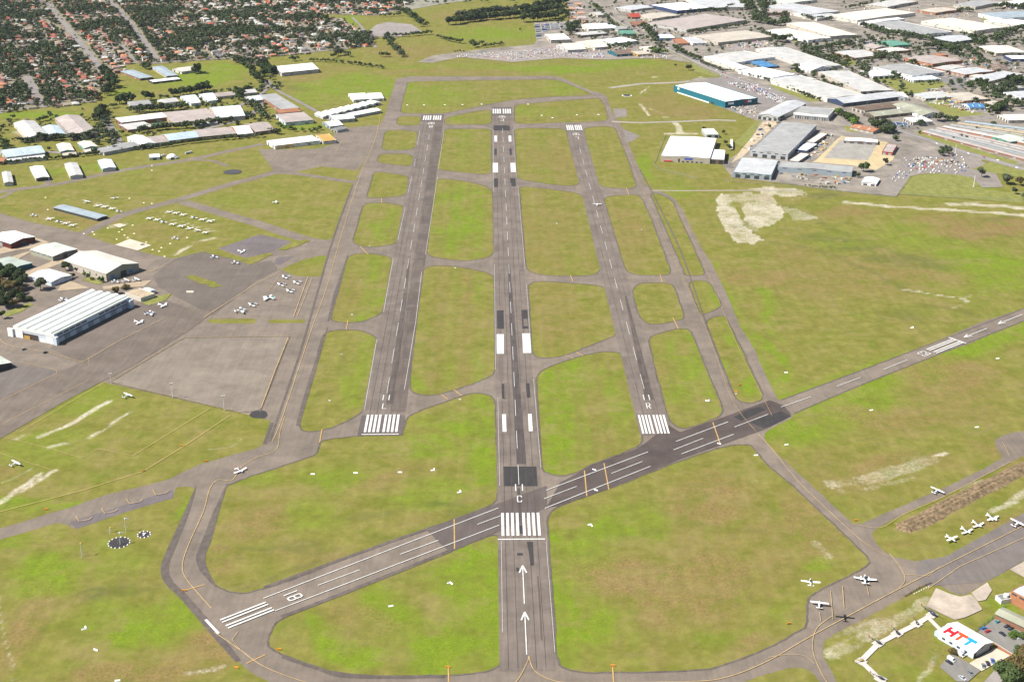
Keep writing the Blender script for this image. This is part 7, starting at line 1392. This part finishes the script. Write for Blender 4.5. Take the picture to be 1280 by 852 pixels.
# ================================================================== SUBURB
a0 = P(60,5); v = (P(120,80)-a0).normalized(); n = Vector((-v.y, v.x, 0))
if n.x < 0: n = -n
subp = [(P(*p).x, P(*p).y) for p in [(-90,146),(0,143),(60,136),(122,128),(126,112),(150,92),(152,84),(170,79),(182,81),(200,80),(255,76),(290,75),(325,84),(335,72),(400,66),(468,58),(466,48),(445,35),(430,25),(400,24),(404,18),(470,20),(500,14),(540,-22),(-90,-22)]]
st_px = [[(60,5),(75,24),(97,50),(121,80),(130,92)],[(130,-6),(153,18),(173,42),(196,76)],[(30,96),(48,125)]]
st_w = [[P(*p) for p in s] for s in st_px]
def near_street(q, r_):
    for s in st_w:
        for a, b in zip(s, s[1:]):
            d = b-a; t = max(0, min(1, (q-a).dot(d)/d.length_squared))
            if (a+d*t-q).length < r_: return True
    return False
RC = [('red',(.36,.09,.05)),('orange',(.40,.17,.09)),('brown',(.16,.09,.065)),('pink',(.27,.17,.135)),('grey',(.17,.16,.16)),('white',(.42,.41,.38)),('tan',(.29,.23,.165)),('maroon',(.18,.06,.05))]
WC = [('cream',(.46,.41,.33)),('white',(.52,.50,.47)),('brick',(.26,.16,.11))]
rmats = {k: mat('tile_roof_' + k, c, .85, .18, .5, rnd=.22) for k, c in RC}; wmats = {k: mat('house_wall_' + k, c, .85, .1, .5) for k, c in WC}
def house_geo(kind):
    w_ = MB(); r_ = MB(); h = 3.0
    def hip(x0, y0, x1, y1, z0=h, rise=2.3, o=.6):
        x0 -= o; y0 -= o; x1 += o; y1 += o; W_, L_ = x1-x0, y1-y0; xm, ym = (x0+x1)/2, (y0+y1)/2; zt = z0+rise
        if W_ >= L_:
            a, b = (x0+L_/2, ym, zt), (x1-L_/2, ym, zt)
            r_.face([(x0,y0,z0),(x1,y0,z0),b,a]); r_.face([(x1,y1,z0),(x0,y1,z0),a,b]); r_.face([(x1,y0,z0),(x1,y1,z0),b]); r_.face([(x0,y1,z0),(x0,y0,z0),a])
        else:
            a, b = (xm, y0+W_/2, zt), (xm, y1-W_/2, zt)
            r_.face([(x1,y0,z0),(x1,y1,z0),b,a]); r_.face([(x0,y1,z0),(x0,y0,z0),a,b]); r_.face([(x0,y0,z0),(x1,y0,z0),a]); r_.face([(x1,y1,z0),(x0,y1,z0),b])
    def gab(x0, y0, x1, y1, z0=h, rise=2.0, o=.4):
        xm = (x0+x1)/2; r_.face([(x0-o,y0-o,z0-.1),(xm,y0-o,z0+rise),(xm,y1+o,z0+rise),(x0-o,y1+o,z0-.1)][::-1]); r_.face([(xm,y0-o,z0+rise),(x1+o,y0-o,z0-.1),(x1+o,y1+o,z0-.1),(xm,y1+o,z0+rise)][::-1])
        w_.face([(x0,y0,z0),(x1,y0,z0),(xm,y0,z0+rise-.1)]); w_.face([(x1,y1,z0),(x0,y1,z0),(xm,y1,z0+rise-.1)])
    if kind == 0: w_.box(-6,-5,0,6,5,h); hip(-6,-5,6,5)
    if kind == 1: w_.box(-6,-4,0,4,4,h); w_.box(0,-8,0,6,-4,h); hip(-6,-4,4,4); hip(.2,-8,5.8,-3.0, rise=1.9)
    if kind == 2: w_.box(-4.5,-6.5,0,4.5,6.5,h); gab(-4.5,-6.5,4.5,6.5)
    if kind == 3: w_.box(-5.5,-5.5,0,5.5,5.5,5.6); hip(-5.5,-5.5,5.5,5.5,5.6,2.4)
    if kind == 4: w_.box(-3,-3.5,0,3,3.5,2.6); gab(-3,-3.5,3,3.5,2.6,.8)
    return w_, r_
HG = [house_geo(k) for k in range(5)]
hm = {}
spots = []
for i in range(-75, 75):
    for j in range(-45, 45):
        blk_, side = divmod(j, 2); off = blk_*66 + (17 if side == 0 else 47) + 8
        if i % 9 == 0: continue
        q = a0 + v*(i*16.5+R.uniform(-2,2)) + n*(off+R.uniform(-2.5,2.5))
        if not inpoly(q.x, q.y, subp) or near_street(q, 13): continue
        spots.append((q, i, j, side))
        if R.random() < .55: spots.append((q + n*(12 if side == 0 else -12) + v*R.uniform(-4,4), i, j, 4))
spots.sort(key=lambda s: s[0].y)
print('houses', len(spots))
def pick(q):
    px, py = PX(q); left = px < 240
    return R.choice(['red','orange','orange','brown','pink','pink','maroon','tan','grey','white'] if left else ['orange','pink','tan','tan','white','white','white','grey','grey','brown','pink','red'])
ang = math.atan2(v.y, v.x)
mains = [s for s in spots if s[3] != 4]; near = mains[:290]; nearset = set(id(s) for s in near)
areas = [('right of the school', lambda x, y: x > 250), ('between the two long streets', lambda x, y: 110 < x <= 250 and y < 90), ('left of the nearer long street', lambda x, y: x <= 110 and y < 95), ('in the lowest left rows', lambda x, y: True)]
for s in near:
    q = s[0]; kd = R.choice([0,0,1,1,2,3]); rc = pick(q); wc = R.choice(['cream','white','brick']); px, py = PX(q)
    for key, geo_, m_ in ((('w',kd,wc), HG[kd][0], wmats[wc]), (('r',kd,rc), HG[kd][1], rmats[rc])):
        if key not in hm: hm[key] = geo_.mesh('wall' if key[0] == 'w' else 'roof', m_)
    where = next(a for a, f_ in areas if f_(px, py))
    t = empty('suburban_house', (q.x, q.y, 0), ang + R.choice([0, PI/2, PI, -PI/2]) + R.uniform(-.05,.05), '%s %s with %s walls %s' % ({'brown':'brown tiled','red':'red tiled','orange':'orange tiled','pink':'faded pink tiled','maroon':'dark red tiled','tan':'tan roofed','grey':'grey roofed','white':'white roofed'}[rc], ['hipped house','winged house','gabled house','two storey house'][kd], wc, where), 'house', 'houses in the suburb')
    t.scale = (R.uniform(.9,1.15),)*3
    for key, nm in ((('w',kd,wc),'wall'),(('r',kd,rc),'roof')): o = bpy.data.objects.new(nm, hm[key]); C.objects.link(o); o.parent = t
# the remaining houses: one object
allm = [rmats[k] for k, _ in RC] + [wmats[k] for k, _ in WC]; q_ = MB()
for s in spots:
    if id(s) in nearset: continue
    kd = 4 if s[3] == 4 else R.choice([0,0,1,1,2,3]); rc = pick(s[0]) if kd != 4 else R.choice(['white','grey','tan','white']); M = Matrix.Translation(s[0]) @ Matrix.Rotation(ang + R.choice([0,PI/2,PI,-PI/2])+R.uniform(-.08,.08), 4, 'Z') @ Matrix.Scale(R.uniform(.85,1.15), 4)
    for geo_, mi in ((HG[kd][0], 8 + R.randrange(3)), (HG[kd][1], [k for k, _ in RC].index(rc))):
        base_ = len(q_.v); q_.v += [tuple(M @ Vector(p)) for p in geo_.v]
        for f_ in geo_.f: q_.f.append(tuple(base_+k for k in f_)); q_.m.append(mi)
tag(q_.build('distant_houses', allm), 'dense mass of small red, tan and white roofed houses filling the far suburb', 'houses', None, 'stuff')
# suburb trees, one object
BR = [o for o in bpy.data.objects if o.parent is None and o.get('category') in ('warehouse','factory','shop','workshop','office')]
VS = {f: [] for f in ('dark','gum','bright')}; lows = [crown_arrays(90+k, 70, .15, 'round') for k in range(6)] 
rs2 = random.Random(12); xs = [p[0] for p in subp]; ys = [p[1] for p in subp]; cnt = 0; HN = [s[0] for s in spots]
grid = {}
for h_ in HN: grid.setdefault((int(h_.x//20), int(h_.y//20)), []).append(h_)
def clear(x, y, r_):
    for i in (-1,0,1):
        for j in (-1,0,1):
            for h_ in grid.get((int(x//20)+i, int(y//20)+j), []):
                if (h_.x-x)**2+(h_.y-y)**2 < r_*r_: return False
    return True
rx_ = rs.uniform(min(xs), max(xs), 34000); ry_ = rs.uniform(min(ys), max(ys), 34000); rd_ = fbm(rx_, ry_, 90, 77, 3)
for k in range(34000):
    x, y = float(rx_[k]), float(ry_[k])
    if not inpoly(x, y, subp) or near_street(Vector((x,y,0)), 9): continue
    dn = rd_[k]
    if rs2.random() > (1.0 if dn > .52 else .6 if dn > .44 else .35): continue
    if not clear(x, y, 3 if dn > .55 else 6.2): continue
    h_ = rs2.uniform(6,12)*(1.15 if dn > .55 else .9); w_ = h_*rs2.uniform(.8,1.2); a = rs2.uniform(0,6.28); L_ = lows[cnt % 6]; ca, sa = math.cos(a), math.sin(a)
    V = np.stack([x+(L_[:,0]*ca-L_[:,1]*sa)*w_, y+(L_[:,0]*sa+L_[:,1]*ca)*w_, L_[:,2]*h_], 1); VS[rs2.choice(['dark','dark','gum'])].append(V); cnt += 1
for k in range(2600):   # shrubs in gardens
    x, y = rs2.uniform(min(xs), max(xs)), rs2.uniform(min(ys), max(ys))
    if not inpoly(x, y, subp) or not clear(x, y, 5.5): continue
    h_ = rs2.uniform(2.5,4.5); L_ = lows[k % 6]; V = np.stack([x+L_[:,0]*h_*1.2, y+L_[:,1]*h_*1.2, L_[:,2]*h_], 1); VS[rs2.choice(['bright','gum'])].append(V)
for q, h_, wh, gp, sh_, fo in rest:
    L_ = lows[cnt % 6]; cnt += 1; a = rs2.uniform(0,6.28); ca, sa = math.cos(a), math.sin(a); w_ = h_*1.1
    VS[fo if fo in VS else 'gum'].append(np.stack([q.x+(L_[:,0]*ca-L_[:,1]*sa)*w_, q.y+(L_[:,0]*sa+L_[:,1]*ca)*w_, L_[:,2]*h_], 1))
for rg, n_, h0 in [([(1010,60),(1060,55),(1100,70),(1080,90),(1040,80)],60,8),([(1140,55),(1280,40),(1290,60),(1210,66),(1150,68)],90,9),([(1180,100),(1290,98),(1290,140),(1230,140),(1200,122)],90,9),([(860,-10),(1290,-14),(1290,4),(1100,6),(960,8)],90,10),([(740,30),(830,42),(830,70),(760,68)],50,7),([(500,-12),(720,-12),(700,4),(540,6),(505,14)],120,9),([(930,0),(975,2),(985,30),(945,32)],60,12),([(105,150),(140,150),(150,180),(100,185)],30,8),([(150,125),(320,112),(325,135),(160,142)],60,8),([(320,96),(345,92),(350,110),(325,150),(300,130)],40,8),([(950,45),(1280,40),(1290,140),(1130,125),(1000,100)],760,8),([(690,-10),(950,0),(950,95),(860,70),(700,60)],480,7),([(1100,160),(1290,150),(1290,200),(1180,178)],20,5),([(0,150),(340,110),(340,168),(0,200)],260,7),([(900,205),(1065,225),(1060,238),(905,222)],10,2.5)]:
    pg = [(P(*p).x, P(*p).y) for p in rg]; x0, x1 = min(p[0] for p in pg), max(p[0] for p in pg); y0, y1 = min(p[1] for p in pg), max(p[1] for p in pg); k = 0
    while k < n_:
        x, y = rs2.uniform(x0, x1), rs2.uniform(y0, y1)
        if not inpoly(x, y, pg): continue
        k += 1
        if onbld(x, y, 3): continue
        L_ = lows[k % 6]; h_ = h0*rs2.uniform(.6,1.3); VS[rs2.choice(['dark','dark','gum'])].append(np.stack([x+L_[:,0]*h_*1.15, y+L_[:,1]*h_*1.15, L_[:,2]*h_], 1))
print('suburb trees', cnt)
Vall = np.concatenate([np.concatenate(VS[k]) for k in VS]); me_ = quads_mesh('suburb_trees', Vall, FOL['dark']); me_.materials.append(FOL['gum']); me_.materials.append(FOL['bright'])
mi = np.concatenate([np.full(sum(len(a) for a in VS[k])//4, i, np.int32) for i, k in enumerate(VS)]); me_.polygons.foreach_set('material_index', mi)
o = bpy.data.objects.new('suburb_trees', me_); C.objects.link(o); tag(o, 'dark garden trees and shrubs crowding between the roofs of the suburb', 'trees', None, 'stuff')

# ================================================================== HAZE
hz = bpy.data.materials.new('haze_air'); hz.use_nodes = True; N_ = hz.node_tree.nodes; L_ = hz.node_tree.links; N_.remove(N_['Principled BSDF'])
pv = N_.new('ShaderNodeVolumePrincipled'); pv.inputs['Color'].default_value = (.80,.88,1,1); pv.inputs['Density'].default_value = 1.5e-5; pv.inputs['Anisotropy'].default_value = .2
L_.new(pv.outputs[0], N_['Material Output'].inputs['Volume'])
tag(MB().box(-32000,-11000,-1,32000,38000,460).build('haze', hz), 'thin bluish air over the whole airfield and suburbs', 'haze', None, 'stuff')
